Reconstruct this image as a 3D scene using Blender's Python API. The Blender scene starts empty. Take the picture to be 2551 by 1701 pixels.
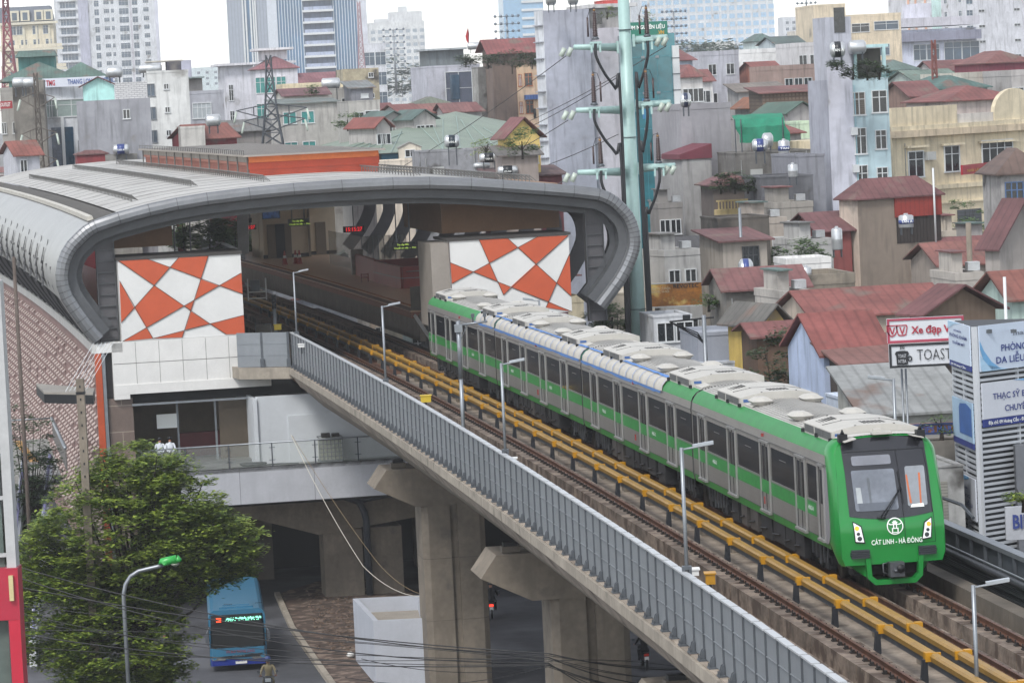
import bpy, bmesh, math, random
from mathutils import Vector, Matrix
random.seed(7)
C = bpy.context.scene
COL = C.collection
HAZE = 0.0002
# ---------------------------------------------------------------- camera, world, sun, exposure
FP, PITCH, ROLL, CX, CY, CZ = 8991.0, 0.06877, 0.04845, 1275.5, 850.5, 24.8   # focal length in photo pixels, tilt, roll
cam = bpy.data.objects.new('camera', bpy.data.cameras.new('camera')); COL.objects.link(cam)
cam.data.sensor_width = 36.0; cam.data.lens = FP/2551.0*36.0
cam.data.clip_start = 1.0; cam.data.clip_end = 6000.0
cam.location = (0, 0, CZ)
cam.rotation_euler = (Matrix.Rotation(math.pi/2-PITCH, 3, 'X') @ Matrix.Rotation(-ROLL, 3, 'Z')).to_euler()
C.camera = cam
C.view_settings.view_transform = 'Standard'; C.view_settings.look = 'None'
C.view_settings.gamma = 1.0; C.view_settings.exposure = 0.9; C.view_settings.use_curve_mapping = False
SUN_EL, SUN_AZ = math.radians(50), math.radians(208)      # azimuth from +Y towards +X : high, behind the camera and to its left
W = bpy.data.worlds.new('World'); C.world = W; W.use_nodes = True
nt = W.node_tree; bg = nt.nodes['Background']
sky = nt.nodes.new('ShaderNodeTexSky'); sky.sky_type = 'NISHITA'; sky.sun_disc = False
sky.sun_elevation = SUN_EL; sky.sun_rotation = SUN_AZ
sky.dust_density = 0.7; sky.air_density = 1.0; sky.ozone_density = 1.0
hsv = nt.nodes.new('ShaderNodeHueSaturation'); hsv.inputs['Saturation'].default_value = 0.3
nt.links.new(sky.outputs[0], hsv.inputs['Color']); nt.links.new(hsv.outputs[0], bg.inputs['Color'])
bg.inputs['Strength'].default_value = 0.15
sl = bpy.data.lights.new('sun', 'SUN'); sl.energy = 1.5; sl.angle = math.radians(14); sl.color = (1, .97, .92)
so = bpy.data.objects.new('sun', sl); COL.objects.link(so)
sd = Vector((math.sin(SUN_AZ)*math.cos(SUN_EL), math.cos(SUN_AZ)*math.cos(SUN_EL), math.sin(SUN_EL)))
so.rotation_euler = sd.to_track_quat('Z', 'Y').to_euler()
so.location = (0, 100, 120)

# ---------------------------------------------------------------- helpers
def ray(px, py):
    a, b = px-CX, py-CY; c, s = math.cos(ROLL), math.sin(ROLL)
    x = (a*c-b*s)/FP; y = -(a*s+b*c)/FP
    return x, math.cos(PITCH)+y*math.sin(PITCH), -math.sin(PITCH)+y*math.cos(PITCH)
def at(px, py, Y):
    x, y, z = ray(px, py); k = Y/y
    return Vector((x*k, Y, CZ+z*k))
def onz(px, py, z):
    x, y, w = ray(px, py); k = (z-CZ)/w
    return Vector((x*k, y*k, z))
PX0, PY0, PA, PK = 5.26289, 107.81714, .14412, -.00039
RZ = 12.0
def head(s): return PA+PK*s
_pc = {}
def path(s, off=0, z=RZ):
    if s not in _pc:
        X, Y, n = PX0, PY0, 24; ds = s/n
        for i in range(n):
            h = PA+PK*(i+.5)*ds; X += math.sin(h)*ds; Y -= math.cos(h)*ds
        _pc[s] = (X, Y)
    X, Y = _pc[s]; h = head(s); o = off+1.4
    return Vector((X+o*math.cos(h), Y+o*math.sin(h), z))
def s_at(px, off, z):
    lo, hi = -110, 34
    for _ in range(40):
        m = (lo+hi)/2; p = path(m, off, z)
        if CX+(p.x*FP/p.y) < 0: pass
        if project(p)[0] < px: lo = m
        else: hi = m
    return lo
def project(p):
    z = p[2]-CZ; zc = p[1]*math.cos(PITCH)-z*math.sin(PITCH); yc = p[1]*math.sin(PITCH)+z*math.cos(PITCH)
    u, v = p[0]/zc*FP, -yc/zc*FP; c, s = math.cos(ROLL), math.sin(ROLL)
    return CX+u*c+v*s, CY-u*s+v*c

def lin(c):
    c = c.lstrip('#'); v = [int(c[i:i+2], 16)/255 for i in (0, 2, 4)]
    return tuple((x/12.92 if x <= .04045 else ((x+.055)/1.055)**2.4) for x in v)
MATS = {}
def mat(name, col, rough=.7, metal=0., var=.12, scale=1.2, streak=0., dirt=None, bump=0., bscale=8., emit=0., spec=.5, trans=0., alpha=1., wave=None, bricks=None):
    """procedural material: base colour with soft noise, optional rain streaks, dirt colour, corrugation or brick joints"""
    if name in MATS: return MATS[name]
    m = bpy.data.materials.new(name); m.use_nodes = True; MATS[name] = m
    t = m.node_tree; N = t.nodes; L = t.links; b = N['Principled BSDF']
    base = lin(col) if isinstance(col, str) else col
    b.inputs['Roughness'].default_value = rough; b.inputs['Metallic'].default_value = metal
    b.inputs['Specular IOR Level'].default_value = spec
    if trans: b.inputs['Transmission Weight'].default_value = trans; b.inputs['IOR'].default_value = 1.1
    if alpha < 1: b.inputs['Alpha'].default_value = alpha
    geo = N.new('ShaderNodeNewGeometry'); pos = geo.outputs['Position']
    out = None
    rgb = N.new('ShaderNodeRGB'); rgb.outputs[0].default_value = (*base, 1); out = rgb.outputs[0]
    def mix(f, a, b_, mode='MIX'):
        x = N.new('ShaderNodeMix'); x.data_type = 'RGBA'; x.blend_type = mode
        if hasattr(f, 'links'): L.new(f, x.inputs[0])
        else: x.inputs[0].default_value = f
        for i, v in ((6, a), (7, b_)):
            if hasattr(v, 'links'): L.new(v, x.inputs[i])
            else: x.inputs[i].default_value = (*v, 1)
        return x.outputs[2]
    def noise(sc, det=4, vec=None, lo=.35, hi=.65):
        n = N.new('ShaderNodeTexNoise'); n.inputs['Scale'].default_value = sc; n.inputs['Detail'].default_value = det
        L.new(vec or pos, n.inputs['Vector'])
        r = N.new('ShaderNodeMapRange'); r.inputs[1].default_value = lo; r.inputs[2].default_value = hi
        L.new(n.outputs[0], r.inputs[0]); return r.outputs[0]
    if var:
        out = mix(noise(scale), out, tuple(max(0, x*(1-var*1.6)) for x in base))
        out = mix(noise(scale*7, 3), out, (1-var*.8,)*3, 'MULTIPLY')
    if streak:
        mp = N.new('ShaderNodeMapping'); mp.inputs['Scale'].default_value = (1, 1, .12); L.new(pos, mp.inputs[0])
        out = mix(noise(3.0, 5, mp.outputs[0], .5, .72), out, tuple(x*(1-streak) for x in base))
    if dirt:
        out = mix(noise(dirt[1], 6, None, dirt[2], dirt[2]+.1), out, lin(dirt[0]))
    if wave:   # (direction vector x,y,z ; period m ; darkness)
        mp = N.new('ShaderNodeVectorMath'); mp.operation = 'DOT_PRODUCT'; mp.inputs[1].default_value = Vector(wave[0]).normalized()
        tc = N.new('ShaderNodeTexCoord'); L.new(tc.outputs['Object'] if len(wave) > 3 else pos, mp.inputs[0])
        q = N.new('ShaderNodeMath'); q.operation = 'MULTIPLY'; q.inputs[1].default_value = 2*math.pi/wave[1]; L.new(mp.outputs['Value'], q.inputs[0])
        s_ = N.new('ShaderNodeMath'); s_.operation = 'SINE'; L.new(q.outputs[0], s_.inputs[0])
        r = N.new('ShaderNodeMapRange'); r.inputs[1].default_value = .55; r.inputs[2].default_value = 1.; L.new(s_.outputs[0], r.inputs[0])
        out = mix(r.outputs[0], out, (1-wave[2],)*3, 'MULTIPLY')
    if bricks:  # (w,h,mortar colour)
        bt = N.new('ShaderNodeTexBrick'); bt.inputs['Scale'].default_value = 1.0
        bt.inputs['Brick Width'].default_value = bricks[0]; bt.inputs['Row Height'].default_value = bricks[1]
        bt.inputs['Mortar Size'].default_value = bricks[3] if len(bricks) > 3 else .015
        bt.offset = bricks[4] if len(bricks) > 4 else .5
        tc = N.new('ShaderNodeTexCoord'); sp = N.new('ShaderNodeSeparateXYZ'); cb = N.new('ShaderNodeCombineXYZ'); ad = N.new('ShaderNodeMath'); ad.operation = 'ADD'
        L.new(tc.outputs['Object'], sp.inputs[0]); L.new(sp.outputs[0], ad.inputs[0]); L.new(sp.outputs[1], ad.inputs[1])
        L.new(ad.outputs[0], cb.inputs[0]); L.new(sp.outputs[2], cb.inputs[1]); L.new(cb.outputs[0], bt.inputs['Vector'])
        out = mix(bt.outputs['Fac'], out, lin(bricks[2]))
    L.new(out, b.inputs['Base Color'])
    if emit: L.new(out, b.inputs['Emission Color']); b.inputs['Emission Strength'].default_value = emit
    if bump:
        n = N.new('ShaderNodeTexNoise'); n.inputs['Scale'].default_value = bscale; n.inputs['Detail'].default_value = 5; L.new(pos, n.inputs['Vector'])
        bp = N.new('ShaderNodeBump'); bp.inputs['Strength'].default_value = bump; bp.inputs['Distance'].default_value = .05
        L.new(n.outputs[0], bp.inputs['Height']); L.new(bp.outputs[0], b.inputs['Normal'])
    return m

INFO = {}   # root name -> inverse world matrix for parts modelled in world space
def tag(o, label=None, cat=None, group=None, kind=None):
    if label: o['label'] = label
    if cat: o['category'] = cat
    if group: o['group'] = group
    if kind: o['kind'] = kind
    return o
def thing(name, label, cat, loc=(0, 0, 0), rz=0., group=None):
    o = bpy.data.objects.new(name, None); COL.objects.link(o); o.empty_display_size = .3
    o.location = loc; o.rotation_euler = (0, 0, rz)
    INFO[o.name] = (Matrix.Translation(Vector(loc)) @ Matrix.Rotation(rz, 4, 'Z'))
    return tag(o, label, cat, group)
class MB:
    """collects shapes; build() links them as one mesh object"""
    def __init__(s): s.v = []; s.f = []; s.m = []; s.sm = []
    def add(s, vs, fs, m=0, smooth=False):
        n = len(s.v); s.v += [tuple(v) for v in vs]
        for f in fs: s.f.append(tuple(i+n for i in f)); s.m.append(m); s.sm.append(smooth)
        return s
    def quad(s, a, b, c, d, m=0): return s.add([a, b, c, d], [(0, 1, 2, 3)], m)
    def box(s, c, d, rz=0., m=0, M=None):
        x, y, z = d[0]/2, d[1]/2, d[2]/2
        vs = [Vector((sx*x, sy*y, sz*z)) for sz in (-1, 1) for sy in (-1, 1) for sx in (-1, 1)]
        R = M if M is not None else Matrix.Rotation(rz, 3, 'Z')
        vs = [R @ v+Vector(c) for v in vs]
        return s.add(vs, [(0, 2, 3, 1), (4, 5, 7, 6), (0, 1, 5, 4), (2, 6, 7, 3), (0, 4, 6, 2), (1, 3, 7, 5)], m)
    def bx(s, x0, x1, y0, y1, z0, z1, m=0): return s.box(((x0+x1)/2, (y0+y1)/2, (z0+z1)/2), (abs(x1-x0), abs(y1-y0), abs(z1-z0)), 0, m)
    def tube(s, pts, r, n=8, m=0, r2=None, cap=True):
        pts = [Vector(p) for p in pts]; k = len(pts); vs = []; up = None
        for i, p in enumerate(pts):
            t = (pts[min(i+1, k-1)]-pts[max(i-1, 0)]).normalized()
            if up is None: up = Vector((0, 0, 1)) if abs(t.z) < .9 else Vector((1, 0, 0))
            a = t.cross(up).normalized(); b = a.cross(t).normalized(); up = b
            rr = r if r2 is None else r+(r2-r)*i/max(1, k-1)
            for j in range(n):
                q = 2*math.pi*j/n; vs.append(p+a*math.cos(q)*rr+b*math.sin(q)*rr)
        fs = [(i*n+j, i*n+(j+1) % n, (i+1)*n+(j+1) % n, (i+1)*n+j) for i in range(k-1) for j in range(n)]
        if cap: fs += [tuple(range(n-1, -1, -1)), tuple(range((k-1)*n, k*n))]
        return s.add(vs, fs, m, n > 5)
    def lathe(s, base, prof, n=16, m=0, axis='Z', smooth=True):
        vs = []
        for r, h in prof:
            for j in range(n):
                q = 2*math.pi*j/n
                v = (r*math.cos(q), r*math.sin(q), h)
                if axis == 'X': v = (v[2], v[0], v[1])
                if axis == 'Y': v = (v[0], v[2], v[1])
                vs.append(Vector(v)+Vector(base))
        k = len(prof)
        fs = [(i*n+j, i*n+(j+1) % n, (i+1)*n+(j+1) % n, (i+1)*n+j) for i in range(k-1) for j in range(n)]
        fs += [tuple(range(n-1, -1, -1)), tuple(range((k-1)*n, k*n))]
        return s.add(vs, fs, m, smooth)
    def prism(s, poly, a, b, m=0, fr=None):
        """poly of 3-D points, extruded by the vector b-a ... poly given as function or list; a,b offsets"""
        n = len(poly); P = [Vector(p) for p in poly]; a = Vector(a); b = Vector(b)
        vs = [p+a for p in P]+[p+b for p in P]
        fs = [tuple(range(n-1, -1, -1)), tuple(range(n, 2*n))]+[(i, (i+1) % n, n+(i+1) % n, n+i) for i in range(n)]
        return s.add(vs, fs, m)
    def sweep(s, prof, ss, m=0, closed=True, smooth=False, cap=True, fn=None):
        """profile of (off,z) points swept along the railway from ss[0] to ss[-1]"""
        n = len(prof); fn = fn or path
        vs = [fn(t, o, z) for t in ss for o, z in prof]; k = len(ss)
        fs = [(i*n+j, i*n+(j+1) % n, (i+1)*n+(j+1) % n, (i+1)*n+j) for i in range(k-1) for j in range(n if closed else n-1)]
        if closed and cap: fs += [tuple(range(n-1, -1, -1)), tuple(range((k-1)*n, k*n))]
        return s.add(vs, fs, m, smooth)
    def build(s, name, mats, parent=None, world=True, label=None, kind=None):
        me = bpy.data.meshes.new(name)
        vs = s.v
        if parent is not None and world:
            r = parent; M = None
            chain = []
            while r is not None: chain.append(r); r = r.parent
            M = INFO.get(chain[-1].name, Matrix.Identity(4))
            for q in chain[:-1][::-1]: M = M @ q.matrix_basis
            Mi = M.inverted(); vs = [tuple(Mi @ Vector(v)) for v in vs]
        me.from_pydata(vs, [], s.f)
        if not isinstance(mats, (list, tuple)): mats = [mats]
        for q in mats: me.materials.append(q)
        me.polygons.foreach_set('material_index', s.m); me.polygons.foreach_set('use_smooth', s.sm)
        me.update()
        bm = bmesh.new(); bm.from_mesh(me); bmesh.ops.recalc_face_normals(bm, faces=bm.faces); bm.to_mesh(me); bm.free()
        o = bpy.data.objects.new(name, me); COL.objects.link(o)
        if parent is not None: o.parent = parent
        if label: o['label'] = label
        if kind: o['kind'] = kind
        return o
def copy_tree(o, parent=None, **kw):
    c = o.copy(); COL.objects.link(c); c.parent = parent
    for ch in list(o.children): copy_tree(ch, c)
    for k, v in kw.items(): c[k] = v
    if parent is None and o.name in INFO: INFO[c.name] = INFO[o.name]
    return c
def place(o, loc, rz):
    o.location = loc; o.rotation_euler = (0, 0, rz); INFO[o.name] = Matrix.Translation(Vector(loc)) @ Matrix.Rotation(rz, 4, 'Z')
FONT = None
def text(name, body, O, U, V, h, m, parent=None, w=None, bold=.0, align='LEFT', thick=.004):
    """lettering as a flat mesh: O = baseline start (world), U = reading direction, V = up, h = cap height in m, w = fitted width"""
    cu = bpy.data.curves.new(name, 'FONT'); cu.body = body; cu.size = 1; cu.extrude = 0; cu.offset = bold; cu.resolution_u = 2
    ob = bpy.data.objects.new(name, cu); COL.objects.link(ob)
    dg = bpy.context.evaluated_depsgraph_get(); dg.update()
    me = bpy.data.meshes.new_from_object(ob.evaluated_get(dg)); bpy.data.objects.remove(ob)
    if len(me.vertices) == 0: return None
    xs = [v.co.x for v in me.vertices]; x0, x1 = min(xs), max(xs)
    sc = h/.72; sx = (w/(x1-x0)) if w else sc
    U = Vector(U).normalized(); V = Vector(V).normalized(); n = U.cross(V)
    off = {'LEFT': 0, 'CENTER': -(x1-x0)*sx/2}[align]
    vs = [Vector(O)+U*((v.co.x-x0)*sx+off)+V*(v.co.y*sc)+n*thick for v in me.vertices]
    fs = [tuple(p.vertices) for p in me.polygons]
    b = MB(); b.add(vs, fs); bpy.data.meshes.remove(me)
    o = b.build(name, m, parent)
    return o
def frange(a, b, n): return [a+(b-a)*i/n for i in range(n+1)]

# ---------------------------------------------------------------- shared materials
conc = mat('concrete', '#857b6e', .85, var=.22, scale=.6, streak=.35, dirt=('#5b5650', .9, .62), bump=.15)
conc_d = mat('concrete_dark', '#6a6258', .85, var=.22, scale=.5, streak=.3, bump=.15)
conc_l = mat('concrete_light', '#a0978a', .85, var=.18, scale=.8, streak=.4, dirt=('#6d665c', 1.3, .6))
slabm = mat('track_slab', '#a89b8d', .9, var=.28, scale=1.2, dirt=('#5e5147', .8, .58), bump=.2)
plinthm = mat('plinth_concrete', '#8b7c6f', .9, var=.35, scale=1.5, dirt=('#4a3c33', 1.6, .5))
rustm = mat('rail_rust', '#6b4632', .55, .3, var=.3, scale=3)
blackm = mat('black_metal', '#1c1e22', .5, .3, var=.1)
darkfab = mat('dark_fastener', '#2a2523', .7, .1, var=.3, scale=6)
galv = mat('galvanised_steel', '#8e9398', .4, .6, var=.1, scale=3)
galv_d = mat('galvanised_dark', '#5b6066', .5, .4, var=.15, scale=3)
yel = mat('yellow_cover', '#9c7830', .5, var=.12, scale=2, dirt=('#8c6a35', 1.5, .6))
yel_b = mat('yellow_cap', '#b98510', .45, var=.08)
white = mat('white_paint', '#d8d8d6', .6, var=.05, scale=.8, streak=.1)
glassd = mat('dark_glass', '#1d2126', .08, .0, var=.1, spec=.9)
# ================================================================ GROUND AND ROADS
asph = mat('asphalt', '#4b4c51', .85, var=.25, scale=.25, dirt=('#55565b', .18, .5), bump=.1)
g = MB(); g.quad((-4000, -200, 0), (4000, -200, 0), (4000, 5500, 0), (-4000, 5500, 0))
tag(g.build('ground', mat('city_ground', '#5f5d58', .95, var=.2, scale=.05)), kind='structure')
g = MB(); g.quad((-30, 60, .02), (60, 60, .02), (40, 420, .02), (-60, 420, .02))
tag(g.build('road', asph), kind='structure')
SV = frange(-240, 62, 70)
# ================================================================ VIADUCT DECK
S0, S1 = -70.0, 46.0
vt = thing('railway_viaduct', 'long weathered concrete viaduct deck carrying both tracks out of the station', 'viaduct', path(-10, -1.8, 9.8))
b = MB()
ss = frange(-69, S1, 46)
b.sweep([(-6.74, 11.66), (-6.74, 12.0), (-6.35, 12.0), (-6.35, 11.35), (2.95, 11.35), (2.95, 11.62), (3.3, 11.62), (3.3, 11.02), (-6.3, 11.02)], ss)
b.build('deck_slab', slabm, vt)
b = MB(); b.sweep([(-6.82, 11.68), (-6.82, 11.97), (-6.743, 11.97), (-6.743, 11.68)], ss)
b.build('edge_beam', conc_l, vt)
for a, c in ((-69, -44.2), (-43.8, -14.7), (-14.3, 14.6), (15, S1)):
    b = MB(); b.sweep([(-6.7, 11.657), (-6.35, 11.1), (-5.2, 10.0), (1.5, 10.0), (3.2, 11.017), (-6.31, 11.017), (-6.32, 11.657)], frange(a, c, 12)); b.build('box_girder', conc, vt)
# short splay joining the viaduct to the station wall
sp_pts = [(-70.8, -9.0), (-70.8, -6.45), (-69, -6.45), (-69, -7.12)]
b = MB(); b.prism([path(s, o, 11.45) for s, o in ((-72, -9.3), (-72, -6.36), (-69, -6.36), (-69, -6.8), (-70.6, -9.1))], (0, 0, 0), (0, 0, .55)); b.build('splay_slab', conc_l, vt)
# track plinths: concrete strips with gaps every few metres
for name, off in (('track_plinth', -4.37), ('track_plinth', -2.93), ('track_plinth', -.72), ('track_plinth', .72)):
    b = MB(); s = -150.
    while s < S1-.5:
        e = min(s+4.6, S1); b.sweep([(off-.42, 11.34), (off-.42, 11.80), (off+.42, 11.80), (off+.42, 11.34)], frange(s, e, 2)); s = e+.1
    b.build(name, plinthm, vt)
b = MB(); b.sweep([(-6.4, 11.2), (-6.4, 11.36), (2.2, 11.36), (2.2, 11.2)], frange(-230, -69.02, 40)); b.build('station_track_bed', mat('brown_dusty_bed', '#7c5643', .95, var=.3), vt)

# ================================================================ RAILS
def rail_prof(o): return [(o-.07, 11.83), (o-.07, 11.86), (o-.012, 11.88), (o-.012, 11.96), (o-.036, 11.975), (o-.036, 12.0), (o+.036, 12.0), (o+.036, 11.975), (o+.012, 11.96), (o+.012, 11.88), (o+.07, 11.86), (o+.07, 11.83)]
def track(c, label):
    t = thing('railway_track', label, 'railway track', path(0, c, 11.83))
    for o in (c-.7175, c+.7175): b = MB(); b.sweep(rail_prof(o), frange(-225, S1, 90)); b.build('rail', rustm, t)
    # fasteners: the hundred largest in view as parts, the far ones as one
    proto = MB(); proto.box((0, 0, -.015), (.34, .16, .03)).box((-.11, 0, .02), (.07, .12, .05)).box((.11, 0, .02), (.07, .12, .05)).tube([(-.14, 0, 0), (-.14, 0, .11)], .016, 5).tube([(.14, 0, 0), (.14, 0, .11)], .016, 5)
    f0 = None; n = 0; rest = MB(); s = S1-.5
    while s > -100:
        for o in ((c-.7175, c+.7175) if c > -2 else (c+.7175,)):
            p = path(s, o, 11.835)
            if n < 100:
                if f0 is None: f0 = proto.build('rail_fastener', darkfab, t, world=False); f = f0
                else: f = f0.copy(); COL.objects.link(f); f.parent = t
                f.location = p-t.location; f.rotation_euler = (0, 0, head(s)); n += 1
            else:
                R = Matrix.Rotation(head(s), 3, 'Z'); rest.add([R @ Vector(v)+p for v in proto.v], proto.f)
        s -= .62
    rest.build('rail_fastener', darkfab, t, kind='stuff')
    return t
track(-3.65, 'near empty railway track with rusty rails beside the noise barrier')
track(0, 'far railway track with rusty rails that the green train stands on')
# third rails
def third(off, side, label):
    t = thing('conductor_rail', label, 'conductor rail', path(0, off, 11.4))
    b = MB(); z = 12.30
    b.sweep([(off-.09, z-.17), (off-.11, z-.05), (off-.07, z), (off+.07, z), (off+.11, z-.05), (off+.09, z-.17), (off+.05, z-.11), (off-.05, z-.11)], frange(-130, S1, 70)); b.build('cover', yel, t)
    b = MB(); b.sweep([(off-.04, z-.32), (off-.04, z-.125), (off+.04, z-.125), (off+.04, z-.32)], frange(-130, S1, 50)); b.build('contact_rail', galv_d, t)
    s = 43.6
    base = None
    while s > -124:
        R = Matrix.Rotation(head(s), 4, 'Z')
        def P(x, y, zz): return path(s, off, 0)+R.to_3x3() @ Vector((x, -y, zz))
        c = MB(); c.box(P(.0, 0, z-.085), (.30, .09, .19), head(s)); c.box(P(side*.13, 0, z-.07), (.16, .2, .2), head(s))
        c.build('joint_cap', yel_b, t)
        q = MB()
        x1 = side*.62
        prof = [(side*.16, z-.12), (side*.26, z-.12), (side*.30, 11.78), (side*.34, 11.70), (side*.62, 11.66), (side*.62, 11.60), (side*.22, 11.60), (side*.15, 11.68)]
        vs = [P(x, -.07, zz) for x, zz in prof]+[P(x, .07, zz) for x, zz in prof]; n = len(prof)
        q.add(vs, [tuple(range(n)), tuple(range(2*n-1, n-1, -1))]+[(i, (i+1) % n, n+(i+1) % n, n+i) for i in range(n)])
        q.build('bracket', mat('bracket_plastic', '#23262c', .45, var=.05), t)
        q = MB(); q.box(P(side*.42, 0, 11.475), (.62, .5, .25), head(s)); q.build('bracket_block', conc, t)
        s -= 4.3
third(-2.12, -1, 'yellow covered power rail nearer the noise barrier')
third(-1.50, 1, 'yellow covered power rail running right alongside the green train')

# ================================================================ NOISE BARRIER (near side)
nb = thing('noise_barrier', 'long grey panel noise barrier along the near edge of the viaduct', 'barrier', path(0, -6.6, 11.6))
panelm = mat('barrier_panel', '#7d8287', .5, .15, var=.08, scale=.6, streak=.12)
panel_t = mat('barrier_panel_top', '#b4b7ba', .45, .2, var=.06)
i = 0; s = S1-.3; brk = None
steps = []
while s > -69.2: steps.append(s); s -= 1.16
off = -6.55
pp = bb = tt = None
for s in steps:
    h = head(s)
    if pp is None:
        q = MB(); q.box((0, 0, .84), (.07, 1.12, 1.6)).box((-.045, 0, .6), (.03, 1.12, .02)).box((-.045, 0, 1.13), (.03, 1.12, .02)); pp = q.build('panel', [panelm], nb, world=False); o = pp
        q = MB(); q.box((0, 0, 1.665), (.17, 1.02, .04)); tt = q.build('panel_cap', panel_t, nb, world=False); o2 = tt
        q = MB(); q.box((-.055, .58, .84), (.04, .05, 1.6)).box((-.1, .58, .02), (.2, .28, .04)); q.prism([(-.05, .51, .04), (-.17, .51, .04), (-.11, .51, .24), (-.05, .51, .28)], (0, 0, 0), (0, .03, 0)).prism([(-.05, .64, .04), (-.17, .64, .04), (-.11, .64, .24), (-.05, .64, .28)], (0, 0, 0), (0, .03, 0)); q.tube([(-.17, .49, .04), (-.17, .49, .12)], .015, 5).tube([(-.17, .67, .04), (-.17, .67, .12)], .015, 5)
        bb = q.build('post', mat('post_grey', '#555a60', .5, .2, var=.1), nb, world=False); o3 = bb
    else:
        if i >= 100: break
        o = pp.copy(); o2 = tt.copy(); o3 = bb.copy()
        for x in (o, o2, o3): COL.objects.link(x); x.parent = nb
    wob = random.uniform(-.012, .012)
    for x in (o, o2, o3): x.location = path(s, off, 12.0)-nb.location; x.rotation_euler = (0, 0, h+wob)
    i += 1
print('barrier panels', i, s)
# two wide panels closing the splay
for a, c in (((-69.4, -6.75), (-70.2, -7.9)), ((-70.25, -7.95), (-71.0, -9.1))):
    A = path(a[0], a[1], 12.02); B = path(c[0], c[1], 12.02); d = (B-A).normalized()*.02
    n = Vector((d.y, -d.x, 0)).normalized()*.03
    q = MB(); q.prism([A+d, B-d, B-d+Vector((0, 0, 1.68)), A+d+Vector((0, 0, 1.68))], -n, n)
    for zz in (.56, 1.12): q.prism([A+d+Vector((0, 0, zz)), B-d+Vector((0, 0, zz)), B-d+Vector((0, 0, zz+.03)), A+d+Vector((0, 0, zz+.03))], -n*1.6, n*1.6)
    q.build('wide_panel', panelm, nb)
    q = MB(); q.box(A+Vector((0, 0, .85)), (.12, .12, 1.7), 0).box(A+Vector((0, -.1, .2)), (.2, .2, .4), 0); q.build('post', galv_d, nb)

# barrier on the far side, dark inside face, with cable trays and hand rail
fb = thing('noise_barrier', 'dark far side barrier right of the train with cable shelves below its rail', 'barrier', path(20, 2.8, 11.4))
dpan = mat('barrier_inner', '#50565c', .5, .2, var=.15, scale=1, streak=.2)
b = MB(); b.sweep([(2.85, 11.35), (2.85, 12.72), (2.9, 12.72), (2.9, 11.35)], frange(-60, S1, 40)); b.build('panel_run', dpan, fb)
b = MB(); b.sweep([(2.74, 12.72), (2.74, 12.84), (3.02, 12.84), (3.02, 12.72)], frange(-60, S1, 40)); b.build('top_rail', galv, fb)
s = S1-.6; k = 0
while s > -30:
    p = path(s, 2.79, 12.03); b = MB(); b.box(p, (.09, .07, 1.36), head(s)); b.build('upright', galv_d, fb); s -= 1.35
b = MB(); b.tube([path(t, 2.45, 12.45) for t in frange(-40, S1, 40)], .025, 6); b.build('hand_rail', galv, fb)
ct = thing('cable_tray', 'stack of black cable shelves with a thick wrapped pipe at the right viaduct edge', 'cable tray', path(20, 2.6, 11.4))
s = S1-.4
trays = MB(); n = 0
while s > 4:
    for zz in (11.5, 11.68, 11.86, 12.04, 12.22):
        b = MB(); b.box(path(s, 2.62, zz), (.36, .06, .03), head(s))
        if n < 100: b.build('shelf_arm', galv_d, ct); n += 1
    s -= 1.1
for zz in (11.56, 11.74, 11.92, 12.10):
    b = MB()
    for o in (2.5, 2.58, 2.68): b.tube([path(t, o+random.uniform(-.01, .01), zz+.02) for t in frange(-30, S1, 60)], .035, 5)
    b.build('cable', mat('black_cable', '#15161a', .5, var=.1), ct)
b = MB(); b.tube([path(t, 2.42, 12.3) for t in frange(-30, S1, 60)], .09, 8); b.build('pipe', mat('grey_pipe', '#34363b', .5, var=.1), ct)
b = MB()
s = -56.
w = thing('cable_trough', 'grey concrete cable trough lying between the train and the far barrier', 'trough', path(20, 2.0, 11.4))
while s < S1-1:
    b = MB(); b.sweep([(1.75, 11.34), (1.75, 11.88), (2.2, 11.88), (2.2, 11.34)], frange(s, min(s+3.0, S1), 2)); b.build('trough_section', conc_d, w); s += 3.03

# ================================================================ PIERS
def pier(s, label, wid=(-4.85, -2.2), zcap=9.8):
    t = thing('viaduct_pier', label, 'pier', path(s, -3.5, 0), head(s), 'concrete piers under the viaduct')
    F = lambda o, d, z: path(s, o, z)+Vector((-math.sin(head(s)), math.cos(head(s)), 0))*d
    prof = [(-5.75, zcap-.35), (-6.3, zcap-1.1), (-4.6, zcap-1.95), (-1.7, zcap-1.95), (2.2, zcap-1.5), (1.9, zcap-.35)]
    b = MB(); b.prism([F(o, -1.25, z) for o, z in prof], (0, 0, 0), F(0, 2.5, 0)-F(0, 0, 0)); b.build('pier_cap', conc, t)
    b = MB(); x0, x1 = wid; m = (x0+x1)/2
    poly = [(x0+.25, -1.2), (m-.16, -1.2), (m-.16, -1.02), (m+.16, -1.02), (m+.16, -1.2), (x1-.25, -1.2), (x1, -.95), (x1, .95), (x1-.25, 1.2), (x0+.25, 1.2), (x0, .95), (x0, -.95)]
    b.prism([F(o, d, 0) for o, d in poly], (0, 0, -.5), (0, 0, zcap-1.94)); b.build('column', conc, t)
    for z in (zcap-4.2, zcap-6.8):
        b = MB(); b.prism([F(m+(o-m)*1.003, d*1.003, z) for o, d in poly], (0, 0, 0), (0, 0, .025)); b.build('pour_joint', conc_d, t)
    for o in (-5.2, -1.8):
        b = MB(); b.box(F(o, -.7, zcap-.22), (.6, .5, .2), head(s)).box(F(o, -.7, zcap-.06), (.45, .4, .12), head(s), 1); b.build('bearing', [conc_d, blackm], t)
pier(-43.6, 'concrete pier left of the other, tall column rising beside the white walled pit', (-4.35, -1.7))
pier(-13.8, 'middle concrete pier with the wet looking road on both of its sides', (-3.95, -1.3))
pier(15.4, 'concrete pier cap showing only its tip at the bottom edge under the viaduct')

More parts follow.
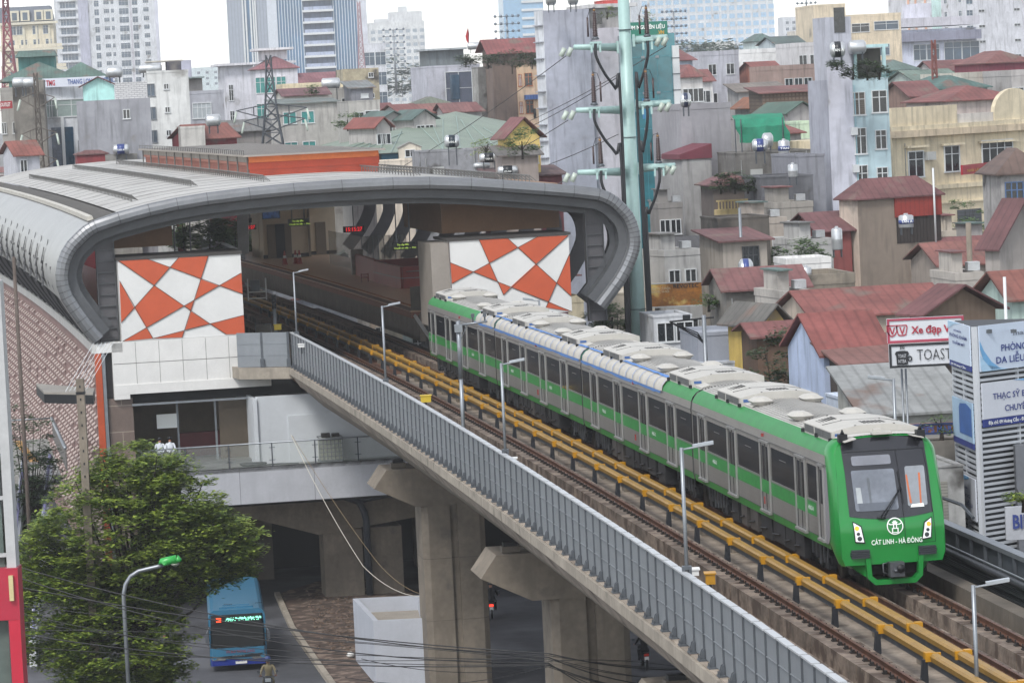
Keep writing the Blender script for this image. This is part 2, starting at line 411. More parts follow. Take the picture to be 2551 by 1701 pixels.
# ================================================================ POLES ON THE VIADUCT
def lamp_post(px, off, h, z0, label, arm=.75, flip=1):
    s = s_at(px, off, z0); p = path(s, off, z0)
    t = thing('track_lamp', label, 'lamp', p, 0, 'lamp posts on the viaduct')
    b = MB(); b.tube([p-Vector((0, 0, .9)), p+Vector((0, 0, h))], .045, 8); b.build('post', galv, t)
    b = MB(); b.box(p+Vector((0, 0, -.1)), (.22, .22, .35)).tube([p+Vector((-.02, -.1, -.9)), p+Vector((0, -.1, 0))], .05, 6, 1); b.build('clamp', [galv_d, blackm], t)
    b = MB(); q = p+Vector((0, 0, h-.05)); e = q+Vector((flip*arm*.97, -.15, .12))
    b.tube([q, e], .025, 6); M = Matrix(((1, 0, 0), (0, 1, 0), (0, 0, 1)))
    b.prism([q+(e-q)*.35+Vector((0, -.09, 0)), e+Vector((0, -.07, 0)), e+Vector((0, .07, 0)), q+(e-q)*.35+Vector((0, .09, 0))], (0, 0, .0), (0, 0, .07)); b.build('lamp_head', mat('lamp_head_grey', '#a9afb5', .35, .4), t)
    return t
lamp_post(739, -6.45, 2.95, 13.72, 'thin lamp post on the barrier next to the black railway signal')
lamp_post(961, -6.45, 2.95, 13.72, 'thin lamp post on the barrier between the signal and the camera pole')
lamp_post(1259, -6.45, 2.75, 13.72, 'thin lamp post on the barrier just right of the camera pole')
lamp_post(1711, -6.45, 2.8, 13.72, 'thin lamp post on the barrier beside the orange box')
lamp_post(2467, -6.45+4.4, 2.3, 11.9, 'thin lamp post at the lower right corner between the tracks')
lamp_post(1350, 2.9, 2.6, 12.9, 'lamp post behind the train in front of the right mural', flip=-1)
lamp_post(1697, 2.9, 2.3, 12.9, 'lamp post behind the train near the grey roof tower', flip=-1)
lamp_post(2238, 2.9, 3.4, 12.9, 'lamp post just behind the driving end of the train roof', flip=-1)
# camera pole
s = s_at(1154, -6.45, 13.7); p = path(s, -6.45, 13.7)
t = thing('camera_pole', 'grey steel pole with a side arm carrying two cameras over the tracks', 'camera pole', p)
b = MB(); b.tube([p-Vector((0, 0, .9)), p+Vector((0, 0, 1.6))], .065, 8).tube([p+Vector((0, 0, 1.6)), p+Vector((0, 0, 3.55))], .075, 8).box(p+Vector((0, 0, 3.3)), (.26, .26, .25)); b.build('post', galv, t)
b = MB(); a0 = p+Vector((0, 0, 3.4)); a1 = p+Vector((.98, -.2, 3.5)); b.tube([a0, a1], .04, 6).tube([p+Vector((0, 0, 2.8)), p+Vector((.3, -.05, 3.4))], .02, 5); b.build('arm', galv, t)
for x in (.5, .9): b = MB(); b.box(p+Vector((x, -.15, 3.72)), (.12, .2, .12)).tube([p+Vector((x, -.1, 3.45)), p+Vector((x, -.1, 3.68))], .03, 5); b.build('camera', galv_d, t)
# signal, yellow boxes
yb = mat('bright_yellow', '#d8bc3a', .45, var=.06)
s = s_at(689, -5.6, 12.2); p = path(-84, -5.0, 11.4); p = at(687, 838, 184); base = Vector((p.x, p.y, 11.4))
t = thing('railway_signal', 'black railway signal lamp on a grey post by the start of the barrier', 'signal', base)
b = MB(); b.tube([base, base+Vector((0, 0, 3.0))], .09, 8); b.build('post', galv, t)
b = MB(); b.box(base+Vector((0, 0, 3.35)), (.22, .22, .72)); [b.tube([base+Vector((0, -.1, 3.1+.22*k)), base+Vector((0, -.26, 3.12+.22*k))], .08, 8) for k in range(3)]; b.build('signal_head', blackm, t)
def ybox(px, py, Y, w, h, label, m=yb, z0=11.4):
    p = at(px, py, Y); t = thing('trackside_box', label, 'box', (p.x, p.y, z0))
    b = MB(); b.box((p.x, p.y, p.z), (w, .35, h)).box((p.x, p.y, p.z+h/2+.01), (w+.06, .41, .03)); b.build('case', m, t)
    b = MB(); b.tube([(p.x, p.y, z0), (p.x, p.y, p.z-h/2)], .04, 6); b.build('stand', galv_d, t)
ybox(692, 815, 183.5, .36, .26, 'small yellow box on the post below the black signal')
ybox(1061, 993, 147, .42, .26, 'yellow trackside box near the camera pole by the near track')
ybox(1769, 1440, 83.6, .22, .24, 'orange trackside box behind the barrier beside a lamp post', yel_b)
ybox(1730, 1424, 87, .2, .14, 'small pale box on top of the barrier beside the orange box', white, 13.0)
ybox(1279, 1146, 110, .2, .12, 'small pale box on the barrier right of the camera pole', white, 13.0)
ybox(751, 861, 170, .3, .14, 'small pale box on the barrier near the signal', white, 13.0)
# yellow dropped tool between the rails
p = onz(2440, 1593, 11.42)
t = thing('track_gauge_tool', 'yellow handled track tool lying across the near right rails', 'tool', p, .12)
b = MB(); b.box((0, 0, .06), (.62, .06, .07)); b.build('handle', yel_b, t, world=False)
b = MB(); b.box((-.42, 0, .03), (.3, .04, .03)).box((-.6, 0, .05), (.05, .12, .12)); b.build('blade', galv, t, world=False)
b = MB()
for s, o in ((22, -5.1), (-2, -5.2), (12, -3.3)):
    pass
# short black anchor rods standing on the slab
rodm = blackm; r0 = None
for k, s in enumerate([42-4.3*j for j in range(18)]):
    p = path(s, -2.55, 11.35)
    if r0 is None:
        t = thing('anchor_rods', 'pair of short black anchor rods standing on the slab beside the near rail', 'rods', p, 0, 'black anchor rods along the near rail')
        b = MB(); b.tube([(0, 0, 0), (0, 0, .32)], .018, 5).tube([(.1, .04, 0), (.1, .04, .27)], .018, 5).box((.05, .02, .1), (.16, .05, .04)); b.build('rod_pair', rodm, t, world=False); r0 = t
    else: c = copy_tree(r0); place(c, p, 0)
# ================================================================ TRAIN  (car local frame: x forward, y left, z above rail)
steel = mat('brushed_steel', '#8d8a86', .38, .55, var=.06, scale=1.5, wave=((0, 0, 1), .12, .05))
steel_d = mat('steel_frame', '#b9b9b8', .3, .7, var=.05)
roofm = mat('train_roof', '#c4c2bd', .6, .1, var=.08, scale=1)
roof_rib = mat('train_roof_rib', '#a5a39f', .6, .1, var=.08)
green = mat('train_green', '#0f7a30', .28, var=.03, spec=.6)
green_o = mat('train_green_aged', '#2f8042', .6, var=.12, scale=2.5)
stripe = mat('train_stripe', '#1f7f35', .4, var=.14, scale=4)
film = mat('plastic_film', '#b3aea4', .45, var=.08, scale=3)
bluet = mat('blue_tape', '#4f7fc0', .6, var=.1)
win = mat('train_window', '#2b2d33', .07, .0, var=.25, scale=.7, spec=.9)
gap = mat('door_gap', '#17181b', .6)
under = mat('underframe', '#26262a', .7, .3, var=.4, scale=2)
acm = mat('ac_white', '#b3b0a9', .55, var=.06)
acg = mat('ac_grille', '#6c6d6e', .5, .4, var=.1, wave=((0, 0, 1), .045, .5))
blackp = mat('black_gloss', '#202126', .2, var=.03, spec=.7)
decal = mat('white_decal', '#e8ebe8', .5, var=.0)
train = thing('metro_train', 'four-car green and silver metro train standing on the viaduct outside the station', 'metro train', path(0, 0, RZ))
def side_prof():    # half section: y outward, z
    return [(1.36, .95), (1.40, 1.2), (1.40, 3.05), (1.37, 3.30), (1.31, 3.44), (1.20, 3.56), (1.05, 3.64), (.7, 3.72), (0, 3.78)]
def make_car(s0, s1, doors, acs, vents, kind, nums):
    """kind: head / mid / tail"""
    A = path(s0, 0, RZ); B = path(s1, 0, RZ); d = (B-A); L = d.length; d.normalize(); left = Vector((d.y, -d.x, 0))
    def T(x, y, z): return A+d*x+left*y+Vector((0, 0, z))
    x0, x1 = .12, L-.12
    if kind == 'head': x1 = 17.75
    if kind == 'tail': x0 = .4
    b = MB(); P = side_prof(); full = [(-y, z) for y, z in P]+[(y, z) for y, z in P[::-1][1:]]
    n = len(full)
    def shell(mb, pts, xa, xb, m=0, smooth=False):
        k = len(pts); vs = [T(xa, -y, z) for y, z in pts]+[T(xb, -y, z) for y, z in pts]
        mb.add(vs, [(i, i+1, k+i+1, k+i) for i in range(k-1)], m, smooth)
    car = None
    # body : lower skirt (green), silver side, roof
    for sgn in (1, -1):
        side = [(sgn*1.36, .95), (sgn*1.395, 1.17)]; shell(b, side, x0, x1, 1)
        shell(b, [(sgn*1.395, 1.17), (sgn*1.40, 1.2), (sgn*1.40, 3.05), (sgn*1.37, 3.3)], x0, x1, 0)
        shell(b, [(sgn*1.37, 3.3), (sgn*1.31, 3.44), (sgn*1.20, 3.56), (sgn*1.05, 3.64)], x0, x1, 2, True)
    shell(b, [(-1.05, 3.64), (-.7, 3.72), (0, 3.78), (.7, 3.72), (1.05, 3.64)], x0, x1, 3, True)
    shell(b, [(-1.36, .95), (1.36, .95)], x0, x1, 4)
    ends = [(-y, z) for y, z in P]+[(y, z) for y, z in P[::-1][1:]]
    if kind != 'head': pass
    vs = [T(x0, y, z) for y, z in ends]; b.add(vs, [tuple(range(len(vs)))], 4)
    vs = [T(x1, y, z) for y, z in ends]; b.add(vs, [tuple(range(len(vs)))], 4)
    car = b.build('car_body', [steel, stripe, mat('shoulder_green', '#157a34', .5, var=.1, scale=2) if kind == 'head' else green_o, roofm, under], train)
    def part(name, mb, mats): return mb.build(name, mats, car)
    # roof ribs running along the car
    b = MB()
    for j in range(22):
        y = -1.0+j*2.0/21; z = 3.64+.14*(1-(y/1.05)**2)+.004
        b.prism([T(x0, y-.016, z), T(x0, y+.016, z), T(x0, y+.016, z+.02), T(x0, y-.016, z+.02)], (0, 0, 0), d*(x1-x0))
    part('roof_ribs', b, roof_rib)
    lines = MB()
    for sgn in (1, -1):
        # stripe, cantrail line
        y = sgn*1.402
        m = MB(); m.prism([T(x0, y, 1.64), T(x0, y, 1.99), T(x1 if kind != 'head' else 16.4, y, 1.99), T(x1 if kind != 'head' else 16.4, y, 1.64)], (0, 0, 0), left*(sgn*.004)); part('side_stripe', m, stripe)
        lines.prism([T(x0, y, 3.06), T(x0, y, 3.085), T(x1, y, 3.085), T(x1, y, 3.06)], (0, 0, 0), left*(sgn*.012))
        lines.prism([T(x0, y, 1.165), T(x0, y, 1.18), T(x1, y, 1.18), T(x1, y, 1.165)], (0, 0, 0), left*(sgn*.004))
        edges = []
        for (a, c) in doors:
            edges.append((a, c))
            y2 = y+sgn*.006
            m = MB()
            def pl(xa, xb, za, zb, mi, th=.01, yy=y2): m.prism([T(xa, yy, za), T(xb, yy, za), T(xb, yy, zb), T(xa, yy, zb)], (0, 0, 0), left*(sgn*th), mi)
            narrow = c-a < .9
            pl(a, c, 1.18, 3.0, 0, .004)
            f = part('door', m, [steel])
            m = MB()
            pl(a-.05, a, 1.15, 3.06, 0, .05); pl(c, c+.05, 1.15, 3.06, 0, .05); pl(a-.05, c+.05, 3.0, 3.06, 0, .05); pl(a-.05, c+.05, 1.1, 1.16, 0, .09)
            m.build('door_frame', steel_d, f)
            mid = (a+c)/2
            m = MB()
            if narrow: pl(a+.14, c-.14, 2.05, 2.92, 0, .012)
            else: pl(a+.16, mid-.1, 1.98, 2.92, 0, .012); pl(mid+.1, c-.16, 1.98, 2.92, 0, .012)
            m.build('door_window', win, f)
            m = MB()
            if not narrow: pl(mid-.02, mid+.02, 1.18, 3.0, 0, .014)
            pl(a+.02, a+.07, 1.18, 3.0, 0, .014)
            m.build('door_seal', gap, f)
            pl
            m = MB(); pl(a, c, 1.64, 1.99, 0, .016); 
            if not narrow: part('door_stripe', m, stripe)
        xs = sorted(edges)
        prev = x0+.15
        for (a, c) in xs+[(x1+.25, 0)]:
            if kind == 'head' and a > 17.6: break
            wa, wb = prev, a-.17
            if wb-wa > .5:
                m = MB(); m.prism([T(wa, y, 2.06), T(wb, y, 2.06), T(wb, y, 2.95), T(wa, y, 2.95)], (0, 0, 0), left*(sgn*.012)); w_ = part('side_window', m, win)
                m = MB()
                for (xa, xb, za, zb) in ((wa-.03, wb+.03, 2.95, 2.985), (wa-.03, wb+.03, 2.02, 2.06)):
                    m.prism([T(xa, y, za), T(xb, y, za), T(xb, y, zb), T(xa, y, zb)], (0, 0, 0), left*(sgn*.02))
                if wb-wa > 2.2: m.prism([T((wa+wb)/2-.4, y, 2.7), T((wa+wb)/2+.4, y, 2.7), T((wa+wb)/2+.4, y, 2.715), T((wa+wb)/2-.4, y, 2.715)], (0, 0, 0), left*(sgn*.014))
                m.build('window_frame', steel, w_)
            prev = c+.17
        # panel joints and little marks
        for a, c in xs:
            lines.prism([T(c+.14, y, 1.0), T(c+.155, y, 1.0), T(c+.155, y, 2.02), T(c+.14, y, 2.02)], (0, 0, 0), left*(sgn*.003))
    part('body_lines', lines, mat('panel_line', '#5c5c5c', .5))
    m = MB(); y = 1.405
    for x in (L*.52,):
        m.box(T(x, y, 3.2), (.09, .04, .09)).box(T(x+.0, y, 1.42), (.07, .03, .2))
    part('side_marker', m, mat('red_mark', '#8a2f2c', .5))
    for x, s_ in nums:
        text('car_number', s_, T(x, 1.412, 1.76), -d*-1, (0, 0, 1), .12, decal, car)
    # AC units
    for (xa, xb) in acs:
        b = MB(); w = 1.13
        def ring(x): return [T(x, y, z) for y, z in ((-w, 3.6), (-w, 3.86), (-w+.12, 3.9), (-.45, 4.0), (.45, 4.0), (w-.12, 3.9), (w, 3.86), (w, 3.6))]
        r = ring(xa)+ring(xb); b.add(r, [(i, i+1, 8+i+1, 8+i) for i in range(7)]+[tuple(range(8)), tuple(range(15, 7, -1))])
        ac = b.build('air_conditioner', acm, car)
        b = MB()
        for sg in (1, -1):
            b = MB()
            for xx, ww in ((xa+.18, 1.0), (xa+1.35, .9), (xa+2.3, .8)):
                if xx+ww < xb: b.prism([T(xx, sg*(w+.003), 3.65), T(xx+ww, sg*(w+.003), 3.65), T(xx+ww, sg*(w+.003), 3.84), T(xx, sg*(w+.003), 3.84)], (0, 0, 0), left*(sg*.01))
            b.build('grille', acg, ac)
        b = MB()
        for ix in range(4):
            for iy in range(6):
                for q in ((xa+.55),):
                    b.box(T(q+ix*.16, .52+iy*.075, 3.998-iy*.0165), (.1, .055, .012), math.atan2(d.y, d.x))
                b.box(T(xb-.5-ix*.16, -.35+iy*.1, 4.003), (.1, .06, .012), math.atan2(d.y, d.x))
        b.build('vent_holes', gap, ac)
        b = MB()
        for x in (xa+.05, (xa+xb)/2, xb-.05):
            for sg in (1, -1): b.box(T(x, sg*.5, 3.995), (.05, .05, .02)).box(T(x, sg*1.16, 3.66), (.1, .1, .1), 0, 1)
        b.prism([T((xa+xb)/2, -1.0, 3.915), T((xa+xb)/2, -.45, 4.006), T((xa+xb)/2, .45, 4.006), T((xa+xb)/2, 1.0, 3.915), T((xa+xb)/2, 1., 3.88), T((xa+xb)/2, -1., 3.88)], (0, 0, 0), d*.02)
        b.build('bolts', blackm, ac)
        b = MB(); b.prism([T(xb+.004, .82, 3.74), T(xb+.004, 1.05, 3.74), T(xb+.004, 1.05, 3.82), T(xb+.004, .82, 3.82)], (0, 0, 0), d*.008); b.build('label_plate', mat('blue_plate', '#3c5f96', .5), ac)
        # smooth ramp panel round the unit
        b = MB()
        for sg in (1, -1):
            b.prism([T(xa-.8, sg*1.02, 3.665), T(xb+.9, sg*1.02, 3.665), T(xb+.9, sg*.72, 3.735), T(xa-.8, sg*.72, 3.735)], (0, 0, .004), (0, 0, .03))
        part('roof_apron', b, mat('roof_apron', '#b9b6b0', .6, var=.06))
    for x in vents:
        for y in (.72, -.72):
            b = MB(); z = 3.72
            ringp = [(-.38, -.3), (.38, -.3), (.5, 0), (.38, .3), (-.38, .3), (-.5, 0)]
            lo = [T(x+u*.75, y+v*.6, z) for u, v in ringp]; md = [T(x+u, y+v, z+.12) for u, v in ringp]; hi = [T(x+u*.55, y+v*.5, z+.22) for u, v in ringp]
            b.add(lo+md+hi, [(i, (i+1) % 6, 6+(i+1) % 6, 6+i) for i in range(6)]+[(6+i, 6+(i+1) % 6, 12+(i+1) % 6, 12+i) for i in range(6)]+[(12, 13, 14, 15, 16, 17)])
            part('roof_vent', b, acm)
    # underframe: bogies, boxes
    for xb in (2.4, L-2.4 if kind != 'head' else 15.2):
        b = MB()
        for sg in (1, -1):
            b.box(T(xb, sg*1.02, .52), (2.9, .16, .22), math.atan2(d.y, d.x)).box(T(xb, sg*1.05, .75), (.6, .25, .35), math.atan2(d.y, d.x))
            for q in (-1.1, 1.1): b.box(T(xb+q, sg*1.05, .42), (.38, .22, .3), math.atan2(d.y, d.x)); b.tube([T(xb+q*.6, sg*1.12, .3), T(xb+q*.6, sg*1.12, .95)], .05, 6)
            for q in range(7): b.tube([T(xb-1.3+q*.42, sg*1.15, .3+random.random()*.3), T(xb-1.2+q*.42, sg*1.17, .95)], .03, 5, 1)
        b.box(T(xb, 0, .55), (.5, 2.1, .25), math.atan2(d.y, d.x))
        bg_ = part('bogie', b, [under, galv_d])
        for q in (-1.1, 1.1):
            for sg in (1, -1):
                b = MB(); c0 = T(xb+q, sg*.72, .42); b.tube([c0-left*.07, c0+left*.07], .42, 18); b.build('wheel', mat('wheel_steel', '#3a3836', .4, .6), bg_)
    b = MB(); x = 5.2
    random.seed(int(s0)+99)
    while x < L-5.4:
        ln = random.uniform(.5, 1.5)
        for sg in (1, -1):
            zz = random.uniform(.3, .45); b.box(T(x+ln/2, sg*1.1, (zz+.95)/2), (ln, .45, .95-zz), math.atan2(d.y, d.x), random.choice((0, 0, 1)))
            b.tube([T(x, sg*1.35, .55), T(x+ln*.6, sg*1.35, .62)], .03, 5)
        x += ln+random.uniform(.08, .5)
    b.box(T(L/2, 0, .8), (L-9.5, 1.9, .2), math.atan2(d.y, d.x))
    part('underfloor_box', b, [under, mat('under_box', '#4a4644', .6, .2, var=.3)])
    return car, T, d, left, L, part
dm = [(2.05, 3.3), (6.6, 7.85), (11.15, 12.4), (15.75, 17.0)]
dh = [(1.2, 2.2), (5.5, 6.55), (9.9, 11.0), (14.25, 15.35), (16.85, 17.42)]
joints = [-58.9, -39.4, -19.5, 0.0, 19.6]
car, T, d, left, L, part = make_car(joints[0], joints[1], [(1.5, 2.75), (6.0, 7.3), (10.75, 12.05), (15.4, 16.7)], [(1.3, 4.6), (14.9, 18.2)], [5.6, 12.9], 'tail', [(.75, '04'), (13.2, 'HN03-04')])
make_car(joints[1], joints[2], dm, [(3.1, 6.8), (14.6, 18.0)], [7.6, 12.6], 'mid', [(4.0, 'HN03-03'), (13.0, 'HN03-03')])
make_car(joints[2], joints[3], dm, [(3.1, 6.8), (14.9, 18.4)], [7.9, 12.6], 'mid', [(4.1, 'HN03-02'), (13.1, 'HN03-02')])
car, T, d, left, L, part = make_car(joints[3], joints[4], dh, [(2.75, 6.1), (14.1, 17.3)], [6.9, 11.9], 'head', [(3.1, 'HN03-01'), (15.55, 'HN03-01')])
# gangway bellows between cars
for s in joints[1:4]:
    b = MB(); h = head(s)
    pr = [(1.36, .98), (1.385, 1.2), (1.385, 3.05), (1.35, 3.3), (1.18, 3.56), (.7, 3.70), (0, 3.76)]
    full = [(-y, z) for y, z in pr]+[(y, z) for y, z in pr[::-1][1:]]
    for dd in (-.10, .10):
        b.add([path(s+dd, y, RZ+z) for y, z in full]+[path(s+dd, y*.97, RZ+(z-2)*.985+2) for y, z in full], [(i, i+1, len(full)+i+1, len(full)+i) for i in range(len(full)-1)])
    k = len(full); b.add([path(s-.13, y, RZ+z) for y, z in full]+[path(s+.13, y, RZ+z) for y, z in full], [(i, i+1, k+i+1, k+i) for i in range(k-1)])
    b.build('gangway', mat('gangway_rubber', '#4a4946', .7, var=.1), train)
# protective film over the shoulder of the middle cars (x ranges measured along the train)
def film_on(sa, sb, group):
    b = MB(); bl = MB(); pr = [(1.378, 3.27), (1.345, 3.44), (1.235, 3.575), (1.05, 3.67)]; ss_ = frange(sa, sb, max(1, int((sb-sa)/.6)))
    off = lambda y, z: (-(y+.012), RZ+z+.012)
    jo = [j for j in joints if sa-.1 <= j <= sb+.1]
    def pt(s, y, z):
        for a, c in zip(joints, joints[1:]):
            if a <= s <= c:
                A = path(a, 0, RZ); B = path(c, 0, RZ); return A+(B-A)*((s-a)/(c-a))+Vector(((B-A).normalized().y, -(B-A).normalized().x, 0))*y+Vector((0, 0, z))
    vs = [pt(s, y+.008+random.uniform(0, .008), z+.006) for s in ss_ for y, z in pr]; n = 4
    b.add(vs, [(i*n+j, i*n+j+1, (i+1)*n+j+1, (i+1)*n+j) for i in range(len(ss_)-1) for j in range(3)], 0, True)
    o = b.build('protective_film', film, train)
    for i, s in enumerate(ss_):
        if i % 2 == 0: bl.add([pt(min(max(s+q, sa), sb), y+.04, z+.02) for q in (-.03, .03) for y, z in pr], [(0, 1, 5, 4), (1, 2, 6, 5), (2, 3, 7, 6)])
    for (y, z, y2, z2) in ((1.40, 3.2, 1.405, 3.29), (1.10, 3.68, .98, 3.70)):
        w1 = [random.uniform(-.02, .03) for _ in ss_]
        bl.add([pt(s, y+.03, z+w) for s, w in zip(ss_, w1)]+[pt(s, y2+.03, z2) for s in ss_], [(i, i+1, len(ss_)+i+1, len(ss_)+i) for i in range(len(ss_)-1)])
    bl.build('blue_tape', bluet, o)
film_on(-44.4, -39.6, 0); film_on(-39.2, -19.7, 0); film_on(-19.3, -4.6, 0)

# ---------------- front of the driving car
# body outline on the face (y half widths by height) and nose sections
x_a = 17.7
def fx(z): return 18.70-max(0, z-1.55)*.30-max(0, z-2.9)*.25
def sec(x, k, zb, zt, hw, rt, taper=0.):
    """rounded section outline at car position x: list of points going from bottom left over the roof to bottom right"""
    pts = []
    zs = [zb, zb+.25, zb+.6, 2.0, 2.6, zt-rt]
    for z in zs: pts.append((hw*(1-taper*max(0, (z-2.0)))-(.10 if z == zb else 0), z))
    for q in (18, 36, 54, 72): a = math.radians(q); pts.append((hw*(1-taper*(zt-2.0))-rt+rt*math.cos(a), zt-rt+rt*math.sin(a)))
    w = pts[-1][0]
    for f in (.75, .5, .25): pts.append((w*f, zt+.05*(1-f*f)))
    full = [(-y, z) for y, z in pts]+[(0, zt+.055)]+[(y, z) for y, z in pts[::-1]]
    return [T(min(x, fx(z)-(18.5-x)*.6), -y, z) for y, z in full]
S = [sec(17.70, 0, .93, 3.73, 1.402, .42), sec(17.98, 0, .80, 3.73, 1.41, .46), sec(18.22, 0, .66, 3.73, 1.405, .40, .025), sec(18.42, 0, .62, 3.72, 1.39, .34, .05)]
n = len(S[0])
# slanted face: bottom further forward than top
def fx(z): return 18.70-max(0, z-1.55)*.30-max(0, z-2.9)*.25
F_ = []
for (p, q) in zip(S[3], range(n)):
    y = (p-T(0, 0, 0)).dot(left); z = p.z-RZ
    F_.append(T(fx(z), y*.96, .62+(z-.62)*.992))
b = MB()
allS = S+[F_]
vs = [p for s_ in allS for p in s_]
b.add(vs, [(i*n+j, i*n+j+1, (i+1)*n+j+1, (i+1)*n+j) for i in range(len(allS)-1) for j in range(n-1)], 0, True)
nose = b.build('nose_shell', green, car)
# the face itself is a grid over the outline so that it can be split into black and green zones
def face_w(z):   # half width of the face at height z
    pts = [((p-T(0, 0, 0)).dot(left), p.z-RZ) for p in F_[:n//2+1]]
    pts = sorted([(z_, abs(y_)) for y_, z_ in pts])
    for (za, ya), (zb, yb_) in zip(pts, pts[1:]):
        if za <= z <= zb: return ya+(yb_-ya)*(z-za)/max(1e-6, zb-za)
    return pts[0][1] if z < pts[0][0] else pts[-1][1]
def fp(y, z, dx=0.): return T(fx(z)+.05*(1-(y/1.35)**2)+dx, y, z)
def facepatch(z0, z1, wl, wr, mb, m, dx=0., nz=14, ny=14):
    vs = []
    for i in range(nz+1):
        z = z0+(z1-z0)*i/nz; L_, R_ = wl(z), wr(z)
        for j in range(ny+1): vs.append(fp(L_+(R_-L_)*j/ny, z, dx))
    mb.add(vs, [(i*(ny+1)+j, i*(ny+1)+j+1, (i+1)*(ny+1)+j+1, (i+1)*(ny+1)+j) for i in range(nz) for j in range(ny)], m, True)
zt = max(p.z for p in F_)-RZ-.004
b = MB(); facepatch(.64, zt, lambda z: face_w(z), lambda z: -face_w(z), b, 0, -.03, 30, 14); b.build('front_panel', green, car)
# black mask with curved lower edge  (y>0 is the left side seen from the picture's left)
def maskw(z): return min(1.07, face_w(z)-.02)
b = MB(); nz, ny = 24, 20; vs = []
for i in range(nz+1):
    for j in range(ny+1):
        t_ = j/ny; 
        zlow = 1.86-.10*(1-(2*t_-1)**2)
        z = zlow+(zt-.01-zlow)*i/nz; w_ = maskw(z)
        vs.append(fp(w_*(1-2*t_), z, -.012))
b.add(vs, [(i*(ny+1)+j, i*(ny+1)+j+1, (i+1)*(ny+1)+j+1, (i+1)*(ny+1)+j) for i in range(nz) for j in range(ny)], 0, True)
mask = b.build('black_mask', blackp, car)
def panel(name, corners, m, par, dx=.006, nn=6):
    """quad patch on the face from four (y,z) corners"""
    b = MB(); a, c, e, f = corners; vs = []
    for i in range(nn+1):
        for j in range(nn+1):
            u, v = j/nn, i/nn
            y = (a[0]*(1-u)+c[0]*u)*(1-v)+(f[0]*(1-u)+e[0]*u)*v; z = (a[1]*(1-u)+c[1]*u)*(1-v)+(f[1]*(1-u)+e[1]*u)*v
            vs.append(fp(y, z, dx))
    b.add(vs, [(i*(nn+1)+j, i*(nn+1)+j+1, (i+1)*(nn+1)+j+1, (i+1)*(nn+1)+j) for i in range(nn) for j in range(nn)], 0, True)
    return b.build(name, m, par)
def rounded(name, y0, y1, z0, z1, m, par, dx=.006, r=.05, sk=0.):
    """rounded rectangle patch"""
    pts = []
    for (cy, cz, a0) in ((y1+r, z0+r, 270), (y1+r, z1-r, 180), (y0-r, z1-r, 90), (y0-r, z0+r, 0)):
        for q in range(5):
            a = math.radians(a0+ (-q*22.5)); 
            pts.append((cy+r*math.cos(a), cz+r*math.sin(a)))
    pts = [(y+sk*(z-z0), z) for y, z in pts]
    cyc = [sum(p[0] for p in pts)/len(pts), sum(p[1] for p in pts)/len(pts)]
    b = MB(); vs = [fp(cyc[0], cyc[1], dx)]+[fp(y, z, dx) for y, z in pts]; k = len(pts)
    mid = [fp((y+cyc[0])/2, (z+cyc[1])/2, dx) for y, z in pts]
    b.add([vs[0]]+mid+vs[1:], [(0, 1+i, 1+(i+1) % k) for i in range(k)]+[(1+i, 1+k+i, 1+k+(i+1) % k, 1+(i+1) % k) for i in range(k)], 0, True)
    return b.build(name, m, par)
wind = mat('windscreen_glass', '#737983', .12, var=.18, scale=1.2, spec=.8)
wind2 = mat('windscreen_glass_light', '#8b9096', .15, var=.12, scale=1.5, spec=.7)
rounded('destination_window', .86, -.14, 3.08, 3.31, mat('destination_glass', '#777a82', .25, var=.1), mask)
ws = rounded('windscreen', .90, -.20, 1.98, 2.97, wind, mask, .006, .05, .02)
dw = rounded('door_window', -.44, -.95, 2.03, 3.0, wind2, mask, .006, .05, -.02)
# things seen through the glass: orange straps and a white desk
ora = mat('orange_strap', '#c4683a', .6)
panel('strap', ((-.50, 2.1), (-.55, 2.1), (-.50, 2.8), (-.46, 2.8)), ora, dw, .010); panel('strap', ((-.76, 2.08), (-.80, 2.08), (-.84, 2.83), (-.79, 2.83)), ora, dw, .010)
panel('desk', ((-.50, 2.0), (-.86, 2.0), (-.84, 2.09), (-.54, 2.07)), decal, dw, .010)
panel('dashboard', ((.80, 1.97), (-.16, 1.97), (-.15, 2.17), (.82, 2.17)), mat('dash_grey', '#565c66', .5, var=.1), ws, .009)
panel('cab_panel', ((.84, 2.17), (.70, 2.17), (.72, 2.55), (.84, 2.55)), mat('cab_light', '#a9afb2', .5), ws, .009); panel('cab_pillar', ((.52, 2.17), (.47, 2.17), (.47, 2.78), (.54, 2.78)), mat('cab_grey', '#5f656c', .5), ws, .009)
# escape door outline and mask line
b = MB()
def strip(pts, w=.012, dx=.009):
    for (y0, z0), (y1, z1) in zip(pts, pts[1:]):
        k = 6
        for i in range(k):
            a_ = (y0+(y1-y0)*i/k, z0+(z1-z0)*i/k); c_ = (y0+(y1-y0)*(i+1)/k, z0+(z1-z0)*(i+1)/k)
            dy, dz = c_[0]-a_[0], c_[1]-a_[1]; l = math.hypot(dy, dz); oy, oz = -dz/l*w/2, dy/l*w/2
            b.add([fp(a_[0]-oy, a_[1]-oz, dx), fp(c_[0]-oy, c_[1]-oz, dx), fp(c_[0]+oy, c_[1]+oz, dx), fp(a_[0]+oy, a_[1]+oz, dx)], [(0, 1, 2, 3)])
strip([(-.30, 3.42), (-.30, 1.12), (-1.08, 1.12), (-1.06, 1.95), (-1.02, 3.42)]); strip([(1.05, 3.42), (-1.03, 3.42)])
b.build('escape_door_outline', blackm, car)
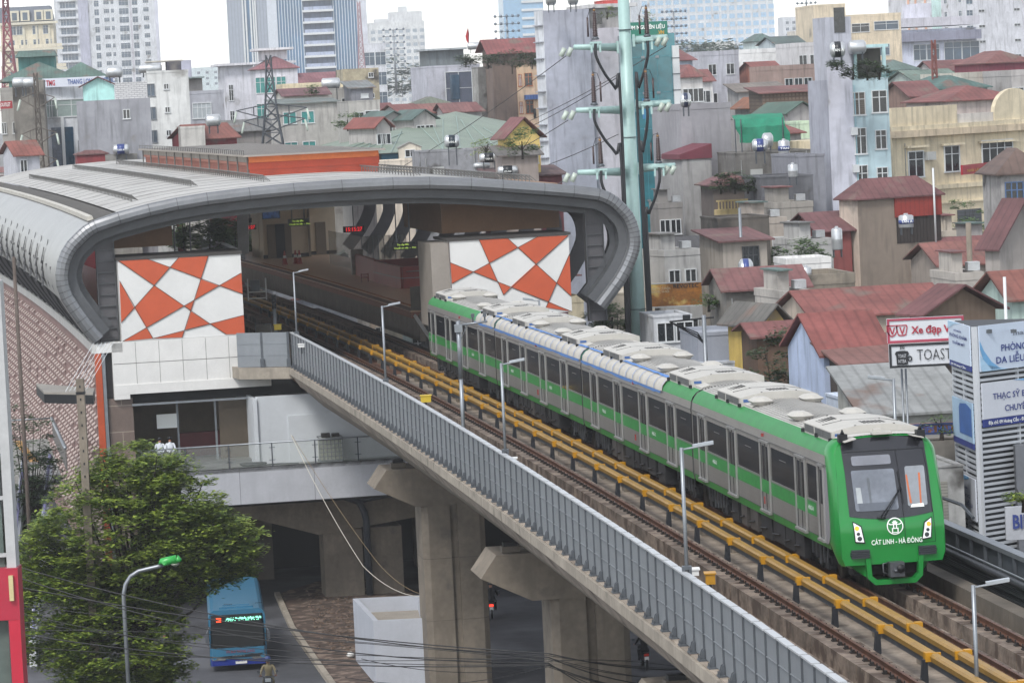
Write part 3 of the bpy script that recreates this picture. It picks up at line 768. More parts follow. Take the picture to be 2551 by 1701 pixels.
# headlights
lampw = mat('lamp_white', '#dfe2e4', .15, .2, var=.02, emit=.25); amber = mat('lamp_amber', '#e0a030', .2, emit=.5); lens = mat('lamp_lens', '#5f6468', .1, .6)
for sg in (1, -1):
    o0 = [(sg*1.02, 1.75), (sg*.80, 1.63), (sg*.72, 1.18), (sg*.98, 1.21)] 
    hl = panel('headlight', o0, blackm, car, .004)
    i0 = [(sg*.995, 1.71), (sg*.825, 1.60), (sg*.75, 1.215), (sg*.96, 1.24)]; panel('lens_cover', i0, lampw, hl, .009)
    for yy, zz, rr, mm in ((.92, 1.57, .06, amber), (.89, 1.43, .045, lens), (.86, 1.31, .06, lens)):
        b = MB(); b.add([fp(sg*yy, zz, .02)]+[fp(sg*yy+rr*math.cos(q*math.pi/6), zz+rr*math.sin(q*math.pi/6), .014) for q in range(12)], [(0, 1+q, 1+(q+1) % 12) for q in range(12)], 0, True); b.build('lamp', mm, hl)
    # ribbed anti-climber
    b = MB()
    for k in range(4):
        z = .82+k*.055; b.prism([fp(sg*1.12-sg*.04*(k in (0, 3)), z, -.05), fp(sg*.63, z, -.05), fp(sg*.63, z, .07), fp(sg*1.08, z, .05)], (0, 0, 0), (0, 0, .035))
    b.prism([fp(sg*1.10, .81, -.06), fp(sg*.64, .81, -.06), fp(sg*.64, .81, .02), fp(sg*1.07, .81, .0)], (0, 0, 0), (0, 0, .22)); b.build('anti_climber', mat('ribbed_rubber', '#30343a', .5), car)
# emblem and lettering
em = MB()
def ringp(cy, cz, r0, r1, a0=0, a1=360, k=32):
    vs = []
    for q in range(k+1):
        a = math.radians(a0+(a1-a0)*q/k); vs += [fp(cy+r0*math.cos(a), cz+r0*math.sin(a), .012), fp(cy+r1*math.cos(a), cz+r1*math.sin(a), .012)]
    em.add(vs, [(2*i, 2*i+1, 2*i+3, 2*i+2) for i in range(k)])
def poly(pts): em.add([fp(y, z, .012) for y, z in pts], [tuple(range(len(pts)))])
cy, cz = -.05, 1.57
ringp(cy, cz, .185, .21)
def em_box(y0, y1, z0, z1): poly([(cy-y0, cz+z0), (cy-y1, cz+z0), (cy-y1, cz+z1), (cy-y0, cz+z1)])
em_box(-.085, .085, -.165, -.145); em_box(-.085, -.055, -.165, -.05); em_box(.055, .085, -.165, -.05); em_box(-.085, .085, -.065, -.04)
em_box(-.05, -.025, -.05, .035); em_box(.025, .05, -.05, .035); em_box(-.12, .12, .035, .055)
poly([(cy+.12, cz+.035), (cy+.12, cz+.06), (cy+.16, cz+.085), (cy+.165, cz+.055)]); poly([(cy-.12, cz+.035), (cy-.12, cz+.06), (cy-.16, cz+.085), (cy-.165, cz+.055)])
em_box(-.07, .07, .085, .105); em_box(-.05, .05, .055, .085); em_box(-.04, .04, .115, .135)
em.build('emblem', decal, car)
O = fp(.58, 1.14, .03); text('line_name', 'CÁT LINH - HÀ ĐÔNG', O, -left, (0, 0, 1), .125, decal, car, w=1.30, bold=.012, thick=.03)
# wiper
b = MB(); b.tube([fp(.30, 1.80, .06), fp(-.30, 2.52, .07)], .016, 6).tube([fp(.22, 1.78, .06), fp(-.28, 2.48, .07)], .012, 6).tube([fp(.37, 1.80, .04), fp(.18, 1.78, .04)], .03, 6).tube([fp(-.27, 2.9, .03), fp(-.33, 2.1, .05)], .012, 5); b.build('wiper', blackm, car)
# snowplough frame and coupler
b = MB()
def xb_(z): return 19.55
outer = [(.74, .80), (.70, .30), (.52, .13), (-.52, .13), (-.70, .30), (-.74, .80)]; inner = [(.62, .80), (.59, .36), (.46, .25), (-.46, .25), (-.59, .36), (-.62, .80)]
vs = [T(18.8, y, z) for y, z in outer]+[T(18.8, y, z) for y, z in inner]+[T(18.6, y, z) for y, z in outer]+[T(18.6, y, z) for y, z in inner]
k = 6; fs = []
for i in range(5): fs += [(i, i+1, k+i+1, k+i), (2*k+i, 2*k+i+1, 3*k+i+1, 3*k+i), (i, i+1, 2*k+i+1, 2*k+i), (k+i, k+i+1, 3*k+i+1, 3*k+i)]
b.add(vs, fs); b.build('guard_frame', green, car)
b = MB(); b.prism([T(17.9, 1.0, .5), T(18.6, .70, .32), T(18.6, .70, .7), T(17.9, 1.25, .75)], (0, 0, 0), left*-.05).prism([T(17.9, -1.0, .5), T(18.6, -.70, .32), T(18.6, -.70, .7), T(17.9, -1.25, .75)], (0, 0, 0), left*.05); b.build('guard_side', green, car)
b = MB(); b.box(T(18.0, 0, .55), (.5, 1.9, .45), math.atan2(d.y, d.x)); b.build('buffer_beam', under, car)
b = MB(); az = math.atan2(d.y, d.x); b.tube([T(18.0, 0, .52), T(18.8, 0, .52)], .11, 10).box(T(18.9, 0, .52), (.28, .36, .36), az).tube([T(19.04, -.08, .54), T(19.08, -.08, .54)], .11, 12, 1).tube([T(18.98, .06, .5), T(19.16, .06, .5)], .07, 10, 0, .03)
b.tube([T(18.85, .22, .4), T(18.85, .32, .45), T(18.85, .32, .66), T(18.85, .2, .68)], .02, 6); b.build('coupler', [mat('coupler_steel', '#5d5f63', .45, .5), gap], car)
# roof front: brow horns and boxes, grey cab side panel
b = MB(); b.box(T(17.9, 1.0, 3.76), (.2, .22, .2), az).box(T(17.9, -1.0, 3.76), (.2, .22, .2), az).tube([T(17.9, 1.0, 3.86), T(17.9, 1.0, 3.98)], .06, 8, 0, .01).tube([T(17.9, -1.0, 3.86), T(17.9, -1.0, 3.98)], .06, 8, 0, .01); b.build('horn', blackm, car)
b = MB(); b.box(T(17.9, 0, 3.84), (.3, .5, .06), az).box(T(17.85, .1, 3.9), (.16, .2, .08), az); b.build('antenna', acm, car)
b = MB(); S2 = [sec(17.70, 0, .93, 3.745, 1.405, .42), sec(18.0, 0, .8, 3.745, 1.41, .46), sec(18.24, 0, .66, 3.745, 1.405, .42, .025), sec(18.44, 0, .62, 3.735, 1.39, .34, .05)]
sl_ = slice(9, n-9)
vs = [p+Vector((0, 0, .012)) for s_ in S2 for p in s_[sl_]]; kk = len(S2[0][sl_])
b.add(vs, [(i*kk+j, i*kk+j+1, (i+1)*kk+j+1, (i+1)*kk+j) for i in range(3) for j in range(kk-1)], 0, True); b.build('roof_front', roofm, car)
for sg in (1, -1):
    b = MB(); pts = [(17.45, 1.2), (17.45, 2.98), (17.66, 3.02), (17.76, 2.85), (17.86, 2.1), (17.92, 1.6), (17.88, 1.25), (17.75, 1.1), (17.45, 1.06)]
    b.prism([T(x, sg*1.411, z) for x, z in pts], (0, 0, 0), left*(sg*.01)); b.build('cab_side_panel', mat('cab_grey_paint', '#77767a', .4, var=.04), car)
# tail end closing nose (green ends)
A = path(joints[0], 0, RZ)
b = MB(); h0 = head(-58.9)
pr = [(1.33, .9), (1.40, 1.2), (1.40, 3.05), (1.3, 3.44), (1.05, 3.64), (0, 3.76)]; full = [(-y, z) for y, z in pr]+[(y, z) for y, z in pr[::-1][1:]]; k = len(full)
b.add([path(-58.5, y, RZ+z) for y, z in full]+[path(-59.3, y*.9, RZ+2+(z-2)*.93) for y, z in full], [(i, i+1, k+i+1, k+i) for i in range(k-1)]+[tuple(range(2*k-1, k-1, -1))], 0, True)
b.build('rear_nose', green_o, train)
# ================================================================ STATION
SP = -72.0; SH = head(SP)
sfw = Vector((math.sin(SH), -math.cos(SH), 0)); srt = Vector((math.cos(SH), math.sin(SH), 0)); SO = path(SP, 0, 0)
def G(o, z, dd=0.):          # station frame: o to the right, z up, dd metres back from the front plane (follows the track curve)
    if abs(dd) < 2: return SO+srt*o-sfw*dd+Vector((0, 0, z))
    return path(SP-dd, o, z)
st = thing('metro_station', 'elevated metro station under a wide curved grey canopy with orange and white end walls', 'station', G(-3, 0, 0))
arch = [(-16.0, 13.53), (-16.44, 14.09), (-17.08, 15.08), (-17.46, 15.75), (-17.65, 16.41), (-17.68, 17.0), (-17.55, 17.65), (-17.32, 18.16), (-17.0, 18.61), (-16.57, 19.0), (-16.2, 19.3), (-15.7, 19.56), (-14.5, 19.9), (-13.0, 20.22), (-11.6, 20.45), (-10.1, 20.62), (-8.0, 20.77), (-5.8, 20.87), (-3.4, 20.91), (-.85, 20.9), (1, 20.83), (3.1, 20.66), (4.7, 20.48), (6.8, 20.22), (8.3, 20.02), (9.6, 19.8), (10.12, 19.58), (10.56, 19.28), (10.95, 18.87), (11.24, 18.5), (11.43, 18.06), (11.55, 17.57), (11.57, 17.0), (11.49, 16.55), (11.34, 16.15), (11.09, 15.64), (10.66, 14.97), (10.14, 14.33), (9.6, 13.7)]
def inset(pl, w):
    out = []
    for i, p in enumerate(pl):
        a = Vector(pl[max(i-1, 0)]); c = Vector(pl[min(i+1, len(pl)-1)]); t = (c-a).normalized(); nrm = Vector((t.y, -t.x)); out.append((p[0]+nrm.x*w, p[1]+nrm.y*w))
    return out
rim = mat('canopy_rim', '#7d7f82', .38, .45, var=.1, scale=.8, streak=.15)
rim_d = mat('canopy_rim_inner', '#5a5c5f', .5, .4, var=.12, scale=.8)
shellm = mat('canopy_shell', '#a3a3a1', .42, .45, var=.08, scale=.5, wave=((math.sin(SH), -math.cos(SH), 0), .9, .05))
roofp = mat('canopy_roof', '#b2b0ac', .7, .1, var=.1, scale=.5, dirt=('#8d8a85', .35, .55), wave=((math.sin(SH), -math.cos(SH), 0), 1.25, .05))
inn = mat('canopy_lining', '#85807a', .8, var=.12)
i1, i2, i3 = inset(arch, .62), inset(arch, .72), inset(arch, 1.1)
b = MB(); n = len(arch)
# rolled rim: rounded section following the arch
prof = [(0, .3), (0.0, .05), (.06, -.14), (.2, -.24), (.40, -.26), (.58, -.18), (.62, .0), (.62, .5)]
for (w_, dd), (w2, dd2) in zip(prof, prof[1:]):
    pa, pb = inset(arch, w_), inset(arch, w2)
    b.add([G(o, z, dd) for o, z in pa]+[G(o, z, dd2) for o, z in pb], [(i, i+1, n+i+1, n+i) for i in range(n-1)], 0, True)
fr = b.build('canopy_rim', rim, st)
b = MB()   # seams of the rim
for i in range(1, n-1):
    for sub in (0, .5):
        p = [Vector(inset(arch, w_)[i])*(1-sub)+Vector(inset(arch, w_)[i+1 if i+1 < n else i])*sub for w_ in (.0, .06, .2, .40, .58)]
        q = [(-.0), (-.15), (-.25), (-.27), (-.19)]
        if i < n-2 and (i % 1 == 0):
            t = (Vector(arch[i+1])-Vector(arch[i])).normalized()*.018
            for k in range(4): b.add([G(p[k].x-t.x, p[k].y-t.y, q[k]), G(p[k+1].x-t.x, p[k+1].y-t.y, q[k+1]), G(p[k+1].x+t.x, p[k+1].y+t.y, q[k+1]), G(p[k].x+t.x, p[k].y+t.y, q[k])], [(0, 1, 2, 3)])
        if abs(arch[i][0]+3) > 13: continue
        break
b.build('rim_seams', rim_d, fr)
b = MB()
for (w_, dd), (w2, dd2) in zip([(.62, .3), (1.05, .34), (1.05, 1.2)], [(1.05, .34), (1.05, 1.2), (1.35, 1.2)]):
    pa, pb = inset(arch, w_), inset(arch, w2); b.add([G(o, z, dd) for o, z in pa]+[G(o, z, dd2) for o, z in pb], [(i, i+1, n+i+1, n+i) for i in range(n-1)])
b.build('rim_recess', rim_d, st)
# outer shell: left barrel, right barrel and top deck
LEN = 114.0; ds = frange(.25, LEN, 30)
def sheet(mb, pl, ds_, m=0, smooth=True, w=0.):
    q = inset(pl, w) if w else pl; k = len(q)
    vs = [G(o, z, dd) for dd in ds_ for o, z in q]; mb.add(vs, [(i*k+j, i*k+j+1, (i+1)*k+j+1, (i+1)*k+j) for i in range(len(ds_)-1) for j in range(k-1)], m, smooth)
b = MB(); sheet(b, arch[3:12], ds); sheet(b, arch[:4], [.25, 3.0]); b.build('left_shell', shellm, st)
b = MB(); sheet(b, arch[25:31], ds); sheet(b, arch[30:38], [.25, 3.2]); b.build('right_shell', shellm, st)
top = [(o, z-.02) for o, z in arch[12:26]]
b = MB(); dm_ = frange(22.2, 84, 18); tl = [p for p in top if p[0] < -5.6]+[(-5.4, 20.85)]; tr_ = [(1.5, 20.78)]+[p for p in top if p[0] > 1.6]
sheet(b, top, frange(.25, 22.2, 7)); sheet(b, tl, dm_); sheet(b, tr_, dm_); sheet(b, top, frange(84, LEN, 5)); b.build('roof_deck', roofp, st)
b = MB(); iq = inset(arch, .35)[7:30]; il = [p for p in iq if p[0] < -5.6]; ir = [p for p in iq if p[0] > 1.6]
sheet(b, iq, frange(.25, 22.2, 7)); sheet(b, il, dm_); sheet(b, ir, dm_); b.build('lining', inn, st)  # deck and lining left open under the monitor to let daylight in
# gutter on the left and right edge of the deck
b = MB(); b.sweep([(-15.95, 19.52), (-15.95, 19.74), (-15.72, 19.78), (-15.65, 19.6)], [SP-x for x in frange(.4, LEN, 40)]); b.build('gutter_edge', mat('gutter_edge', '#b9b5ab', .6, var=.12, scale=2), st)
b = MB(); b.sweep([(-15.65, 19.45), (-15.6, 19.60), (-14.6, 19.84), (-14.55, 19.6)], [SP-x for x in frange(.6, LEN, 40)]); b.build('gutter', mat('gutter_dark', '#4b4741', .8, var=.2), st)
# roof cross seams
seam = mat('roof_seam', '#77787a', .6, .2)
b = MB()
for k in range(19):
    dd = 3+k*5.2
    pl = top
    if dd < LEN: b.add([G(o, z+h, dd+e) for e, h in ((-.07, .0), (-.07, .012), (.07, .012), (.07, 0)) for o, z in pl], [(i+j*len(pl), i+1+j*len(pl), i+1+(j+1)*len(pl), i+(j+1)*len(pl)) for j in range(3) for i in range(len(pl)-1)])
b.build('roof_seams', seam, st)
def zroof(o):
    for (a, za), (c, zc) in zip(arch, arch[1:]):
        if a <= o <= c and a > -16: return za+(zc-za)*(o-a)/(c-a)
    return 20
# low picket rails along the roof
pk = mat('picket_rail', '#6e6d6a', .6, .3)
for o, d0, d1 in ((-13.2, 8, 92), (-9.6, 14, 96), (-6.4, 8, 96), (4.6, 2.5, 60), (6.5, 2.5, 50), (.6, 2.5, 30)):
    b = MB(); z = zroof(o); L_ = frange(d0, d1, int((d1-d0)/4))
    b.tube([G(o, z+.32, x) for x in L_], .03, 5)
    x = d0
    while x < d1: b.tube([G(o, z, x), G(o, z+.32, x)], .025, 4); b.tube([G(o, z+.32, x), G(o+.35, z+.02, x)], .02, 4); x += 1.05
    b.build('picket_rail', pk, st)
# roof monitor (raised orange ventilator)
om = mat('orange_panel', '#d87030', .5, var=.12, scale=1, dirt=('#a03c22', .8, .62)); od = mat('orange_red_louvre', '#a63d22', .6, var=.1, wave=((0, 0, 1), .09, .45)); pinkl = mat('faded_pink_louvre', '#a4614f', .8, var=.15, wave=((0, 0, 1), .1, .4)); greyb = mat('monitor_band', '#8f877d', .7, var=.15)
translu = mat('monitor_translucent', '#a39b94', .5, var=.1)
tn_ = translu.node_tree; trn = tn_.nodes.new('ShaderNodeBsdfTranslucent'); trn.inputs[0].default_value = (.75, .72, .68, 1); mxs = tn_.nodes.new('ShaderNodeMixShader'); mxs.inputs[0].default_value = .55; tn_.links.new(tn_.nodes['Principled BSDF'].outputs[0], mxs.inputs[1]); tn_.links.new(trn.outputs[0], mxs.inputs[2]); tn_.links.new(mxs.outputs[0], tn_.nodes['Material Output'].inputs[0])  # translucency added to the monitor roof so daylight reaches the platforms
o0, o1, d0, d1 = -5.55, 1.65, 22., 84.
b = MB()
def gbox(mb, o0, o1, z0, z1, d0, d1, m=0, nseg=1):
    for k in range(nseg):
        a = d0+(d1-d0)*k/nseg; c = d0+(d1-d0)*(k+1)/nseg
        vs = [G(o, z, dd) for z in (z0, z1) for dd in (a, c) for o in (o0, o1)]
        mb.add(vs, [(0, 2, 3, 1), (4, 5, 7, 6), (0, 1, 5, 4), (2, 6, 7, 3), (0, 4, 6, 2), (1, 3, 7, 5)], m)
gbox(b, o0+.15, o0+.25, 20.6, 21.95, d0+.1, d1, 0, 8); gbox(b, o1-.25, o1-.15, 20.6, 21.95, d0+.1, d1, 0, 8); gbox(b, o0+.15, o1-.15, 20.6, 21.95, d1, d1+.1, 0); m1 = b.build('monitor_box', pinkl, st)
b = MB(); gbox(b, o0-.05, o1+.05, 21.25, 21.62, d0, d0+.3); gbox(b, o0-.02, o1+.02, 21.62, 21.95, d0-.08, d0+.3, 1); gbox(b, o0, o1, 20.78, 21.25, d0+.02, d0+.3, 2); b.build('monitor_front', [mat('orange_red', '#b5401f', .5, var=.1), om, od], m1)
b = MB(); gbox(b, o0-.05, o0+.12, 21.62, 21.95, d0+.4, d1, 0, 8); gbox(b, o0+.02, o0+.13, 21.45, 21.6, d0+.4, d1, 1, 8); b.build('monitor_side_band', [greyb, mat('salmon_band', '#b5735f', .7, var=.1)], m1)
b = MB(); gbox(b, o0-.35, o1+.35, 21.95, 22.05, d0-.5, d1, 0, 8)
for k in range(12): x = d0+k*5.2; gbox(b, o0-.3, o1+.3, 22.05, 22.065, x, x+.12, 1)
b.build('monitor_roof', [translu, seam], m1)
b = MB()
for k in range(13):
    x = d0+.3+k*5.1; b.tube([G(o0-.08, 20.6, x), G(o0-.08, 21.95, x)], .05, 5)
x = d0
while x < d1: b.tube([G(o0-.3, 22.05, x), G(o0-.3, 22.3, x)], .02, 4); x += 1.1
b.tube([G(o0-.3, 22.3, x) for x in frange(d0, d1, 12)], .025, 4); b.build('monitor_posts', pk, m1)

# ---------------- end walls with the orange pattern
wt = mat('mural_white', '#cfcfcd', .55, var=.04, scale=.8); ot = mat('mural_orange', '#b8502d', .55, var=.06, scale=1.0); jt = mat('mural_joint', '#4a2d22', .6)
def mural(o0, o1, z0, z1, lines, oranges, label, side=None):
    """pattern in unit coords (u right, v up) mapped onto the wall"""
    t = MB(); gbox(t, o0, o1, z0, z1, .02, 4.2); w = t.build('end_wall', wt, st, label=label)
    P = lambda u, v, e=0: G(o0+(o1-o0)*u, z0+(z1-z0)*v, -.01-e)
    b = MB()
    for pl in oranges: b.prism([P(u, v) for u, v in pl], (0, 0, 0), sfw*.012)
    b.build('orange_shapes', ot, w)
    b = MB()
    for (a, c) in lines:
        A = P(*a, .004); B = P(*c, .004); t_ = (B-A).normalized(); nn = t_.cross(sfw).normalized()*.014
        b.prism([A-nn, B-nn, B+nn, A+nn], (0, 0, 0), sfw*.014)
    b.build('joint_lines', jt, w)
    return w
def ZU(pts, box):   # pixel helper: unit coords from zoom pixels, box = corners TL,TR,BR,BL
    (ax, ay), (bx_, by), (cx_, cy_), (dx_, dy_) = box; out = []
    for x, y in pts:
        u = v = .5
        for _ in range(12):
            X = (ax*(1-u)+bx_*u)*v+(dx_*(1-u)+cx_*u)*(1-v); Y = (ay*(1-u)+by*u)*v+(dy_*(1-u)+cy_*u)*(1-v)
            ux = (bx_-ax)*v+(cx_-dx_)*(1-v); uy = (by-ay)*v+(cy_-dy_)*(1-v); vx = (ax*(1-u)+bx_*u)-(dx_*(1-u)+cx_*u); vy = (ay*(1-u)+by*u)-(dy_*(1-u)+cy_*u)
            D = ux*vy-uy*vx; ex, ey = x-X, y-Y; u += (ex*vy-ey*vx)/D; v += (ux*ey-uy*ex)/D
        out.append((min(1, max(0, u)), min(1, max(0, v))))
    return out
LB = [(800, 425), (1655, 370), (1680, 920), (840, 975)]
lo = [[(810, 425), (1010, 412), (1160, 465), (1055, 592)], [(1220, 400), (1430, 385), (1378, 545), (1165, 465)], [(1378, 545), (1500, 588), (1337, 683)], [(1500, 588), (1660, 500), (1668, 643)], [(815, 560), (920, 745), (832, 845)], [(1055, 592), (1260, 728), (1003, 878), (922, 745)], [(1337, 683), (1310, 765), (1262, 728)], [(1310, 765), (1440, 848), (1270, 890)], [(1440, 848), (1675, 790), (1680, 917), (1550, 920)], [(1003, 878), (1050, 950), (845, 972)], [(1050, 952), (1262, 895), (1250, 943)]]
ll = [[(805, 425), (1440, 848)], [(1440, 848), (1552, 920)], [(1010, 412), (1668, 643)], [(1225, 395), (832, 845)], [(1430, 385), (1250, 943)], [(815, 560), (1050, 950)], [(1658, 500), (845, 972)], [(1678, 788), (1050, 952)]]
mural(-14.62, -8.58, 13.55, 17.52, [tuple(ZU(l, LB)) for l in ll], [ZU(p, LB) for p in lo], 'left end wall with orange and white shards')
RB = [(737, 270), (1555, 235), (1590, 760), (757, 700)]
ro = [[(945, 268), (1140, 258), (1210, 322), (1013, 425)], [(1345, 245), (1555, 235), (1332, 433), (1210, 322)], [(748, 423), (903, 482), (757, 560)], [(1013, 425), (1070, 548), (903, 482)], [(1332, 433), (1478, 565), (1425, 690), (1162, 585)], [(1565, 365), (1582, 655), (1478, 565)], [(1070, 548), (1162, 585), (1110, 640)], [(1425, 690), (1585, 760), (1405, 730)]]
rl = [[(945, 268), (1112, 640)], [(1140, 258), (1582, 657)], [(1345, 245), (757, 560)], [(1555, 235), (1110, 640)], [(748, 423), (1588, 762)], [(1565, 363), (1405, 732)], [(737, 270), (757, 700)]]
RB = [(737, 285), (1557, 232), (1590, 762), (757, 790)]
mural(1.81, 7.9, 13.72, 17.56, [tuple(ZU(l, RB)) for l in rl], [ZU(p, RB) for p in ro], 'right end wall with orange and white shards')
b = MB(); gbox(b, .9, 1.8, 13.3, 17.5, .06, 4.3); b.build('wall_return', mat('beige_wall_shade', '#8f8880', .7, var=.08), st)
b = MB(); gbox(b, -14.7, -8.5, 17.53, 17.66, -.05, 4.3, 0); gbox(b, 1.7, 8.0, 17.57, 17.7, -.05, 4.3, 0); b.build('wall_coping', mat('coping_dark', '#3b3836', .7), st)
p = G(1.3, 14.3, .02); b = MB(); gbox(b, 1.2, 1.5, 13.9, 14.7, .03, .06); b.build('blue_notice', mat('notice_blue', '#2f5690', .5), st)
# white tiled facade under the left wall
tile = mat('white_tile', '#d2d1ce', .45, var=.05, streak=.08)
b = MB(); gbox(b, -15.9, -14.62, 13.05, 13.5, -.03, 100, 0, 10); gbox(b, -15.15, -8.95, 11.42, 13.54, -.03, .5); gbox(b, -15.15, -7.4, 10.95, 11.42, -.10, .6); gbox(b, -15.15, -14.38, 10.72, 10.96, -.10, .6); wf = b.build('white_facade', tile, st)
b = MB()
for o in (-14.0, -12.85, -11.7, -10.55, -9.42): gbox(b, o, o+.02, 11.45, 13.5, -.036, 0)
gbox(b, -15.1, -8.95, 12.45, 12.48, -.036, 0); b.build('tile_joints', mat('tile_joint', '#6f6e6b', .7), wf)
# ---------------- side louvre wall (left)
rl_ = mat('salmon_louvre', '#8f716b', .75, var=.12, scale=.6, wave=((0, 0, 1), .16, .32))
rl2 = mat('pale_louvre_blade', '#a99891', .7, var=.1)
b = MB(); b.sweep([(-15.9, 1.0), (-15.9, 13.05), (-15.7, 13.05), (-15.7, 1.0)], [SP-x for x in frange(.35, 98, 24)]); lw = b.build('louvre_wall', rl_, st)
random.seed(5); b = MB(); cnt = 0
for r in range(20):
    z = 12.4-r*.52; x = 1.0+(r*.73) % 1.6
    while x < 96:
        if random.random() < .93: b.prism([G(-15.91, z, x), G(-15.91, z, x+.85), G(-16.08, z-.13, x+.85), G(-16.08, z-.13, x)], (0, 0, 0), (0, 0, .035)); cnt += 1
        x += 1.75
b.build('louvre_blade', rl2, lw, kind='stuff')
b = MB(); gbox(b, -16.0, -15.68, 1, 13.1, -.02, .3); b.build('orange_edge', mat('orange_edge', '#b04a24', .5), st)
b = MB(); gbox(b, -15.66, -15.5, 1, 13.0, 0, .3); b.build('pale_edge', galv, st)
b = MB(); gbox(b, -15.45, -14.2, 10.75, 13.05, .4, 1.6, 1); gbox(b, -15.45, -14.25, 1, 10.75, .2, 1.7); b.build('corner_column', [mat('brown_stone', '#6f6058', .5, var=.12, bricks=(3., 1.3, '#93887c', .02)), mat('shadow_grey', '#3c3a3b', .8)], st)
# white capping of the louvre wall and terrace floor behind it
b = MB(); b.sweep([(-16.1, 13.04), (-16.1, 13.5), (-15.72, 13.5), (-15.72, 13.04)], [SP-x for x in frange(-.03, 100, 24)]); b.build('parapet', mat('parapet_white', '#b9b7b3', .6, var=.1, streak=.2), st)
b = MB(); gbox(b, -15.7, -8.4, 13.0, 13.1, .5, 110, 0, 12); b.build('left_platform', mat('tan_floor', '#8a7765', .35, var=.08, scale=.6), st)
# ---------------- canopy ribs (visible from both sides)
ribm = mat('canopy_rib', '#5c5b5e', .6, .3, var=.1)
def rib(dd, a, c):
    w0, w1 = .1, .95
    pa, pb = inset(arch, w0)[a:c], inset(arch, w1)[a:c]; k = len(pa); b = MB()
    vs = [G(o, z, dd+e) for e in (-.12, .12) for pl in (pa, pb) for o, z in pl]
    fs = []
    for i in range(k-1): fs += [(i, i+1, k+i+1, k+i), (2*k+i, 2*k+i+1, 3*k+i+1, 3*k+i), (i, i+1, 2*k+i+1, 2*k+i), (k+i, k+i+1, 3*k+i+1, 3*k+i)]
    b.add(vs, fs); b.build('canopy_rib', ribm, st)
for k in range(11):
    dd = 3.6+k*8.2; rib(dd, 0, 13); rib(dd, 25, 39)
# lower struts where the shell stops, at the left outer side
for k in range(22):
    dd = 5+k*4.2
    if dd > 95: break
    b = MB(); q = [(-17.7, 17.2), (-17.62, 16.2), (-17.2, 15.2), (-16.6, 14.3), (-16.0, 13.45)]; q2 = [(o+.4, z) for o, z in q]
    vs = [G(o, z, dd+e) for e in (0, .22) for pl in (q, q2) for o, z in pl]; kk = 5; fs = []
    for i in range(4): fs += [(i, i+1, kk+i+1, kk+i), (2*kk+i, 2*kk+i+1, 3*kk+i+1, 3*kk+i), (i, i+1, 2*kk+i+1, 2*kk+i), (kk+i, kk+i+1, 3*kk+i+1, 3*kk+i)]
    b.add(vs, fs); b.build('side_strut', blackm if k % 2 else ribm, st)
# dark stepped slits in the left shell
b = MB()
for k in range(14):
    dd = 13+k*6.3
    for j, (z, w_) in enumerate(((18.1, .25), (17.7, .45), (17.3, .75), (16.9, 1.05), (16.5, 1.4), (16.1, 1.8))):
        oo = -17.76 if z < 17.4 else (-17.66 if z < 17.8 else -17.42)
        b.prism([G(oo, z-.2, dd-w_/2), G(oo, z-.2, dd+w_/2), G(oo+.1, z+.22, dd+w_/2), G(oo+.1, z+.22, dd-w_/2)], (0, 0, 0), (.02, 0, 0))
b.build('shell_slit', mat('slit_dark', '#222225', .7), st)
# columns behind the rim
for o in (-15.6, 9.0):
    b = MB(); gbox(b, o, o+.9, 13.1, 19.2, 1.3, 1.7); c_ = b.build('steel_column', ribm, st)
    b = MB()
    for k in range(11): gbox(b, o-.02, o+.92, 13.6+k*.55, 13.64+k*.55, 1.2, 1.3)
    for oo in (o, o+.88): gbox(b, oo, oo+.05, 13.1, 19.2, 1.15, 1.3)
    b.build('stiffener', rim_d, c_)
# brown soffit boxes above both walls
b = MB(); gbox(b, -14.9, -11.4, 17.9, 19.3, 6, 22); b.build('brown_bulkhead', mat('brown_panel', '#8a6a50', .7, var=.08), st)
b = MB(); gbox(b, 2.6, 8.8, 17.7, 20.0, 7, 20); b.build('brown_bulkhead', mat('brown_panel', '#8a6a50', .7, var=.08), st)
# ---------------- right hand platform
flo = mat('platform_floor', '#d6b294', .3, var=.06, scale=.4, bricks=(1.2, 1.2, '#7b6453', .008, 0)); fasc = mat('platform_fascia', '#94614e', .7, var=.12, streak=.2); wallc = mat('platform_wall', '#968b80', .85, var=.15, streak=.25)
PE = 2.75; PZ = 13.05
pl_ss = [SP-x for x in frange(-0.2, 96, 24)]
b = MB(); b.sweep([(PE, PZ-.1), (PE, PZ), (10.2, PZ), (10.2, PZ-.1)], [SP-x for x in frange(20., 112, 26)]); b.sweep([(5.2, PZ-.1), (5.2, PZ), (7.8, PZ), (7.8, PZ-.1)], [SP-x for x in frange(4.4, 19.9, 6)]); b.build('platform_floor', flo, st)
b = MB(); b.sweep([(PE-.02, PZ-.42), (PE-.02, PZ-.102), (PE+.5, PZ-.102), (PE+.3, PZ-.42)], [SP-x for x in frange(19.9, 112, 26)]); b.build('platform_nosing', fasc, st)
b = MB(); b.sweep([(PE-.1, PZ+.001), (PE-.1, PZ+.02), (PE+.35, PZ+.02), (PE+.35, PZ+.001)], [SP-x for x in frange(20, 112, 26)]); b.build('edge_tiles', mat('edge_tiles', '#6a4b3f', .5, var=.1), st)
b = MB(); b.sweep([(PE+.62, PZ+.001), (PE+.62, PZ+.012), (PE+.86, PZ+.012), (PE+.86, PZ+.001)], [SP-x for x in frange(20, 90, 26)]); b.build('tactile_strip', mat('tactile_orange', '#a65f24', .6, var=.1), st)
b = MB(); b.sweep([(PE+.45, 11.3), (PE+.45, PZ-.11), (PE+.8, PZ-.11), (PE+.8, 11.3)], [SP-x for x in frange(20, 112, 26)]); b.build('platform_wall', wallc, st)
b = MB(); gb = [G(PE, 0, 0)]
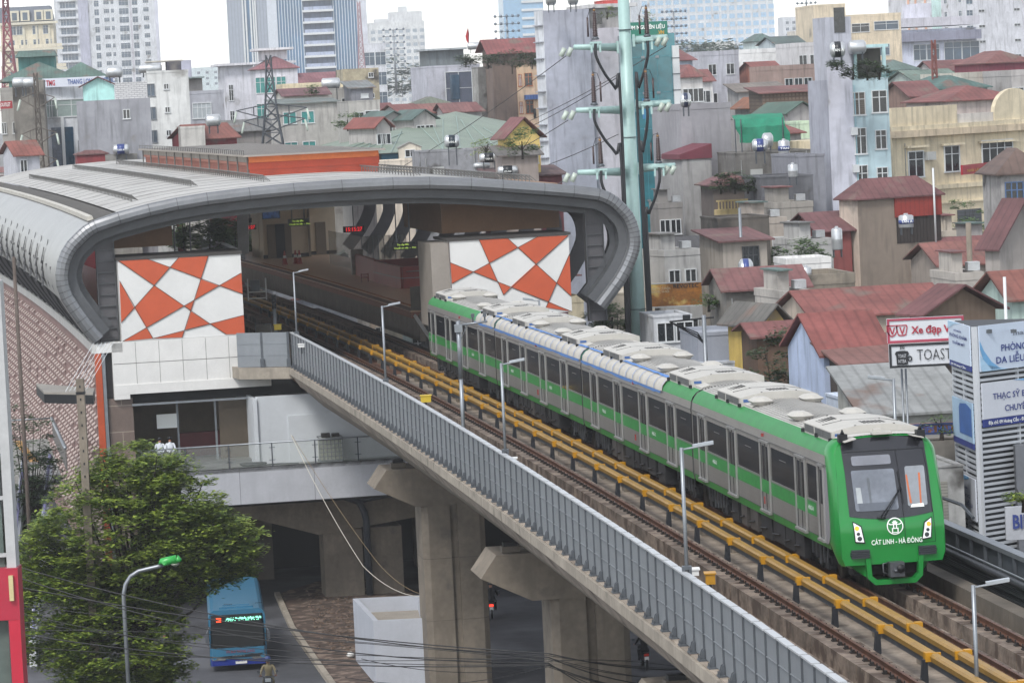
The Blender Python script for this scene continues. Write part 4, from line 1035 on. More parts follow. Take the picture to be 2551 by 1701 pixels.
# platform end: glass fence and white sloped brace
b = MB(); b.prism([path(SP-20, PE, PZ), path(SP-18.5, PE+2.2, PZ), path(SP-18.5, PE+2.2, PZ+1.5), path(SP-20, PE, PZ+1.3)], (0, 0, 0), (0, .06, 0)); b.build('end_screen', mat('dirty_glass', '#4e4439', .3, var=.3, scale=2), st)
b = MB(); b.tube([path(SP-19.5, PE+1.1, PZ+.9), path(SP-15.5, PE+.5, 11.6)], .09, 6).tube([path(SP-19.9, PE+.2, PZ-.3), path(SP-15.2, PE+.4, 11.5)], .12, 4); b.build('white_brace', white, st)
# rooms at the back of the platform
bw = mat('beige_room_wall', '#cdbda4', .7, var=.05); brd = mat('brown_door', '#75695a', .6, var=.05)
def pback(px, py): # point on back wall by pixel
    return at(px, py, 262)
BD = 99.
b = MB(); gbox(b, 4.6, 10.6, PZ, 20.1, BD, BD+4); gbox(b, 4.65, 8.2, PZ, 20.0, BD-2, BD, 0); rw = b.build('room_block', bw, st)
b = MB(); gbox(b, 4.6, 8.25, PZ, PZ+.28, BD-2.06, BD-2.0); gbox(b, 8.2, 10.6, PZ, PZ+.28, BD-.05, BD); b.build('skirting', mat('skirting', '#2b2724', .6), rw)
b = MB(); gbox(b, 4.95, 5.7, PZ, PZ+2.6, BD-2.1, BD-2.02, 0); gbox(b, 5.6, 6.3, PZ, PZ+2.6, BD-2.14, BD-2.05, 1); gbox(b, 6.2, 6.8, PZ, PZ+2.6, BD-2.1, BD-2.02, 0); b.build('door', [brd, mat('blue_black_opening', '#20242e', .4)], rw)
b = MB(); gbox(b, 9.0, 9.8, PZ, PZ+2.5, BD-.1, BD-.02); b.build('door', brd, rw)
b = MB(); gbox(b, 8.1, 8.25, PZ, 20, BD-2.3, BD-2.1); b.build('corner_trim', brd, rw)
# stair enclosure with red stone balustrade
redst = mat('red_stone', '#8f3028', .35, var=.12, scale=1.5)
def gwall(mb, pts, z0, z1, th=.25, m=0):
    for (a, da), (c, dc) in zip(pts, pts[1:]):
        A, B = G(a, z0, da), G(c, z0, dc); t_ = (B-A).normalized(); nn = Vector((-t_.y, t_.x, 0))*th/2
        mb.prism([A-nn, B-nn, B+nn, A+nn], (0, 0, 0), (0, 0, z1-z0), m)
b = MB()
# frames chosen from the picture
rA, rB, rC = (1.55+4.0, 2), (5.0, 14), (5.0, 40)
gwall(b, [(10.2, 43.2), (6.0, 43.2), (5.9, 53.2)], PZ, PZ+1.35); gwall(b, [(10.2, 53.4), (6.0, 53.4), (6.4, 64)], PZ, PZ+1.4); sb_ = b.build('stair_balustrade', redst, st)
b = MB(); gwall(b, [(10.2, 43.18), (5.97, 43.18), (5.87, 53.2)], PZ+.62, PZ+.66, .27); b.build('steel_band', galv, sb_)
b = MB(); b.tube([G(6.2, PZ+1.05, 42.9), G(9.8, PZ+1.05, 42.9)], .03, 6).box(G(7.4, PZ+1.05, 42.8), (.12, .1, .2)); b.build('handrail', galv, sb_)
b = MB(); gwall(b, [(6.45, 64), (6.5, 64.8)], PZ, PZ+1.7, .8); b.build('stone_pillar', mat('grey_marble', '#8c8880', .4, var=.25, scale=2), sb_)
glm = mat('glass_screen', '#8e958f', .15, trans=.0, alpha=.35, var=.1)
b = MB(); gwall(b, [(7.0, 80), (7.0, 65.5), (10, 65.5)], PZ+.1, PZ+2.5, .05); b.build('glass_screen', glm, sb_)
b = MB(); gwall(b, [(6.5, 54), (10.0, 54)], PZ+1.4, PZ+2.2, .05); b.build('glass_screen', glm, sb_)
b = MB()
for k in range(9): b.tube([G(7.0+k*.38, PZ, 65.4), G(7.0+k*.38, PZ+2.5, 65.4)], .03, 5)
b.build('screen_post', galv_d, sb_)
# columns at the back left, white column at the opening
b = MB(); p0 = at(602, 530, 205); b.prism([at(590, 515, 205), at(617, 513, 205), at(619, 632, 205), at(593, 635, 205)], (0, 0, 0), (0, .5, 0)); b.build('white_column', mat('column_white', '#b4b8bd', .6), st)
b = MB()
for px in (432, 472): b.tube([at(px, 540, 181), at(px+4, 636, 181)], .04, 5)
b.build('thin_post', rim_d, st)
# platform things -------------------------------------------------
led = mat('led_green', '#b9d65a', .5, emit=.7); ledr = mat('led_red', '#d3202a', .5, emit=.9)
def hang_sign(px, py, w, h, Y, l1, label, tcol=led, big=None, z_top=20.2):
    """px,py = centre of the board in the photograph"""
    p = at(px, py, Y); t = thing('hanging_display', label, 'display', p, SH)
    b = MB(); b.box((0, 0, 0), (w, .18, h)); b.build('board', blackm, t, world=False)
    b = MB()
    for x in (-w*.3, w*.3): b.tube([(x, 0, h/2), (x, 0, z_top-p.z)], .035, 5)
    b.build('hanger', galv_d, t, world=False)
    R = Matrix.Rotation(SH, 3, 'Z'); U = R @ Vector((1, 0, 0)); N_ = R @ Vector((0, -1, 0))
    for body, x, z, hh in l1: text('display_text', body, p+U*x+N_*.1+Vector((0, 0, z)), U, (0, 0, 1), hh, tcol, t)
hang_sign(743, 554, 1.15, .40, 200, [('Tàu sắp đến', -.34, .04, .085), ('Chuyến tàu tiếp  --  Phút', -.5, -.13, .08)], 'black hanging train display in front of the beige wall and door')
hang_sign(1005, 613, 1.15, .40, 185, [('Tàu sắp đến', -.34, .04, .085), ('Chuyến tàu tiếp  --  Phút', -.5, -.13, .08)], 'black hanging train display above the red stair wall')
p = at(881, 571, 222); t = thing('digital_clock', 'black wall clock with red digits reading 15:15:27', 'clock', p, SH)
b = MB(); b.box((0, 0, 0), (1.3, .2, .38)); b.build('case', blackm, t, world=False)
R_ = Matrix.Rotation(SH, 3, 'Z'); text('digits', '15:15:27', p+R_ @ Vector((-.48, -.11, -.12)), R_ @ Vector((1, 0, 0)), (0, 0, 1), .25, ledr, t, w=1.0, bold=.01)
b = MB(); b.tube([(0, 0, .19), (0, 0, 20-p.z)], .03, 5); b.build('hanger', galv_d, t, world=False)
p = at(624, 566, 225); t = thing('digital_clock', 'half hidden clock with red digits behind the white column at the platform start', 'clock', p, SH)
b = MB(); b.box((0, 0, 0), (.7, .2, .3)).box((-.1, 0, .42), (.4, .1, .3)); b.build('case', blackm, t, world=False)
text('digits', '15:27', p+R_ @ Vector((-.28, -.11, -.09)), R_ @ Vector((1, 0, 0)), (0, 0, 1), .2, ledr, t, w=.55, bold=.01)
b = MB(); b.tube([(0, 0, .1), (0, 0, 20-p.z)], .03, 5); b.build('hanger', galv_d, t, world=False)
p = at(675, 533, 262); t = thing('wall_screen', 'blue television screen on the beige wall above the dark doorway', 'television', p, SH)
b = MB(); b.box((0, 0, 0), (1.3, .12, .72)); b.build('frame', blackm, t, world=False)
b = MB(); b.box((0, -.065, 0), (1.2, .01, .62)); b.build('screen', mat('screen_blue', '#35507c', .3, var=.5, scale=3, emit=.25), t, world=False)
def cone(px, py, Y, label, sc=1.):
    p = at(px, py, Y); p.z = PZ; t = thing('traffic_cone', label, 'cone', p)
    b = MB(); b.box((0, 0, .03), (.42, .42, .06)).lathe((0, 0, .06), [(.19, 0), (.05, .95*sc)], 10); b.build('cone_body', mat('cone_orange', '#a3392b', .6), t, world=False)
    b = MB(); b.lathe((0, 0, .06), [(.137, .4*sc), (.105, .6*sc)], 10, 0); b.build('reflective_band', white, t, world=False)
cone(709, 641, 264, 'orange traffic cone right beside the open doorway'); cone(736, 639, 264.5, 'orange cone without clear band, left one of the close pair'); cone(746, 639, 264, 'orange cone with white band, right one of the close pair')
# small orange bin beside the stair wall, black bar on the floor
p = G(5.3, PZ, 54); t = thing('red_stool', 'small red stand on the platform beside the red stone wall', 'stand', p)
b = MB(); b.box((0, 0, .3), (.5, .4, .05)); [b.tube([(x, y, 0), (x, y, .55)], .03, 5) for x in (-.22, .22) for y in (-.17, .17)]; b.box((0, 0, .5), (.5, .4, .04)); b.build('frame', redst, t, world=False)
# point machine cabinet near the left wall
p = at(640, 716, 200); t = thing('equipment_cabinet', 'grey equipment cabinet on a steel frame by the left wall edge', 'cabinet', (p.x, p.y, 11.4))
b = MB(); b.box((p.x-.1, p.y, p.z+.1), (.5, .4, .6)); b.build('cabinet', galv_d, t)
b = MB(); [b.box((p.x+x, p.y, p.z-.1), (.05, .4, 1.2)) for x in (-.5, .5)]; [b.box((p.x, p.y, p.z+z), (1.0, .4, .05)) for z in (-.25, -.6)]; b.build('frame', white, t)
# equipment shelter wall between tracks
p = at(658, 785, 183); b = MB(); t = thing('screen_fence', 'narrow fence panel standing at the track beside the signal', 'fence', (p.x, p.y, 11.4), -.9)
b = MB(); b.box((0, 0, 1.3), (1.6, .05, 1.9)); b.build('mesh_panel', mat('fence_brown', '#5f5a52', .6, .3, var=.2), t, world=False)
b = MB(); b.tube([(-.8, 0, 0), (-.8, 0, 2.3), (.55, 0, 2.3), (.85, 0, .2)], .04, 6).tube([(.1, 0, .4), (.1, 0, 2.3)], .03, 5); b.build('frame', galv, t, world=False)
b = MB(); b.sweep([(-6.4, 11.3), (-6.4, 12.6), (-5.6, 12.6), (-5.6, 11.3)], [SP-x for x in (0, 8)]); b.build('track_side_ledge', conc_d, st)

# ---------------- concourse level under the platforms
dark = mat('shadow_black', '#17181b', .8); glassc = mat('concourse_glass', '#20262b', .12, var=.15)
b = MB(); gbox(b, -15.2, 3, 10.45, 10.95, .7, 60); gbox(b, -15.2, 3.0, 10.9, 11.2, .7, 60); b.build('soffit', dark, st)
b = MB(); gbox(b, -15.0, 12, 7.3, 7.42, -.4, 60); b.build('concourse_floor', mat('concourse_floor', '#5d5e5c', .3, var=.15, scale=.8), st)
b = MB(); gbox(b, -12.4, 6.5, 5.55, 7.3, -3.6, -3.3); b.build('slab_edge', mat('slab_edge_panel', '#aeb0b6', .5, var=.06, streak=.15, bricks=(4.2, 9, '#7a7c80', .02)), st)
b = MB(); gbox(b, -15.0, 6.5, 7.1, 7.3, -3.6, -.4); b.build('terrace_floor', mat('terrace_floor', '#6a6b69', .4, var=.2, scale=1), st)
# back wall beige, white wall, glass front
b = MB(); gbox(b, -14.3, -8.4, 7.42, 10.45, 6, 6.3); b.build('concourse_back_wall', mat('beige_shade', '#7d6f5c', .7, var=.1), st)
b = MB(); gbox(b, -8.45, -3, 7.3, 10.6, -2.2, -1.9, 0); gbox(b, -6.9, 8, 7.3, 9.6, -2.3, -2.0, 0); gbox(b, -8.6, -8.4, 7.3, 10.5, -2.35, 6); b.build('white_partition', mat('white_partition', '#b9bdc1', .6, var=.05), st)
b = MB(); gbox(b, -14.3, -8.5, 10.36, 10.46, -.05, .1); gbox(b, -12.0, -11.9, 7.4, 10.4, 2, 2.1); gbox(b, -10.2, -10.1, 7.4, 10.4, 1, 1.1); b.build('window_head', galv, st)
b = MB(); gbox(b, -10.0, -8.5, 7.42, 10.4, .8, .9); b.build('brown_pillar', mat('brown_pillar', '#4d4234', .6), st)
b = MB(); gbox(b, -13.0, -12.0, 9.0, 9.7, 1.9, 2.0); b.build('white_board', decal, st)
redc = mat('red_counter', '#5d1a20', .5)
b = MB(); gbox(b, -11.9, -9.7, 7.42, 8.6, 3, 3.6); b.build('red_counter', redc, st)
b = MB(); b.lathe(G(-9.4, 8.5, 2.8), [(.45, -.05), (.45, .05)], 14, 0, 'Y'); b.build('red_disc', redc, st)
# glass balustrade
t = thing('glass_balustrade', 'glass balustrade with steel handrail along the concourse terrace', 'balustrade', G(-6, 7.3, -3.5))
b = MB(); b.tube([G(-14.4, 8.45, -3.45), G(6.4, 8.45, -3.45)], .04, 8); b.build('handrail', galv, t)
for k in range(8):
    o = -14.2+k*2.1; b = MB(); gbox(b, o+.05, o+2.05, 7.32, 8.4, -3.47, -3.45); b.build('glass_pane', mat('clear_glass', '#c7d0cc', .05, alpha=.10, var=0), t)
    b = MB(); gbox(b, o-.03, o+.03, 7.3, 8.45, -3.5, -3.44); gbox(b, o-.15, o+.15, 7.6, 7.63, -3.5, -3.48); gbox(b, o-.15, o+.15, 8.2, 8.23, -3.5, -3.48); b.build('post', galv_d, t)
# cable coil + plastic tank in a cage on the terrace
p = G(-5.0, 7.3, -2.9); t = thing('caged_water_tank', 'square translucent plastic tank in a wire cage on the terrace', 'tank', p, SH)
b = MB(); b.box((0, 0, .62), (1.05, .9, 1.0)).lathe((0, 0, 1.12), [(.2, 0), (.2, .06)], 12); b.build('tank', mat('tank_plastic', '#8f9080', .5, var=.1), t, world=False)
b = MB()
for k in range(7): x = -.57+k*.19; b.tube([(x, -.5, .05), (x, -.5, 1.2)], .018, 4)
for k in range(6): z = .1+k*.2; b.tube([(-.57, -.5, z), (.57, -.5, z)], .018, 4)
b.box((0, 0, .05), (1.15, 1, .1)); b.tube([(-.57, -.5, 1.2), (-.57, .5, 1.2), (.57, .5, 1.2), (.57, -.5, 1.2)], .02, 4); b.build('cage', galv_d, t, world=False)
b = MB(); b.box((-.2, -.1, 1.3), (.4, .4, .2)).box((.3, 0, 1.28), (.35, .4, .15)); b.build('loose_cover', darkfab, t, world=False)
p = G(-8.8, 7.3, -3.0); t = thing('cable_coil', 'coil of black cable lying on the concourse terrace behind the glass', 'cable', p)
b = MB(); [b.tube([(p.x+(.5+.05*k)*math.cos(a*.5), p.y+(.3+.03*k)*math.sin(a*.5), 7.35+.03*k) for a in range(13)], .04, 5) for k in range(4)]; b.tube([p+Vector((.5, 0, .05)), p+Vector((1.3, .2, .06)), p+Vector((2.2, .1, .05))], .04, 5); b.build('coil', blackm, t)
# seated people in the concourse are built with the people below
# crossbeam and columns carrying the station
def gpoly(name, pts, d0, d1, m, par, label=None):
    b = MB(); b.prism([G(o, z, d0) for o, z in pts], (0, 0, 0), G(0, 0, d1)-G(0, 0, d0)); return b.build(name, m, par, label=label)
gpoly('crossbeam', [(-12.5, 5.45), (-12.5, 4.9), (-9.0, 4.5), (-5.4, 3.35), (-.5, 3.9), (3, 4.3), (3, 5.45)], .3, 2.6, conc, st)
b = MB()
b.build
for o0, o1 in ((-5.15, -3.2), (-2.75, -1.2)):
    b = MB(); gbox(b, o0, o1, 0, 3.5, .6, 2.4); b.build('column', conc, st)
b = MB(); b.tube([G(-6.5, 5.2, .0), G(-4.1, 5.2, .0), G(-3.35, 4.9, .0), G(-3.1, 4.4, .1), G(-3.0, 3.9, .2), G(-2.98, .1, .4)], .17, 10); b.tube([G(-3.3, 4.95, 0), G(-2.2, 5.1, 0), G(-.8, 5.2, 0)], .14, 8); b.build('drain_pipe', mat('drain_pipe', '#3c434d', .5, var=.15), st)
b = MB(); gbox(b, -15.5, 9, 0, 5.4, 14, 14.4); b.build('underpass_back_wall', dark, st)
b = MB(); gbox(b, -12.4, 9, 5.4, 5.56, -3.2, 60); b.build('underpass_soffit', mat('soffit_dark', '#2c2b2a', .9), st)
for o in (-8.5, 1.0):
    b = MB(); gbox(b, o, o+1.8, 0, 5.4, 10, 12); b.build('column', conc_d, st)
# ================================================================ FOLIAGE
def leafmat(name, c1, c2, rough=.6):
    m = bpy.data.materials.new(name); m.use_nodes = True; N = m.node_tree.nodes; L = m.node_tree.links; b = N['Principled BSDF']; b.inputs['Roughness'].default_value = rough
    g = N.new('ShaderNodeNewGeometry'); n = N.new('ShaderNodeTexNoise'); n.inputs['Scale'].default_value = 1.6; n.inputs['Detail'].default_value = 3; L.new(g.outputs['Position'], n.inputs['Vector'])
    w = N.new('ShaderNodeTexWhiteNoise'); sn = N.new('ShaderNodeVectorMath'); sn.operation = 'SNAP'; sn.inputs[1].default_value = (.12, .12, .12); L.new(g.outputs['Position'], sn.inputs[0]); L.new(sn.outputs[0], w.inputs['Vector'])
    a = N.new('ShaderNodeMath'); a.operation = 'ADD'; L.new(n.outputs[0], a.inputs[0]); s = N.new('ShaderNodeMath'); s.operation = 'MULTIPLY_ADD'; s.inputs[1].default_value = .5; s.inputs[2].default_value = -.25; L.new(w.outputs[0], s.inputs[0]); L.new(s.outputs[0], a.inputs[1])
    r = N.new('ShaderNodeValToRGB'); r.color_ramp.elements[0].position = .3; r.color_ramp.elements[1].position = .75; r.color_ramp.elements[0].color = (*lin(c1), 1); r.color_ramp.elements[1].color = (*lin(c2), 1)
    L.new(a.outputs[0], r.inputs[0]); L.new(r.outputs[0], b.inputs['Base Color'])
    tr = N.new('ShaderNodeBsdfTranslucent'); L.new(r.outputs[0], tr.inputs[0]); mx = N.new('ShaderNodeMixShader'); mx.inputs[0].default_value = .3; L.new(b.outputs[0], mx.inputs[1]); L.new(tr.outputs[0], mx.inputs[2]); L.new(mx.outputs[0], N['Material Output'].inputs[0])
    return m
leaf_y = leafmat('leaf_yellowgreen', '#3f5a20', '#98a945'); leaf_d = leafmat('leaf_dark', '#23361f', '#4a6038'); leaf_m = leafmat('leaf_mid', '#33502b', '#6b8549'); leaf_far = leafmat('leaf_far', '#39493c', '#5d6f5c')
barkm = mat('bark', '#352d26', .9, var=.25, scale=4)
def leaves(mb, centre, rad, n, size, clumps=None, flat=.55, rnd=random):
    """leaf quads gathered into flattened sprays spread through the crown's outer volume"""
    cx, cy, cz = centre; rx, ry, rz = rad
    clumps = clumps or max(6, n//60); per = max(3, n//clumps)
    for _ in range(clumps):
        while True:
            x, y, z = rnd.uniform(-1, 1), rnd.uniform(-1, 1), rnd.uniform(-1, 1); r = math.sqrt(x*x+y*y+z*z)
            if .25 < r < 1 and rnd.random() < r*r+.1: break
        q = Vector((cx+x*rx, cy+y*ry, cz+z*rz)); cr = size*rnd.uniform(2.2, 5.0)
        for _ in range(per):
            a = rnd.uniform(0, 6.283); rr = cr*math.sqrt(rnd.random()); p = q+Vector((rr*math.cos(a), rr*math.sin(a), rnd.gauss(0, cr*.18)-rr*.18))
            t = rnd.uniform(0, 6.283); s = size*rnd.uniform(.6, 1.25); tl = rnd.uniform(-.6, .6)
            u = Vector((math.cos(t), math.sin(t), tl*flat))*s; v = Vector((-math.sin(t), math.cos(t), rnd.uniform(-.5, .5)*flat))*s*.45
            mb.add([p-u, p+v, p+u, p-v], [(0, 1, 2, 3)])
def tree(name, label, cat, base, h, crown, n, size, m, limbs=6, group=None, seed=1, tr=.16, blobs=None):
    """crown = (dx,dy,cz,rx,ry,rz) relative to the base, blobs adds more of them"""
    rnd = random.Random(seed); t = thing(name, label, cat, base, 0, group); B = Vector(base)
    b = MB(); top = B+Vector((crown[0], crown[1], crown[2])); mid = B+(top-B)*.5+Vector((rnd.uniform(-.3, .3), rnd.uniform(-.3, .3), 0))
    b.tube([B, mid, top], tr, 7, 0, tr*.35)
    L_ = [crown]+(blobs or [])
    for c in L_:
        for _ in range(limbs):
            e = B+Vector((c[0]+rnd.uniform(-.7, .7)*c[3], c[1]+rnd.uniform(-.7, .7)*c[4], c[2]+rnd.uniform(-.3, .75)*c[5])); s_ = B+(top-B)*rnd.uniform(.4, .8)
            k = (s_+e)/2+Vector((0, 0, -.08*(e-s_).length)); b.tube([s_, k, e], tr*.35, 5, 0, tr*.08)
    b.build('trunk', barkm, t)
    b = MB(); tot = sum(c[3]*c[5] for c in L_)
    for c in L_: leaves(b, (B.x+c[0], B.y+c[1], B.z+c[2]), c[3:6], int(n*c[3]*c[5]/tot), size, rnd=rnd)
    b.build('crown', m, t)
    return t
# big street tree at the lower left
B = at(345, 1500, 141); B.z = 0
tree('street_tree', 'large bushy yellow-green street tree between the bus and the escalator', 'tree', B, 12, (0, 0, 8.2, 4.0, 3.4, 3.3), 105000, .13, leaf_y, 16, seed=3, tr=.24, blobs=[(-2.6, -.6, 5.4, 2.3, 2.2, 2.6), (2.2, -.2, 7.6, 2.4, 2.2, 1.9), (.2, 0, 10.4, 2.2, 2.0, 1.5), (3.8, 0, 7.5, 1.4, 1.4, 1.3), (-.9, -1, 4.0, 2.9, 2.2, 2.4), (-3.5, 0, 7.4, 1.6, 1.8, 1.6), (.2, -.5, 2.6, 1.9, 2, 1.6)])
B = at(55, 1050, 172); B.z = 0
tree('street_tree', 'dark green tree standing against the louvred wall beside the footbridge', 'tree', B, 11, (0, 0, 8.6, 1.4, 1.4, 2.6), 5200, .13, leaf_d, 8, seed=4, tr=.14, blobs=[(.9, 0, 8.0, 1.2, 1.0, 1.3), (-.3, 0, 5.8, 1.3, 1.2, 1.5)])
# low plants along the bottom edge
def palm(px, py, Y, h, r, nf, label, m=leaf_m, seed=1):
    rnd = random.Random(seed); p = at(px, py, Y); base = Vector((p.x, p.y, 0)); t = thing('palm', label, 'palm', base)
    b = MB(); b.tube([base, (p.x, p.y, h)], .12, 7, 0, .07); b.build('trunk', barkm, t)
    b = MB()
    for k in range(nf):
        a = rnd.uniform(0, 6.283); el = rnd.uniform(.2, 1.3); pts = []
        for q in range(7): f = q/6; pts.append(Vector((p.x+math.cos(a)*math.cos(el)*r*f, p.y+math.sin(a)*math.cos(el)*r*f, h+math.sin(el)*r*f-.55*r*f*f)))
        for q in range(6):
            d_ = (pts[q+1]-pts[q]); sd = d_.cross(Vector((0, 0, 1))).normalized()
            for j in range(4):
                c0 = pts[q]+d_*(j/4)
                for sg in (1, -1): l = r*.28*(1-.5*q/6); b.add([c0, c0+d_*.14, c0+sd*sg*l+d_*.9+Vector((0, 0, -l*.35))], [(0, 1, 2)])
    b.build('fronds', m, t)
palm(460, 1640, 132, 3.0, 1.8, 16, 'palm with long light green fronds left of the bus front', seed=2)
palm(370, 1690, 128, 1.8, 1.5, 14, 'low palm at the bottom edge beneath the street lamp', leaf_d, 3)
palm(590, 1735, 130, 1.2, 1.7, 14, 'palm at the bottom edge in front of the bus bumper', leaf_m, 5)
palm(110, 1690, 126, 2.0, 1.6, 14, 'grey-green palm at the foot of the escalator near the red shopfront', leaf_d, 6)
B = at(290, 1760, 126); B.z = 0
tree('shrub', 'bright green shrub at the bottom edge left of the lamp post', 'shrub', B, 3, (0, 0, 2.0, 1.2, 1.2, 1.2), 4000, .11, leaf_y, 5, seed=9, tr=.05)
B = at(525, 1690, 133); B.z = 0
tree('shrub', 'dark shrub at the bottom edge under the front of the bus', 'shrub', B, 2, (0, 0, 1.0, 1.0, .9, .9), 2200, .1, leaf_m, 5, seed=10, tr=.05)
# ================================================================ STREET LAMP with green head
lp = at(308, 1490, 128); lx, ly = lp.x, lp.y
t = thing('street_lamp', 'curved grey street lamp with a bright green head in front of the big tree', 'street lamp', (lx, ly, 0))
b = MB(); A = [Vector((lx, ly, 0)), Vector((lx, ly, at(308, 1500, 128).z))]+[at(x, y, 128) for x, y in ((308, 1480), (313, 1455), (325, 1435), (345, 1422), (370, 1416), (392, 1411), (408, 1406))]
b.tube(A, .075, 10); b.build('post', galv, t)
b = MB(); q = [at(404, 1400, 128), at(416, 1397, 128), at(440, 1392, 128), at(452, 1395, 128)]; b.tube([q[0]-Vector((0, 0, .05)), q[0], q[1], q[2]], .15, 10, 0, .16).tube([q[2], q[3]], .16, 10, 0, .05); b.build('lamp_head', mat('lamp_green', '#2fa045', .35, var=.05), t)
b = MB(); b.lathe(at(436, 1403, 128), [(.02, -.12), (.14, -.05), (.16, .0)], 10); b.build('lens', mat('lamp_lens_grey', '#8d9484', .3), t)
# utility poles
def upole(x0, y0, x1, Y, r0, label, z0=0., m=conc):
    a = at(x0, y0, Y); t = thing('utility_pole', label, 'pole', (a.x, a.y, 0)); b = MB()
    b.prism([(a.x-r0, a.y-r0, 0), (a.x+r0, a.y-r0, 0), (a.x+r0, a.y+r0, 0), (a.x-r0, a.y+r0, 0)], (0, 0, z0), (0, 0, a.z)); b.build('post', m, t)
    b = MB()
    for k in range(9): b.box((a.x, a.y-r0-.005, a.z-.3-k*.5), (.05, .02, .09))
    b.box((a.x, a.y, a.z-.55), (2*r0+.04, 2*r0+.04, .1)); b.build('bolt_hole', blackm, t)
upole(199, 943, 222, 139.5, .15, 'square concrete utility pole rising through the top of the big tree')
a = at(34, 640, 166); t = thing('utility_pole', 'thin round brown pole in front of the louvred wall at the left edge', 'pole', (a.x, a.y, 0)); b = MB(); b.tube([(a.x, a.y, 0), a], .11, 8, 0, .08); b.build('post', mat('brown_pole', '#5b5049', .8, var=.2), t)
# ================================================================ BUILDING AT THE LEFT EDGE (pink and white shopfront)
ex = at(50, 1412, 100.7); X1 = ex.x; Y1 = 100
t = thing('shop_building', 'white framed glass shop building with red front at the left edge', 'building', (X1-1, Y1, 0))
zt_ = at(2, 700, 100).z; zr = at(45, 1412, 100).z; zb = at(50, 1540, 100).z
b = MB(); b.bx(X1-6, X1-.35, Y1+.15, Y1+.6, 0, zt_); b.build('wall', mat('shop_glass', '#5f6b66', .15, var=.2, scale=.5), t)
b = MB(); b.bx(X1-.26, X1, Y1-.05, Y1+.65, zr, zt_); b.build('white_column', mat('frame_white', '#b4b5b5', .5, var=.08), t)
for zz in (zr+.3, zr+1.9, zr+3.2, zr+5.5):
    b = MB(); b.bx(X1-6, X1-.27, Y1, Y1+.14, zz, zz+.1); b.build('mullion', mat('frame_white', '#b4b5b5'), t)
b = MB(); b.bx(X1-6, X1+.05, Y1-.2, Y1+.66, zb, zr-.003); b.build('red_fascia', mat('shop_red', '#a8223a', .4, var=.06), t)
b = MB(); b.bx(X1-.28, X1+.04, Y1-.19, Y1+.66, 0, zb-.003); b.build('red_pillar', mat('shop_red2', '#b81f38', .4, var=.06), t)
b = MB(); b.bx(X1-.2, X1-.08, Y1-.32, Y1-.2, zb+.55, zb+1.25); b.build('wall_light', mat('light_box_cream', '#c9bb8b', .5), t)
# ================================================================ FOOTBRIDGE, ESCALATOR, AWNING (behind the tree)
fbz = 7.3
c1, c2, c3, c4 = [onz(x, y, fbz) for x, y in ((20, 1098), (118, 1092), (152, 1182), (42, 1186))]
t = thing('footbridge', 'grey footbridge landing with a yellow tactile strip leading to the station wall', 'footbridge', (c4.x, c4.y, 0))
b = MB(); b.prism([c1+Vector((-3, 0, 0)), c2, c3, c4+Vector((-3, 0, 0))], (0, 0, -.5), (0, 0, 0)); b.build('deck', mat('bridge_deck', '#8c8a86', .7, var=.12, scale=1), t)
y1, y2 = onz(44, 1098, fbz+.01), onz(85, 1150, fbz+.01)
b = MB(); dd_ = (y2-y1).normalized(); nn_ = Vector((dd_.y, -dd_.x, 0))*.22; b.prism([y1-nn_, y2-nn_, y2+nn_, y1+nn_], (0, 0, 0), (0, 0, .006)); b.build('tactile_strip', mat('tactile_yellow', '#b98c4e', .7, var=.15), t)
b = MB(); r1 = [c1+Vector((0, 0, 1.1)), c2+Vector((.3, 0, 1.1)), c2+Vector((3.2, -18, 1.1))]; b.tube(r1[:2], .05, 6).tube(r1[1:], .1, 6); b.build('handrail', galv, t)
b = MB(); b.prism([c2+Vector((.3, 0, 0)), c2+Vector((3.2, -18, 0)), c2+Vector((3.2, -18, 1.05)), c2+Vector((.3, 0, 1.05))], (0, 0, 0), (.06, 0, 0)); b.build('side_panel', mat('bridge_side', '#5e5a57', .6, var=.1), t)
# escalator running down towards the viewer
e0 = c4+Vector((.4, 0, 0)); e1 = c3+Vector((-.5, 0, 0)); dn = Vector((.035, -1, -.52))
t = thing('escalator', 'white sided escalator with black steps going down behind the big tree', 'escalator', (e0.x, e0.y-6, 0))
for P0, nm in ((e0, 'l'), (e1, 'r')):
    b = MB(); P1 = P0+dn*13.5; b.prism([P0+Vector((0, 0, -.5)), P1+Vector((0, 0, -.5)), P1+Vector((0, 0, .75)), P0+Vector((0, 0, .75))], (-.16, 0, 0), (.16, 0, 0)); b.build('side', mat('escalator_white', '#c3c5c8', .4, var=.05), t)
    b = MB(); b.tube([P0+Vector((0, .7, .4)), P0+Vector((0, .6, .85)), P0+Vector((0, 0, 1.0)), P1+Vector((0, 0, 1.0))], .08, 6); b.build('handrail', mat('violet_rail', '#77779a', .5), t)
for k in range(40):
    p = e0+dn*(k*.34); w_ = e1.x-e0.x-.5
    b = MB(); b.box((p.x+.25+w_/2, p.y, p.z-.1), (w_, .33, .18)); b.box((p.x+.25+w_/2, p.y-.17, p.z-.01), (w_, .03, .02), 0, 1); b.build('step', [blackm, galv], t)
A = [at(x, y, Yy) for x, y, Yy in ((90, 961, 171.5), (236, 975, 165), (232, 984, 164), (110, 984, 166))]
t = thing('entrance_awning', 'flat grey awning hung by thin rods on the salmon louvred wall', 'awning', (A[3].x, A[3].y, A[3].z-1))
zA = A[2].z
q0 = [Vector((p.x, p.y, zA)) for p in (A[3], A[2], Vector(onz(236, 972, zA)), Vector(onz(90, 960, zA)))]
b = MB(); b.prism(q0, (0, 0, 0), (0, 0, .1)); b.build('roof_sheet', mat('awning_grey', '#8c877f', .6, var=.1), t)
b = MB(); b.prism(q0, (0, 0, -.42), (0, 0, -.003)); b.build('frame', blackm, t)
